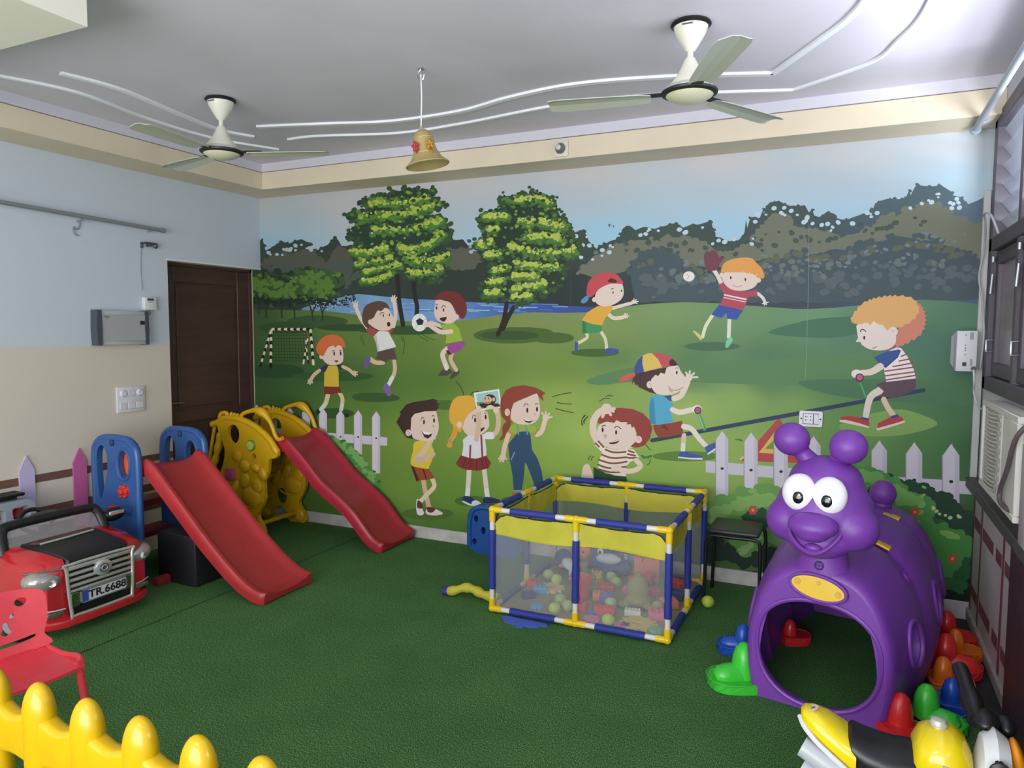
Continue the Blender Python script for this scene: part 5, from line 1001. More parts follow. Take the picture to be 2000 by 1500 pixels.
bm = NB(); lathe(bm, [(0.024, 0), (0.022, 0.004)], 20, TR(0.470, 0.005, 0.310) @ RY(90)); obj('emblem_core', bm, mat('smoky emblem', '#4a4c55', 0.25), em, world=False)
bm = NB(); torus(bm, (0.472, 0.005, 0.310), 0.014, 0.0035, RY(90), 18, 6); obj('emblem_ring', bm, chrome, em, world=False)
for s in (-1, 1):
    bm = NB(); box(bm, 0.452, 0.458, s * 0.128 - 0.022, s * 0.128 + 0.022, 0.15, 0.222, 0.003, 1); obj('chrome_plate', bm, mat('greenish chrome', '#7f8f6c', 0.15, 0.9), gr, world=False)
bm = NB(); box(bm, 0.458, 0.466, -0.105, 0.115, 0.163, 0.223, 0.002, 1); np_ = obj('number_plate', bm, mat('white number plate', '#cdccd0', 0.35), t, world=False)
bm = NB(); box(bm, 0.4655, 0.4670, -0.103, -0.073, 0.165, 0.221); obj('blue_strip', bm, mat('blue plate strip', '#3a4aa0', 0.4), np_, world=False)
bm = NB()
for y0, y1, z0, z1 in ((-0.109, 0.119, 0.221, 0.227), (-0.109, 0.119, 0.159, 0.165), (-0.109, -0.103, 0.159, 0.227), (0.113, 0.119, 0.159, 0.227)): box(bm, 0.460, 0.469, y0, y1, z0, z1)
obj('plate_frame', bm, mat('silver frame', '#9fa2a8', 0.3, 0.6), np_, world=False)
def text_part(txt, size, M, m, parent, name='lettering', bold=0.0):
    cu = bpy.data.curves.new('text', 'FONT'); cu.body = txt; cu.size = size; cu.extrude = 0.0006; cu.align_x = 'CENTER'; cu.align_y = 'CENTER'; cu.offset = bold
    to = bpy.data.objects.new('text', cu); C.objects.link(to); dg = bpy.context.evaluated_depsgraph_get()
    me = bpy.data.meshes.new_from_object(to.evaluated_get(dg)); bpy.data.objects.remove(to); me.transform(M); me.materials.clear(); me.materials.append(m)
    o = bpy.data.objects.new(name, me); C.objects.link(o); o.parent = parent; return o
text_part('TR.6688', 0.055, TR(0.4672, 0.021, 0.192) @ Matrix(((0, 0, 1, 0), (1, 0, 0, 0), (0, 1, 0, 0), (0, 0, 0, 1))), mat('plate black', '#15151a', 0.5), np_, bold=0.0011)
for s in (-1, 1):
    bm = NB(); ball(bm, (0.368, s * 0.228, 0.305), (0.082, 0.082, 0.060), 20, 12, RZ(-s * 38) @ RX(s * 10)); hl = obj('headlight', bm, mat('silver lamp', '#a3a09c', 0.2, 0.4, coat=0.6), t, world=False)
    for d, r in ((-0.012, 0.019), (0.022, 0.021), (0.055, 0.013)):
        bm = NB(); lathe(bm, [(r, 0), (r * 0.85, 0.012), (r * 0.3, 0.006)], 16, TR(0.432 - d * 0.9, s * (0.235 + d * 1.1), 0.302) @ RZ(s * 35) @ RY(90)); obj('lamp_lens', bm, mat('clear lamp lens', '#d9d9dc', 0.08, 0.3), hl, world=False)
    bm = NB(); tube(bm, [(0.445, s * 0.175, 0.360), (0.40, s * 0.262, 0.362), (0.33, s * 0.288, 0.352)], 0.006, 8); obj('lamp_brow', bm, mat('olive lamp trim', '#7a6a55', 0.3, 0.5), hl, world=False)
    bm = NB(); box(bm, 0.425, 0.447, s * 0.215 - 0.036, s * 0.215 + 0.036, 0.125, 0.150, 0.005, 2); fg = obj('fog_grille', bm, mat('patterned silver', '#9a9894', 0.25, 0.8, var=0.5, vscale=160), t, world=False)
    bm = NB(); tube(bm, [(0.455, s * 0.175, 0.158), (0.448, s * 0.215, 0.160), (0.425, s * 0.262, 0.164)], 0.004, 6); obj('fog_trim', bm, chrome, fg, world=False)
bm = NB(); loft(bm, [sec(0.36, 0.272, 0.065, 0.10, 0.015), sec(0.43, 0.255, 0.06, 0.105, 0.018), sec(0.465, 0.20, 0.062, 0.10, 0.016), sec(0.475, 0.10, 0.065, 0.095, 0.014)]); obj('bumper', bm, carred, t, world=False)
# windshield, mirror, seat, wheels
WS = [(0.095, -0.245, 0.400), (0.07, -0.242, 0.46), (0.045, -0.225, 0.515), (0.035, -0.17, 0.532), (0.035, 0.17, 0.532), (0.045, 0.225, 0.515), (0.07, 0.242, 0.46), (0.095, 0.245, 0.400)]
bm = NB(); tube(bm, catmull(WS, 4, False), 0.026, 10); ws = obj('windshield_frame', bm, carblk, t, world=False)
bm = NB(); loft(bm, [[(0.10, -0.22, 0.42), (0.10, 0.22, 0.42), (0.094, 0.22, 0.42), (0.094, -0.22, 0.42)], [(0.043, -0.205, 0.525), (0.043, 0.205, 0.525), (0.037, 0.205, 0.525), (0.037, -0.205, 0.525)]]); obj('windshield_pane', bm, mat('grey clear plastic', '#b5b0b2', 0.15, alpha=0.30), ws, world=False, smooth=False)
for s in (-1, 1):
    bm = NB(); ball(bm, (0.06, s * 0.315, 0.468), (0.038, 0.066, 0.040), 16, 10); tube(bm, [(0.08, s * 0.235, 0.43), (0.065, s * 0.275, 0.45)], 0.012, 8); mi = obj('wing_mirror', bm, carblk, t, world=False)
    bm = NB(); box(bm, 0.086, 0.098, s * 0.315 - 0.042, s * 0.315 + 0.042, 0.470, 0.494, 0.004, 1); obj('mirror_glass', bm, chrome, mi, world=False)
bm = NB(); torus(bm, (-0.09, 0.0, 0.495), 0.075, 0.012, RY(50), 24, 8); sw = obj('steering_wheel', bm, carblk, t, world=False)
bm = NB(); ball(bm, (-0.02, 0.01, 0.532), (0.06, 0.085, 0.022), 16, 10); obj('wheel_hub', bm, carblk, sw, world=False)
bm = NB(); box(bm, -0.36, -0.10, -0.21, 0.21, 0.33, 0.39, 0.02, 2); st = obj('seat_base', bm, carblk, t, world=False)
bm = NB(); plate(bm, rrect(-0.17, 0.10, 0.36, 0.585, 0.05), [rrect(-0.015, 0.07, 0.475, 0.55, 0.02), rrect(-0.135, -0.05, 0.475, 0.55, 0.02)], 0.05, lambda u, v, d: (-0.30 + d - (v - 0.36) * 0.15, u, v)); sb = obj('seat_back', bm, cargry, t, world=False, ang=30)
for y in (-0.015, -0.135):
    bm = NB(); box(bm, -0.345, -0.335, y, y + 0.085, 0.47, 0.53, 0.002, 1); obj('red_insert', bm, carred, sb, world=False)
bm = NB(); box(bm, -0.40, -0.30, -0.22, 0.065, 0.602, 0.622, 0.008, 2); box(bm, -0.36, -0.33, -0.14, 0.04, 0.565, 0.61, 0.005, 1); obj('roof_spoiler', bm, carblk, t, world=False)
for x in (-0.28, 0.25):
    for s in (-1, 1):
        bm = NB(); lathe(bm, [(0.06, 0), (0.095, 0.006), (0.105, 0.02), (0.105, 0.055), (0.095, 0.068), (0.06, 0.07)], 24, TR(x, s * 0.275 - 0.035, 0.105) @ RX(-90) @ TR(0, 0, 0)); wh = obj('wheel', bm, mat('black tyre plastic', '#1a1a1c', 0.6), t, world=False)
        bm = NB(); lathe(bm, [(0.055, 0), (0.05, 0.01), (0.015, 0.014)], 16, TR(x, s * 0.312, 0.105) @ RX(-90 * s)); obj('hub_cap', bm, cargry, wh, world=False)

# ------------------------------------------------------------------ red child's chair
coral = plastic('coral red plastic', '#d8404c', 0.4)
t = thing('child_chair', 'coral red plastic child chair with bear face cutouts', 'chair', (-2.93, 1.71, 0), R_(-6))
S = 9; secs = []
for i in range(S + 1):
    x = -0.15 + 0.30 * i / S; dip = -0.012 * math.sin(PI * i / S); q = []
    for j in range(9):
        y = -0.155 + 0.31 * j / 8; q.append((x, y, 0.265 + dip - 0.008 * (1 - (abs(y) / 0.155) ** 2) - (0.02 if i == S else 0)))
    secs.append(q + [(a, b, c - 0.012) for a, b, c in reversed(q)])
bm = NB(); loft(bm, secs); obj('seat', bm, coral, t, world=False)
out = catmull([(-0.15, 0.005), (-0.145, 0.06), (-0.165, 0.12), (-0.172, 0.21), (-0.15, 0.245), (-0.08, 0.258), (0.0, 0.262), (0.08, 0.258), (0.15, 0.245), (0.172, 0.21), (0.165, 0.12), (0.145, 0.06), (0.15, 0.005)], 4)
holes = [ell(-0.055, 0.205, 0.024, 0.019), ell(0.085, 0.205, 0.024, 0.019), ell(-0.012, 0.155, 0.010, 0.011, 12), ell(0.045, 0.155, 0.010, 0.011, 12), catmull([(0.008, 0.135), (0.026, 0.135), (0.030, 0.112), (0.036, 0.095), (0.016, 0.082), (-0.004, 0.095), (0.003, 0.112)], 3), catmull([(-0.11, 0.045), (-0.05, 0.038), (0.05, 0.038), (0.112, 0.048), (0.112, 0.062), (0.05, 0.056), (-0.05, 0.056), (-0.112, 0.062)], 3), ell(-0.115, 0.205, 0.010, 0.010, 10)]
bm = NB(); plate(bm, out, holes, 0.012, lambda u, v, d: (-0.150 - 0.28 * v + d + 0.9 * u * u, u, 0.262 + v * 0.96)); obj('backrest', bm, coral, t, world=False, ang=30)
bm = NB(); loft(bm, [[(-0.16, y, 0.262), (-0.13, y, 0.268), (-0.13, y, 0.255), (-0.16, y, 0.25)] for y in (-0.15, -0.05, 0.05, 0.15)]); obj('back_joint', bm, coral, t, world=False)
for x, y, dx, dy in ((0.125, 0.14, 0.03, 0.02), (0.125, -0.14, 0.03, -0.02), (-0.12, 0.13, -0.05, 0.02), (-0.12, -0.13, -0.05, -0.02)):
    bm = NB(); tube(bm, [(x, y, 0.262), (x + dx, y + dy, 0.0)], [0.017, 0.013], 10); obj('leg', bm, coral, t, world=False)
for s in (-1, 1):
    bm = NB(); tube(bm, catmull([(-0.15, s * 0.15, 0.26), (-0.02, s * 0.155, 0.250), (0.10, s * 0.155, 0.268), (0.15, s * 0.14, 0.262)], 4, False), 0.012, 8); obj('seat_rim', bm, coral, t, world=False)

# ------------------------------------------------------------------ yellow play fence in front
fy_ = plastic('bright yellow plastic', '#c9a20c', 0.25)
t = thing('play_fence', 'bright yellow plastic picket play fence in the foreground', 'fence', (-1.75, 1.235, 0))
for i in range(9):
    x = -2.68 + i * 0.2085; bm = NB(); prof = []
    for k in range(8): a = k / 7 * PI / 2; prof.append((0.053 * math.cos(a) + 0.0005, 0.505 + 0.095 * math.sin(a)))
    lathe(bm, [(0.050, 0.0), (0.053, 0.02), (0.053, 0.45)] + prof, 24, TR(x, 1.235, 0) @ Matrix.Diagonal((1, 0.72, 1, 1))); obj('picket', bm, fy_, t)
for z0, z1 in ((0.365, 0.505), (0.08, 0.19)):
    bm = NB(); secs = []
    for i in range(61):
        x = -2.80 + i * 1.90 / 60; ph = (x + 2.68) / 0.2085; dz = 0.014 * math.cos(2 * PI * ph); secs.append([(x, 1.235 + u, v + (dz if v > (z0 + z1) / 2 else -dz * 0.5)) for u, v in rrect(-0.028, 0.028, z0, z1, 0.02, 3)])
    loft(bm, secs); obj('rail', bm, fy_, t)
# ------------------------------------------------------------------ playpen
PX0, PX1, PY0, PY1, PH = -1.80, -0.80, 3.60, 4.57, 0.595
pblue = mat('navy sleeve fabric', '#25338a', 0.6, bump=0.15, bscale=60); pyel = plastic('yellow joint plastic', '#e8c21c', 0.3); pwht = plastic('white pipe plastic', '#d9d5cc', 0.35)
cloth = mat('yellow pen cloth', '#c2ba3a', 0.65, var=0.08, vscale=8, bump=0.25, bscale=14); bind = mat('dark binding', '#22252e', 0.7)
net = bpy.data.materials.new('pen net'); net.use_nodes = True; nn = net.node_tree; nn.nodes.remove(nn.nodes['Principled BSDF'])
d1 = nn.nodes.new('ShaderNodeBsdfDiffuse'); d1.inputs['Color'].default_value = (*lin('#b9bcc0'), 1); d2 = nn.nodes.new('ShaderNodeBsdfTransparent'); mx = nn.nodes.new('ShaderNodeMixShader')
wv = nn.nodes.new('ShaderNodeTexNoise'); wv.inputs['Scale'].default_value = 7; mr = nn.nodes.new('ShaderNodeMapRange'); mr.inputs['To Min'].default_value = 0.66; mr.inputs['To Max'].default_value = 0.78
nn.links.new(wv.outputs['Fac'], mr.inputs['Value']); nn.links.new(mr.outputs[0], mx.inputs[0]); nn.links.new(d1.outputs[0], mx.inputs[1]); nn.links.new(d2.outputs[0], mx.inputs[2]); nn.links.new(mx.outputs[0], nn.nodes['Material Output'].inputs['Surface'])
t = thing('playpen', 'blue and yellow tube-framed playpen with net sides full of toys', 'playpen', ((PX0 + PX1) / 2, (PY0 + PY1) / 2, 0))
xm, ym = (PX0 + PX1) / 2, (PY0 + PY1) / 2
nodes = [(PX0, PY0), (xm, PY0), (PX1, PY0), (PX1, ym), (PX1, PY1), (xm, PY1), (PX0, PY1), (PX0, ym)]
zb = 0.025
def seg_parts(a, b, ra, rb):
    """yellow sockets at both ends, white pipe, blue sleeve in between"""
    a, b = Vector(a), Vector(b); L = (b - a).length; d = (b - a) / L
    bm = NB(); cyl(bm, a + d * 0.05, b - d * 0.05, 0.0145, seg=12); pipe = obj('pipe', bm, pwht, t)
    for p, q, s in ((a, d, ra), (b, -d, rb)):
        bm = NB(); cyl(bm, p, p + q * s, 0.018, seg=12); obj('joint_arm', bm, pyel, t)
    n = 8; pts = [a + d * (0.115 + (L - 0.23) * i / n) for i in range(n + 1)]
    bm = NB(); tube(bm, pts, [0.0195 + 0.0012 * math.sin(i * 2.1) for i in range(n + 1)], 12); obj('sleeve', bm, pblue, t)
for i, (x, y) in enumerate(nodes):
    x2, y2 = nodes[(i + 1) % 8]
    for z in (zb, PH): seg_parts((x, y, z), (x2, y2, z), 0.06, 0.06)
    seg_parts((x, y, zb), (x, y, PH), 0.06, 0.065)
    for z in (zb, PH):
        bm = NB(); ball(bm, (x, y, z), 0.021, 12, 8); obj('corner_joint', bm, pyel, t)
def wall_pt(i, u):
    (x, y), (x2, y2) = nodes[i], nodes[(i + 1) % 8]; return x + (x2 - x) * u, y + (y2 - y) * u
inx = lambda x, y: (x + (0.012 if x < PX0 + 0.01 else -0.012 if x > PX1 - 0.01 else 0), y + (0.012 if y < PY0 + 0.01 else -0.012 if y > PY1 - 0.01 else 0))
rr = random.Random(3)
for side, idx in (('front', (0, 1)), ('right', (2, 3)), ('back', (4, 5)), ('left', (6, 7))):
    cols = []
    for j, i in enumerate(idx):
        for k in range(13 if j else 12):
            u = k / 12; x, y = wall_pt(i, u); x, y = inx(x, y); s = (j + u) / 2; cols.append((s, x, y))
    ox, oy = (0, 1) if side in ('front', 'back') else (1, 0); sg = 1 if side in ('front', 'left') else -1
    bmn = NB(); bmc = NB(); rn, rc = [], []
    for s, x, y in cols:
        cut = 0.075 * max(0, 1 - s / 0.06) + 0.075 * max(0, 1 - (1 - s) / 0.06)
        sag = 0.012 * math.sin(PI * ((s * 2) % 1)); top = PH - 0.022 - sag - cut * 0.7; mid = PH - 0.150 - 0.010 * math.sin(s * 9 + len(side))
        bul = 0.014 * math.sin(PI * ((s * 2) % 1)); f = lambda z, b: (x + ox * 0 + (0 if ox == 0 else sg * b), y + (sg * b if ox == 0 else 0), z)
        f = lambda z, b: (x + (sg * b if side in ('left', 'right') else 0), y + (sg * b if side in ('front', 'back') else 0), z)
        rn.append([bmn.verts.new(f(z, bul * w)) for z, w in ((0.022, 0.3), (0.16, 1.0), (0.30, 1.2), (mid, 0.8))])
        wv_ = 0.009 * math.sin(s * 46 + 1.3 * len(side)) + 0.004 * math.sin(s * 83) 
        rc.append([bmc.verts.new(f(z, bul * w + q)) for z, w, q in ((mid, 0.8, 0.0), ((mid + top) / 2, 0.5, wv_), (top, 0.2, wv_ * 0.6))])
    for R in (rn, rc):
        b = bmn if R is rn else bmc
        for p, q in zip(R, R[1:]):
            for k in range(len(p) - 1): b.faces.new((p[k], q[k], q[k + 1], p[k + 1]))
    npanel = obj('net_panel', bmn, net, t, ang=60)
    ban = obj('cloth_band', bmc, cloth, t, ang=60)
    so = ban.modifiers.new('thick', 'SOLIDIFY'); so.thickness = 0.003; bake(ban)
    L0 = t.location
    bm = NB(); P = [v.co for v in []]
    pts = [(x, y, PH - 0.022 - 0.012 * math.sin(PI * ((s * 2) % 1)) - 0.7 * (0.075 * max(0, 1 - s / 0.06) + 0.075 * max(0, 1 - (1 - s) / 0.06))) for s, x, y in cols]; tube(bm, pts, 0.004, 6); obj('binding_cord', bm, bind, t)
    pts = [(x, y, PH - 0.150 - 0.010 * math.sin(s * 9 + len(side))) for s, x, y in cols]; bm = NB(); tube(bm, pts, 0.0028, 6); obj('hem', bm, cloth, t)
    for k in (0, 24):
        s, x, y = cols[k]; bm = NB(); tube(bm, [(x, y, 0.03), (x, y, 0.2), (x, y, PH - 0.09)], 0.0022, 6); obj('seam', bm, bind, t)
bm = NB(); box(bm, PX0 + 0.02, PX1 - 0.02, PY0 + 0.02, PY1 - 0.02, 0.006, 0.014); obj('floor_mat', bm, mat('khaki floor cloth', '#8f8a62', 0.8, var=0.12, vscale=10), t)

# ------------------------------------------------------------------ toys in the pen
Z0 = 0.0145
tb = mat('lime ball felt', '#b4c63a', 0.6, bump=0.2, bscale=300); tb2 = mat('pale green ball felt', '#a9b86c', 0.6, bump=0.2, bscale=300)
def tennis(x, y, z, r, m, label, group='play balls'):
    bm = NB(); ball(bm, (x, y, z + r), r, 20, 12); b = single('play_ball', bm, m, label, 'ball', (x, y, z), group)
    bm = NB(); pts = []
    for i in range(28):
        a = 2 * PI * i / 28; v = Vector((math.cos(a) + 0.35 * math.cos(3 * a), math.sin(a) - 0.35 * math.sin(3 * a), 0.85 * math.sin(2 * a))).normalized() * (r * 0.995); pts.append(v + Vector((0, 0, r)))
    tube(bm, pts, r * 0.035, 5, closed=True); obj('seam', bm, mat('pale ball seam', '#cdd6a0', 0.6), b, world=False)
for x, y, m, lab in ((-1.70, 4.20, tb2, 'leftmost of two pale balls beside the white plush in the pen'), (-1.62, 4.14, tb, 'lime ball touching the pale ball beside the white plush in the pen'), (-1.475, 3.83, tb2, 'pale green ball at the back of the three near the pen front'), (-1.405, 3.76, tb2, 'pale green ball at the right of the three near the pen front'), (-1.455, 3.69, tb, 'lime ball in front of two pale balls near the pen front'),
                     (-1.135, 3.665, tb, 'bright lime ball against the front net right of the middle post'), (-1.325, 4.33, tb2, 'pale ball behind the red bricks in the pen'), (-1.27, 4.25, tb2, 'pale ball between the red bricks and the olive plush'), (-1.195, 3.90, mat('mint ball felt', '#9fc39a', 0.6), 'mint ball beside the blue and white brick in the pen')):
    tennis(x, y, Z0, 0.034, m, lab)
tennis(-0.705, 4.21, 0.0, 0.034, tb, 'lime ball on the turf between the pen and the black stool')
def brick(x, y, z, rz, L, Wd, H, m, label, nx=3, ny=2):
    t = thing('building_brick', label, 'brick', (x, y, z), R_(rz), 'building bricks')
    bm = NB(); box(bm, -L / 2, L / 2, -Wd / 2, Wd / 2, 0, H, 0.003, 1); obj('block', bm, m, t, world=False)
    for i in range(nx):
        for j in range(ny):
            bm = NB(); cyl(bm, (L * ((i + 0.5) / nx - 0.5), Wd * ((j + 0.5) / ny - 0.5), H - 0.001), (L * ((i + 0.5) / nx - 0.5), Wd * ((j + 0.5) / ny - 0.5), H + 0.009), min(L / nx, Wd / ny) * 0.3, seg=10); obj('stud', bm, m, t, world=False)
B = {k: plastic('toy ' + k, c, 0.4) for k, c in dict(red='#d23c3e', blue='#3f6fc0', orange='#e08a3c', white='#d8d4cc', yellow='#dcc24a', green='#3f8f68', pink='#d8688c', purple='#6a5aa8', salmon='#e0806c', navy='#2c3a78', sky='#5aa0d0').items()}
brick(-1.735, 4.03, Z0, 10, 0.06, 0.05, 0.045, B['red'], 'red brick leaning by the left side of the pen', 2, 2)
brick(-1.66, 3.965, Z0, 30, 0.08, 0.055, 0.04, B['sky'], 'light blue brick beside the leftmost red brick', 3, 2)
brick(-1.30, 4.01, Z0, 20, 0.075, 0.05, 0.045, B['orange'], 'orange brick between the red bucket and the olive plush', 3, 2)
brick(-1.365, 3.82, Z0, -8, 0.12, 0.055, 0.04, B['red'], 'long red brick behind the middle post of the pen', 4, 2)
brick(-1.20, 3.815, Z0, 2, 0.12, 0.05, 0.045, B['red'], 'ridged red brick behind the bright lime ball', 6, 1)
brick(-1.235, 3.945, Z0, 8, 0.07, 0.05, 0.07, B['purple'], 'purple and white tall brick behind the ridged red brick', 2, 2)
brick(-1.31, 4.16, Z0, 15, 0.11, 0.06, 0.04, B['red'], 'flat red brick behind the orange brick', 4, 2)
brick(-1.435, 4.36, Z0, 5, 0.08, 0.05, 0.04, B['yellow'], 'yellow brick in front of the whale plush', 3, 2)
brick(-1.42, 4.31, Z0, -25, 0.07, 0.05, 0.035, B['yellow'], 'small yellow brick tilted before the whale plush', 2, 2)
brick(-1.055, 3.865, Z0, 12, 0.09, 0.05, 0.035, B['white'], 'white ridged brick in front of the olive plush', 5, 1)
brick(-0.91, 3.88, Z0, 20, 0.12, 0.07, 0.045, B['pink'], 'pink brick by the right front of the pen', 4, 2)
brick(-0.93, 4.40, Z0, -30, 0.10, 0.06, 0.05, B['red'], 'red brick at the back right of the pen', 3, 2)
brick(-1.69, 3.86, Z0, 40, 0.08, 0.05, 0.03, B['navy'], 'dark blue brick in the left front of the pen', 3, 2)
brick(-0.90, 4.06, Z0, 35, 0.10, 0.06, 0.05, B['salmon'], 'salmon brick at the right side right of the olive plush', 3, 2)
brick(-0.885, 4.22, Z0, -15, 0.09, 0.06, 0.05, B['navy'], 'dark blue brick at the right side behind the salmon brick', 3, 2)
brick(-1.17, 4.20, Z0, 70, 0.09, 0.05, 0.04, B['pink'], 'pink brick between the red truck and the olive plush', 3, 2)
brick(-1.36, 4.075, Z0, -50, 0.07, 0.045, 0.035, B['green'], 'green brick behind the red bucket', 2, 2)
brick(-1.10, 4.12, Z0, 20, 0.06, 0.05, 0.04, B['orange'], 'small orange brick behind the olive plush', 2, 2)
brick(-1.03, 4.22, Z0, -40, 0.09, 0.05, 0.04, B['red'], 'red brick right of the pink brick behind the olive plush', 3, 2)
def gear_mat(x, y, z, rz, r, m, label, n=10, hole=True, th=0.014):
    out = []
    for i in range(n * 4):
        a = 2 * PI * i / (n * 4); q = r if i % 4 in (0, 1) else r * 0.80; out.append((q * math.cos(a), q * math.sin(a)))
    bm = NB(); plate(bm, out, [ell(0, 0, r * 0.32, r * 0.2, 14)] if hole else [], th, lambda u, v, d: (u, v, d)); bm.transform(TR(x, y, z) @ RZ(rz))
    single('foam_piece', bm, m, label, 'foam piece', (x, y, z), 'foam puzzle pieces', ang=30)
fm = {k: mat('foam ' + k, c, 0.85) for k, c in dict(yellow='#d8be5a', blue='#4a63c4', pink='#d86a98', green='#5fae8c', sky='#5a9fd8', cream='#d6c48c').items()}
gear_mat(-1.62, 4.05, Z0, 10, 0.085, fm['cream'], 'cream foam gear piece before the white plush', 11)
gear_mat(-0.99, 3.745, Z0, 5, 0.105, fm['yellow'], 'large yellow foam gear piece at the right front of the pen', 12)
gear_mat(-1.58, 3.74, Z0, 0, 0.04, fm['sky'], 'sky blue foam piece on the pen floor near the front left', 8, False)
gear_mat(-1.24, 3.70, Z0, 20, 0.05, fm['pink'], 'pink foam piece left of the bright lime ball', 8, False)
gear_mat(-1.065, 3.69, Z0, 40, 0.045, fm['pink'], 'pink foam piece between the bright lime ball and yellow gear', 8, False)
gear_mat(-0.88, 3.675, Z0, 10, 0.035, fm['green'], 'green foam piece in the front right corner of the pen', 8, False, 0.03)
gear_mat(-1.27, 4.10 - 0.30, Z0 - 0.0, 0, 0.03, fm['blue'], 'small blue foam piece behind the long red brick', 8, False)
bm = NB(); plate(bm, [(-1.68, 3.50), (-1.60, 3.485), (-1.585, 3.46), (-1.555, 3.465), (-1.545, 3.49), (-1.48, 3.50), (-1.47, 3.53), (-1.44, 3.54), (-1.45, 3.57), (-1.70, 3.58), (-1.715, 3.55), (-1.695, 3.53)], [], 0.005, lambda u, v, d: (u, v, 0.0005 + d))
single('foam_mat', bm, fm['blue'], 'blue foam puzzle mat corner under the front edge of the playpen', 'foam mat', (-1.58, 3.53, 0.0), smooth=False)
def blobthing(name, label, cat, loc, parts, rz=0, vox=None):
    t = thing(name, label, cat, loc, R_(rz))
    for nm, m, shapes in parts:
        bm = NB()
        for c, r, M in shapes: ball(bm, c, r, 16, 10, M)
        o = obj(nm, bm, m, t, world=False)
        if len(shapes) > 1:
            rm = o.modifiers.new('r', 'REMESH'); rm.mode = 'VOXEL'; rm.voxel_size = vox or 0.006; sm = o.modifiers.new('s', 'SMOOTH'); sm.iterations = 4; bake(o)
    return t
plush = lambda k, c: mat('plush ' + k, c, 0.95, bump=0.4, bscale=160)
I4 = None
blobthing('whale_plush', 'blue and white whale plush at the back of the playpen', 'plush toy', (-1.39, 4.46, Z0), [('body', plush('blue', '#3d4c8a'), [((0, 0, 0.085), (0.12, 0.07, 0.075), I4), ((0.11, 0.0, 0.06), (0.05, 0.06, 0.05), I4), ((-0.03, 0, 0.14), (0.07, 0.06, 0.06), I4)]), ('belly', plush('white', '#c9ced8'), [((0.02, -0.045, 0.12), (0.085, 0.04, 0.035), I4)]), ('eye', B['white'], [((-0.03, -0.06, 0.165), (0.022, 0.012, 0.024), I4)]), ('pupil', mat('plush black', '#15151a', 0.3), [((-0.03, -0.072, 0.165), (0.009, 0.005, 0.012), I4)])])
blobthing('blue_plush', 'dark blue cap shaped plush at the back left of the playpen', 'plush toy', (-1.675, 4.40, Z0), [('body', plush('navy', '#34447c'), [((0, 0, 0.08), (0.062, 0.06, 0.07), I4), ((-0.03, -0.05, 0.08), (0.05, 0.04, 0.018), RY(-8))]), ('patch', plush('orange', '#d88a50'), [((0.02, -0.062, 0.06), (0.030, 0.013, 0.016), RY(-20))])])
blobthing('white_plush', 'white and grey plush leaning in front of the blue plush', 'plush toy', (-1.585, 4.265, Z0), [('body', plush('pale', '#c3c9d0'), [((0, 0.02, 0.09), (0.06, 0.05, 0.035), RY(25)), ((0.035, -0.02, 0.045), (0.028, 0.03, 0.042), I4)]), ('foot', plush('shade', '#a9b0b8'), [((0.04, -0.03, 0.018), (0.03, 0.03, 0.018), I4)])])
blobthing('orange_plush', 'orange plush figure with dark eyes behind the middle post', 'plush toy', (-1.555, 4.44, Z0), [('body', plush('salmon', '#dd7c55'), [((0, 0, 0.14), (0.06, 0.05, 0.055), I4), ((0, 0, 0.06), (0.045, 0.045, 0.06), I4), ((0.04, 0, 0.18), (0.018, 0.018, 0.03), I4), ((-0.04, 0, 0.18), (0.018, 0.018, 0.03), I4)]), ('collar', plush('green', '#3d7a50'), [((0.0, -0.012, 0.092), (0.05, 0.042, 0.016), I4)]), ('eye', MATS['plush black'], [((-0.018, -0.048, 0.15), (0.007, 0.004, 0.010), I4)]), ('other_eye', MATS['plush black'], [((0.02, -0.048, 0.15), (0.007, 0.004, 0.010), I4)])])
blobthing('olive_plush', 'olive green domed plush toy in the right half of the pen', 'plush toy', (-1.06, 3.99, Z0), [('body', plush('olive', '#8f8a55'), [((0, 0, 0.11), (0.065, 0.055, 0.085), I4), ((0, 0, 0.05), (0.075, 0.065, 0.045), I4), ((-0.075, -0.03, 0.02), (0.045, 0.03, 0.02), I4), ((0.085, -0.03, 0.025), (0.05, 0.03, 0.02), I4)]), ('head_knot', plush('olive', '#8f8a55'), [((0, 0, 0.195), (0.02, 0.02, 0.012), I4)]), ('flipper', plush('khaki', '#9c905a'), [((0.12, -0.03, 0.04), (0.03, 0.015, 0.03), RY(30))])])
t = thing('toy_bucket', 'red toy bucket behind the middle post of the pen', 'bucket', (-1.405, 3.99, Z0))
bm = NB(); lathe(bm, [(0.045, 0), (0.05, 0.002), (0.066, 0.125), (0.07, 0.13), (0.066, 0.135), (0.060, 0.128), (0.045, 0.01)], 22); obj('tub', bm, B['red'], t, world=False)
bm = NB(); tube(bm, catmull([(-0.066, 0, 0.12), (-0.045, -0.03, 0.155), (0.0, -0.04, 0.165), (0.045, -0.03, 0.155), (0.066, 0, 0.12)], 4, False), 0.005, 6); obj('handle', bm, B['red'], t, world=False)
t = thing('toy_carton', 'salmon pink toy carton with an open flap at the back of the pen', 'box', (-1.13, 4.47, Z0), R_(8))
bm = NB(); box(bm, -0.08, 0.08, -0.05, 0.05, 0, 0.235, 0.006, 2); obj('body', bm, B['salmon'], t, world=False)
bm = NB(); box(bm, -0.08, 0.08, -0.003, 0.003, 0, 0.06, 0.001, 1); bm.transform(TR(0, -0.052, 0.16) @ RX(35)); obj('flap', bm, B['salmon'], t, world=False)
bm = NB(); tube(bm, [(-0.03, -0.053, 0.13), (0.0, -0.053, 0.19), (0.05, -0.053, 0.15)], 0.003, 6); obj('print_line', bm, MATS['dark print'], t, world=False)
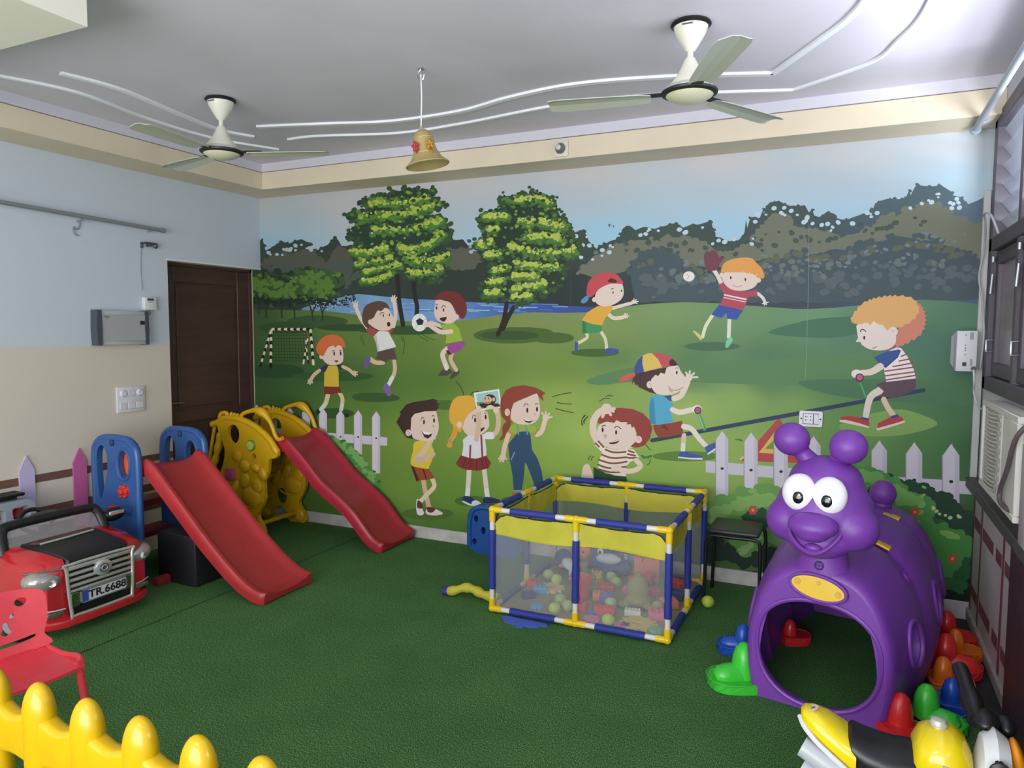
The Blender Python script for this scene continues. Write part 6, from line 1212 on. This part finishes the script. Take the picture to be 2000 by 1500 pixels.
t = thing('toy_truck', 'red toy truck in front of the pink carton in the pen', 'toy truck', (-1.13, 4.335, Z0), R_(-12))
bm = NB(); box(bm, -0.08, 0.06, -0.035, 0.035, 0.025, 0.06, 0.006, 2); obj('bed', bm, B['red'], t, world=False)
bm = NB(); box(bm, 0.02, 0.08, -0.035, 0.035, 0.055, 0.10, 0.008, 2); obj('cab', bm, B['red'], t, world=False)
for x in (-0.05, 0.05):
    for y in (-0.038, 0.038):
        bm = NB(); cyl(bm, (x, y - 0.008, 0.022), (x, y + 0.008, 0.022), 0.022, seg=16); obj('wheel', bm, MATS['plush black'], t, world=False)
t = thing('toy_mug', 'green toy cup beside the orange plush in the pen', 'toy cup', (-1.475, 4.255, Z0))
bm = NB(); lathe(bm, [(0.035, 0), (0.042, 0.075), (0.038, 0.078), (0.031, 0.006)], 18); obj('cup', bm, B['green'], t, world=False)
bm = NB(); torus(bm, (0.05, 0, 0.04), 0.02, 0.005, RX(90), 16, 6); obj('handle', bm, B['green'], t, world=False)
bm = NB(); tube(bm, catmull([(-2.165, 3.715, 0.030), (-2.12, 3.72, 0.035), (-2.05, 3.74, 0.058), (-1.99, 3.75, 0.050), (-1.93, 3.74, 0.036), (-1.86, 3.735, 0.034), (-1.825, 3.735, 0.033)], 5, False), [0.024] * 3 + [0.027 + 0.004 * math.sin(i) for i in range(24)] + [0.028] * 4, 12)
t = thing('cloth_tube', 'yellow cloth tube with a blue end lying left of the playpen', 'cloth tube', (-2.0, 3.73, 0))
obj('sleeve', bm, cloth, t); bm = NB(); cyl(bm, (-2.185, 3.712, 0.028), (-2.155, 3.716, 0.030), 0.024, 0.027, 14); obj('blue_end', bm, pblue, t)

# ------------------------------------------------------------------ blue board behind the pen, black stool
bm = NB(); plate(bm, rrect(-2.47, -2.03, 0.0, 0.345, 0.09, 6), [ell(-2.40, 0.25, 0.017, 0.024, 14), ell(-2.34, 0.17, 0.017, 0.026, 14), ell(-2.41, 0.085, 0.017, 0.022, 14)], 0.07, lambda u, v, d: (u, 4.60 + v * 0.04 - 0.07 + d, v))
t = thing('blue_board', 'blue moulded plastic board with holes leaning behind the playpen', 'plastic board', (-2.25, 4.58, 0))
b = obj('board', bm, plastic('deep blue board plastic', '#234f94', 0.25), t, ang=30)
for y, z in ((0, 0.0),):
    bm = NB(); tube(bm, catmull([(-2.45, 4.532, 0.05), (-2.45, 4.54, 0.24), (-2.40, 4.545, 0.325), (-2.25, 4.547, 0.335), (-2.10, 4.545, 0.325), (-2.05, 4.54, 0.24), (-2.05, 4.532, 0.05)], 4, False), 0.018, 10); obj('rim', bm, MATS['deep blue board plastic'], t)
blk = mat('black stool steel', '#23272a', 0.35, 0.4); seatm = mat('black stool seat', '#2a2b2c', 0.4)
t = thing('stool', 'black metal stool with dark seat between playpen and purple tunnel', 'stool', (-0.58, 4.40, 0))
SX0, SX1, SY0, SY1, SH = -0.735, -0.43, 4.27, 4.56, 0.42
bm = NB(); box(bm, SX0 + 0.008, SX1 - 0.008, SY0 - 0.005, SY1 + 0.005, SH, SH + 0.03, 0.014, 3); obj('seat', bm, seatm, t)
for y in (SY0, SY1):
    bm = NB(); tube(bm, catmull([(SX0 - 0.006, y, 0.0), (SX0, y, 0.2), (SX0 + 0.002, y, SH - 0.05), (SX0 + 0.03, y, SH - 0.012), (-0.58, y, SH - 0.010), (SX1 - 0.03, y, SH - 0.012), (SX1 - 0.002, y, SH - 0.05), (SX1, y, 0.2), (SX1 + 0.006, y, 0.0)], 5, False), 0.0105, 10); obj('leg_frame', bm, blk, t)
for x in (SX0 + 0.002, SX1 - 0.002):
    bm = NB(); cyl(bm, (x, SY0, 0.33), (x, SY1, 0.33), 0.007, seg=8); obj('stretcher', bm, blk, t)

# ------------------------------------------------------------------ purple caterpillar tunnel
pur = mat('purple tunnel plastic', '#733a9e', 0.42, var=0.04, vscale=8, bump=0.08, bscale=350)
t = thing('caterpillar_tunnel', 'purple caterpillar crawl tunnel with big white eyes and coloured feet', 'play tunnel', (-0.09, 3.215, 0), R_(-11))
def taper(z): return 1.0 - 0.13 * max(0.0, 1 - z / 0.28) ** 2
NX = 2.75
def arch(w, h, n=NX, N=30):
    """arch from right foot over the top to the left foot, drawn in a little at the base"""
    out = []
    for i in range(N + 1):
        a = PI * i / N; c, s = math.cos(a), math.sin(a); z = h * abs(s) ** (2 / n)
        out.append((w * math.copysign(abs(c) ** (2 / n), c) * taper(z), z))
    return out
ST = [(0.0, 0.275, 0.585), (0.006, 0.290, 0.603), (0.022, 0.302, 0.618), (0.06, 0.312, 0.632), (0.14, 0.332, 0.648), (0.26, 0.360, 0.662), (0.36, 0.376, 0.670), (0.39, 0.372, 0.662), (0.405, 0.366, 0.658), (0.425, 0.374, 0.676), (0.46, 0.386, 0.690), (0.56, 0.392, 0.704), (0.70, 0.392, 0.712), (0.80, 0.386, 0.710), (0.835, 0.374, 0.698), (0.86, 0.384, 0.710), (0.95, 0.380, 0.706), (1.08, 0.370, 0.695), (1.18, 0.352, 0.675), (1.21, 0.335, 0.65)]
def st_at(y):
    for p, q in zip(ST, ST[1:]):
        if y <= q[0]: k = (y - p[0]) / (q[0] - p[0]); return p[1] + (q[1] - p[1]) * k, p[2] + (q[2] - p[2]) * k
    return ST[-1][1:]
def surf_x(y, z):
    w, h = st_at(y); return w * max(0.0, 1 - (z / h) ** NX) ** (1 / NX) * taper(z)
def surf_z(y, x):
    w, h = st_at(y); return h * max(0.0, 1 - (abs(x) / w) ** NX) ** (1 / NX)
bm = NB(); secs = []
for y, w, h in ST:
    wi, hi = w - 0.034, h - 0.036
    secs.append([(x, y, z) for x, z in arch(w, h)] + [(x, y, z) for x, z in reversed(arch(wi, hi))])
loft(bm, secs); body = obj('body', bm, pur, t, world=False, ang=35)
HOLES = [(1, 0.235, 0.300, 0.066, 0.090), (1, 0.66, 0.355, 0.066, 0.090), (1, 1.04, 0.36, 0.055, 0.080), (-1, 0.235, 0.300, 0.066, 0.090), (-1, 0.66, 0.355, 0.066, 0.090)]
cut = []
cb = NB()
for s, y, z, ry, rz in HOLES:
    lathe(cb, [(1.0, 0.15), (1.0, 0.55)], 28, TR(0, y, z) @ RY(90 * s) @ Matrix.Diagonal((rz, ry, 1, 1)))
for s, y, z in ((1, 0.34, 0.54), (1, 0.82, 0.575)):
    lathe(cb, [(1.0, -0.12), (1.0, 0.2)], 18, TR(0.265 * s, y, z) @ RY(45 * s) @ Matrix.Diagonal((0.030, 0.030, 1, 1)))
bmesh.ops.recalc_face_normals(cb, faces=cb.faces[:])
cm = bpy.data.meshes.new('cutter'); cb.to_mesh(cm); cb.free(); co = bpy.data.objects.new('cutter', cm); C.objects.link(co); co.parent = t
bo = body.modifiers.new('b', 'BOOLEAN'); bo.operation = 'DIFFERENCE'; bo.object = co; bo.solver = 'EXACT'
bpy.context.view_layer.update(); bake(body); bpy.data.objects.remove(co); bpy.data.meshes.remove(cm)
body.data.set_sharp_from_angle(angle=R_(35))
for s, y, z, ry, rz in HOLES:
    bm = NB(); tube(bm, [(s * (surf_x(y + (ry + 0.004) * math.sin(a), z + (rz + 0.004) * math.cos(a)) + 0.001), y + (ry + 0.004) * math.sin(a), z + (rz + 0.004) * math.cos(a)) for a in [2 * PI * i / 30 for i in range(30)]], 0.011, 8, closed=True); obj('porthole_rim', bm, pur, t, world=False)
# front plate with the rounded opening, its raised rim
OP = [(0.247 * math.copysign(abs(math.cos(a)) ** (2 / 2.3), math.cos(a)), 0.262 + (0.215 if math.sin(a) > 0 else 0.246) * math.copysign(abs(math.sin(a)) ** (2 / 2.3), math.sin(a))) for a in [2 * PI * i / 44 for i in range(44)]]
po = arch(0.276, 0.586); bm = NB(); plate(bm, po, [OP], 0.045, lambda u, v, d: (u, d - 0.001, v)); obj('front_plate', bm, pur, t, world=False, ang=30)
bm = NB(); plate(bm, arch(0.334, 0.648), [OP], 0.04, lambda u, v, d: (u, 1.171 + d, v)); obj('back_plate', bm, pur, t, world=False, ang=30)  # unseen rear plate, added to darken the tunnel interior
bm = NB(); tube(bm, [(u, 0.002, v) for u, v in OP], 0.011, 8, closed=True); obj('opening_rim', bm, pur, t, world=False)
# yellow badge with screws
bm = NB(); E_ = ell(0, 0, 0.108, 0.048, 36); plate(bm, E_, [], 0.014, lambda u, v, d: (u, -0.004 - d + 0.02, v)); M_ = TR(0.0, -0.020, 0.540) @ RX(-6) @ RY(7); bm.transform(M_); bd = obj('badge', bm, plastic('badge yellow', '#e0b616', 0.3), t, world=False, ang=30)
bm = NB(); tube(bm, [(u * 1.03, 0.006, v * 1.05) for u, v in E_], 0.008, 8, closed=True); bm.transform(M_); obj('badge_rim', bm, pur, t, world=False)
for u, v in ((-0.082, 0.004), (0.082, -0.002), (0.0, 0.022)):
    bm = NB(); lathe(bm, [(0.014 if u else 0.009, 0), (0.014 if u else 0.009, 0.003)], 14, M_ @ TR(u, 0.003, v) @ RX(90)); sc = obj('screw_boss', bm, plastic('badge yellow shade', '#c99f10', 0.35), bd, world=False)
    bm = NB(); box(bm, -0.008, 0.008, -0.0018, 0.0, -0.0018, 0.0018); box(bm, -0.0018, 0.0018, -0.0018, 0.0, -0.008, 0.008); bm.transform(M_ @ TR(u, -0.0005, v)); obj('screw_slot', bm, plastic('badge yellow', '#e0b616', 0.3), sc, world=False)
# neck
bm = NB(); loft(bm, [[(cx + w * math.cos(a), 0.075 + d * math.sin(a), z) for a in [2 * PI * i / 24 for i in range(24)]] for z, w, d, cx in ((0.50, 0.165, 0.075, 0), (0.560, 0.150, 0.078, 0), (0.595, 0.122, 0.080, 0), (0.625, 0.102, 0.078, 0), (0.68, 0.092, 0.075, 0), (0.78, 0.094, 0.07, 0))]); obj('neck', bm, pur, t, world=False)
bm = NB(); torus(bm, (0.0, -0.003, 0.632), 0.016, 0.004, RX(84), 18, 6); box(bm, -0.011, 0.011, -0.006, 0.006, 0.630, 0.634); box(bm, -0.002, 0.002, -0.006, 0.006, 0.621, 0.643); obj('neck_bolt', bm, mat('dark purple bolt', '#4a2577', 0.5), t, world=False)
# head
HZ = 0.0
hs = [((0, 0.05, 0.855), (0.195, 0.165, 0.175), I4), ((0, 0.06, 0.97), (0.150, 0.135, 0.115), I4), ((-0.125, 0.0, 0.81), (0.095, 0.095, 0.095), I4), ((0.125, 0.0, 0.81), (0.100, 0.095, 0.095), I4), ((0, -0.02, 0.745), (0.125, 0.10, 0.075), I4)]
bm = NB()
for c, r, M in hs: ball(bm, c, r, 24, 16, M)
hd = obj('head', bm, pur, t, world=False)
rm = hd.modifiers.new('r', 'REMESH'); rm.mode = 'VOXEL'; rm.voxel_size = 0.009; sm = hd.modifiers.new('s', 'SMOOTH'); sm.iterations = 14; sm.factor = 0.6; bake(hd)
bm = NB(); ball(bm, (-0.004, -0.115, 0.825), (0.098, 0.070, 0.052), 24, 14, RX(12)); ball(bm, (-0.004, -0.13, 0.800), (0.070, 0.05, 0.040), 20, 12); nz = obj('snout', bm, pur, hd, world=False)
rm = nz.modifiers.new('r', 'REMESH'); rm.mode = 'VOXEL'; rm.voxel_size = 0.006; sm = nz.modifiers.new('s', 'SMOOTH'); sm.iterations = 8; bake(nz)
bm = NB(); tube(bm, catmull([(-0.105, -0.088, 0.800), (-0.088, -0.105, 0.765), (-0.045, -0.122, 0.728), (0.0, -0.126, 0.715), (0.04, -0.122, 0.730), (0.078, -0.105, 0.768), (0.098, -0.088, 0.800)], 4, False), [0.004] + [0.0085] * 23 + [0.004], 8); obj('smile', bm, pur, hd, world=False)
bm = NB(); ball(bm, (0.0, -0.112, 0.735), (0.034, 0.024, 0.020), 16, 10); obj('lower_lip', bm, pur, hd, world=False)
eyew = mat('eye white plastic', '#ece9f0', 0.25, coat=0.3); eyeb = mat('eye black plastic', '#0c0c12', 0.12, coat=0.5)
for x in (-0.070, 0.044):
    bm = NB(); ball(bm, (x, -0.070, 0.944), (0.069, 0.042, 0.077), 24, 16, RX(-14)); ey = obj('eye', bm, eyew, hd, world=False)
    bm = NB(); ball(bm, (x + (0.004 if x < 0 else 0.0), -0.110, 0.930), (0.022, 0.008, 0.026), 18, 10, RX(-6)); obj('pupil', bm, eyeb, ey, world=False)
    bm = NB(); ball(bm, (x + 0.010, -0.1175, 0.941), (0.0045, 0.002, 0.0045), 8, 6); obj('glint_dot', bm, eyew, ey, world=False)
for s in (-1, 1):
    bm = NB(); ball(bm, (s * 0.112 - 0.025, 0.04, 1.138 - 0.006 * s), (0.075, 0.066, 0.071), 24, 16); tube(bm, [(s * 0.035 - 0.01, 0.07, 1.03), (s * 0.07 - 0.02, 0.055, 1.080), (s * 0.10 - 0.025, 0.045, 1.12)], [0.045, 0.036, 0.03], 14); an = obj('antenna', bm, pur, t, world=False)
    rm = an.modifiers.new('r', 'REMESH'); rm.mode = 'VOXEL'; rm.voxel_size = 0.006; sm = an.modifiers.new('s', 'SMOOTH'); sm.iterations = 6; bake(an)
# tail ball, clips
bm = NB(); ball(bm, (0.075, 1.00, 0.765), (0.064, 0.06, 0.068), 20, 12); tube(bm, [(0.072, 1.00, 0.66), (0.075, 1.00, 0.73)], [0.05, 0.04], 12); obj('tail_knob', bm, pur, t, world=False)
for y, x, z, a in ((0.425, 0.165, surf_z(0.425, 0.165) - 0.004, 22), (0.845, 0.14, surf_z(0.845, 0.14) - 0.004, 14)):
    bm = NB(); box(bm, -0.038, 0.038, -0.032, 0.032, 0, 0.010, 0.003, 2); bm.transform(TR(x, y, z) @ RY(a)); obj('yellow_clip', bm, plastic('badge yellow', '#e0b616', 0.3), t, world=False)
# feet
fc = {k: plastic('foot ' + k, c, 0.28) for k, c in dict(green='#3fc13a', blue='#1f4fb4', red='#d22b2b', orange='#e0701c').items()}
def foot(x, y, rz, m, label, big=1.0, lying=True):
    """ribbed base, upright bullet, lying half barrel; local +x points outwards"""
    M = TR(x, y, 0) @ RZ(rz); bm = NB()
    plate(bm, catmull([(-0.09, -0.085), (0.04, -0.085), (0.095, -0.05), (0.105, 0.0), (0.095, 0.05), (0.04, 0.085), (-0.09, 0.085)], 4), [], 0.040, lambda u, v, d: (u * big, v * big, d))
    prof = [(0.052, 0.02), (0.050, 0.07), (0.045, 0.11), (0.034, 0.145), (0.018, 0.163), (0.002, 0.168)]
    lathe(bm, [(r * big, z * big) for r, z in prof], 18, TR(-0.035 * big, 0.0, 0) @ Matrix.Diagonal((1.0, 1.0, 1, 1)))
    if lying:
        P = [(-0.03 * big, 0.0, 0.040 * big), (0.04 * big, 0.0, 0.040 * big), (0.07 * big, 0.0, 0.039 * big), (0.088 * big, 0.0, 0.034 * big)]; tube(bm, P, [0.046 * big, 0.046 * big, 0.040 * big, 0.02 * big], 14)
    bm.transform(t.matrix_world.inverted() if False else (Matrix.Translation(t.location) @ t.rotation_euler.to_matrix().to_4x4()).inverted() @ M)
    f = obj('foot', bm, m, t, world=False); f['label'] = label
    bm = NB(); q = catmull([(-0.088, -0.090), (0.042, -0.090), (0.100, -0.052), (0.110, 0.0), (0.100, 0.052), (0.042, 0.090), (-0.088, 0.090)], 3, False)
    tube(bm, [(u * big, v * big, 0.042) for u, v in q], 0.0025, 5)
    for i in range(0, len(q) - 2, 2): tube(bm, [(q[i][0] * big, q[i][1] * big, 0.004), (q[i + 2][0] * big, q[i + 2][1] * big, 0.042)], 0.002, 4)
    bm.transform((Matrix.Translation(t.location) @ t.rotation_euler.to_matrix().to_4x4()).inverted() @ M); obj('rib_edge', bm, m, f, world=False); f.children[0]['kind'] = 'stuff'
foot(-0.425, 3.325, 215, fc['green'], 'green foot', 1.15); foot(-0.47, 3.68, 190, fc['blue'], 'blue foot', 0.85); foot(0.245, 3.175, -60, fc['red'], 'red foot', 0.95, False)
foot(0.36, 3.30, -25, fc['green'], 'green foot', 1.0); foot(0.465, 3.50, 0, fc['blue'], 'blue foot', 0.8, False); foot(0.455, 3.70, 0, fc['orange'], 'orange foot', 0.85, False); foot(0.49, 3.90, -8, fc['red'], 'red foot', 1.05); foot(0.545, 4.10, 0, fc['orange'], 'orange foot', 0.8, False); foot(0.53, 4.28, 0, fc['red'], 'red foot', 0.95, False)
foot(-0.215, 3.93, 20, fc['red'], 'red foot', 0.7, False)

# ------------------------------------------------------------------ ride-on motorbike in the right foreground
byel = mat('motorbike yellow', '#e6cd12', 0.22, coat=0.4, var=0.02); bgry = mat('motorbike grey', '#b4b9be', 0.35); bwht = mat('motorbike white', '#d5d7da', 0.3); bblk = mat('motorbike black', '#17181c', 0.35)
t = thing('toy_motorbike', 'yellow and white ride-on toy motorbike with a black seat in the right corner', 'toy motorbike', (0.165, 2.47, 0)); t.scale = (0.94, 1.0, 0.935)
def esec(x, yc, zc, w, h, n=20, p=2.4):
    return [(x, yc + w * math.copysign(abs(math.cos(a)) ** (2 / p), math.cos(a)), zc + h * math.copysign(abs(math.sin(a)) ** (2 / p), math.sin(a))) for a in [2 * PI * i / n for i in range(n)]]
Y0 = 2.47
bm = NB(); loft(bm, [esec(-0.125, Y0, 0.392, 0.018, 0.012), esec(-0.115, Y0, 0.388, 0.040, 0.026), esec(-0.085, Y0, 0.372, 0.062, 0.044), esec(-0.04, Y0, 0.345, 0.078, 0.058), esec(0.01, Y0, 0.315, 0.088, 0.062), esec(0.05, Y0, 0.292, 0.092, 0.060)]); obj('tail_cowl', bm, byel, t)
bm = NB(); tube(bm, catmull([(-0.128, Y0 - 0.01, 0.378), (-0.11, Y0 - 0.045, 0.362), (-0.07, Y0 - 0.075, 0.335), (-0.01, Y0 - 0.092, 0.297), (0.06, Y0 - 0.098, 0.250), (0.14, Y0 - 0.10, 0.215)], 5, False), 0.009, 8); obj('white_trim', bm, bwht, t)
bm = NB(); loft(bm, [esec(0.02, Y0, 0.335, 0.060, 0.030), esec(0.035, Y0, 0.325, 0.082, 0.055), esec(0.08, Y0, 0.300, 0.095, 0.065), esec(0.15, Y0, 0.285, 0.100, 0.068), esec(0.215, Y0, 0.288, 0.098, 0.068), esec(0.245, Y0, 0.295, 0.085, 0.055)]); obj('seat', bm, bblk, t)
bm = NB(); loft(bm, [esec(0.215, Y0, 0.32, 0.075, 0.06), esec(0.235, Y0, 0.335, 0.095, 0.085), esec(0.275, Y0, 0.345, 0.105, 0.098), esec(0.325, Y0, 0.340, 0.105, 0.100), esec(0.36, Y0, 0.322, 0.095, 0.092), esec(0.378, Y0, 0.305, 0.075, 0.075)]); tk = obj('tank', bm, byel, t)
bm = NB(); loft(bm, [esec(-0.02, Y0, 0.235, 0.085, 0.045), esec(0.10, Y0, 0.215, 0.100, 0.055), esec(0.24, Y0, 0.225, 0.105, 0.065), esec(0.36, Y0, 0.235, 0.090, 0.07)]); obj('lower_body', bm, byel, t)
bm = NB(); lathe(bm, [(0.024, 0), (0.026, 0.012), (0.020, 0.022), (0.008, 0.025)], 18, TR(0.285, Y0 - 0.005, 0.440)); obj('tank_cap', bm, mat('pearl cap', '#cfcdc6', 0.2, 0.3), t)
bm = NB(); plate(bm, [(0.285, 0.335), (0.330, 0.325), (0.335, 0.345), (0.325, 0.362), (0.290, 0.366)], [], 0.006, lambda u, v, d: (u, Y0 - 0.101 - d, v)); obj('side_sticker', bm, mat('grey sticker', '#b9b2ae', 0.3), tk, smooth=False)
bm = NB(); lathe(bm, [(0.020, 0), (0.020, 0.0015)], 20, TR(-0.088, Y0 - 0.008, 0.4145) @ RY(-22)); st_ = obj('round_sticker', bm, mat('pale sticker', '#d6c9c4', 0.4), t)
bm = NB(); box(bm, -0.008, 0.009, -0.006, 0.006, 0.0015, 0.002); bm.transform(TR(-0.088, Y0 - 0.008, 0.4145) @ RY(-22)); obj('sticker_mark', bm, mat('violet mark', '#6a5a86', 0.4), st_, smooth=False)
for dz, dy in ((0.0, 0.0), (-0.07, -0.01)):
    bm = NB(); tube(bm, [(-0.115, Y0 - 0.055 + dy, 0.300 + dz), (-0.02, Y0 - 0.075 + dy, 0.262 + dz), (0.08, Y0 - 0.09 + dy, 0.215 + dz)], [0.036, 0.038, 0.030], 14); obj('exhaust_pipe', bm, bgry, t)
bm = NB(); box(bm, -0.08, 0.06, Y0 - 0.045, Y0 + 0.06, 0.20, 0.32, 0.02, 2); obj('rear_guard', bm, mat('dark grey guard', '#6a7076', 0.45), t)
# front: white fork cowl, handlebar, grips, wheels
bm = NB(); loft(bm, [esec(0.385, Y0, 0.22, 0.06, 0.13), esec(0.405, Y0, 0.26, 0.092, 0.175), esec(0.44, Y0, 0.275, 0.105, 0.185), esec(0.475, Y0, 0.27, 0.092, 0.165), esec(0.495, Y0, 0.23, 0.06, 0.11)]); obj('front_cowl', bm, bwht, t)
bm = NB(); tube(bm, catmull([(0.44, Y0 - 0.12, 0.385), (0.44, Y0 - 0.06, 0.40), (0.435, Y0, 0.430), (0.415, Y0 + 0.10, 0.450), (0.40, Y0 + 0.19, 0.465)], 4, False), 0.013, 10); obj('handlebar', bm, bblk, t)
bm = NB(); lathe(bm, [(0.024, 0.0), (0.030, 0.006), (0.030, 0.014), (0.018, 0.02), (0.017, 0.050), (0.024, 0.055), (0.024, 0.066), (0.016, 0.072)], 18, TR(0.440, Y0 - 0.098, 0.385) @ RX(90) @ RY(-3)); obj('grip', bm, bblk, t)
bm = NB(); tube(bm, catmull([(0.403, Y0 + 0.08, 0.440), (0.400, Y0 + 0.15, 0.455), (0.392, Y0 + 0.22, 0.478), (0.384, Y0 + 0.29, 0.500), (0.380, Y0 + 0.335, 0.505)], 4, False), [0.030] * 4 + [0.034, 0.036, 0.034, 0.030] + [0.026] * 7 + [0.020, 0.010], 14); obj('grip', bm, bblk, t)
bm = NB(); ball(bm, (0.425, Y0 + 0.09, 0.445), (0.042, 0.06, 0.028), 18, 10); obj('dash', bm, bblk, t)
bm = NB(); ball(bm, (0.485, Y0 + 0.10, 0.43), (0.03, 0.045, 0.03), 16, 10); obj('headlamp_shell', bm, bblk, t)
bm = NB(); ball(bm, (0.505, Y0, 0.36), (0.022, 0.07, 0.085), 16, 10, RY(-12)); obj('orange_shield', bm, mat('orange shield plastic', '#d98a1a', 0.3), t)
for x in (0.02, 0.44):
    bm = NB(); lathe(bm, [(0.05, -0.03), (0.10, -0.034), (0.12, -0.02), (0.12, 0.02), (0.10, 0.034), (0.05, 0.03)], 28, TR(x, Y0, 0.12) @ RX(90)); wh = obj('wheel', bm, mat('dark tyre plastic', '#222226', 0.6), t)
    bm = NB(); lathe(bm, [(0.055, -0.036), (0.055, 0.036)], 20, TR(x, Y0, 0.12) @ RX(90)); obj('hub', bm, bgry, wh)
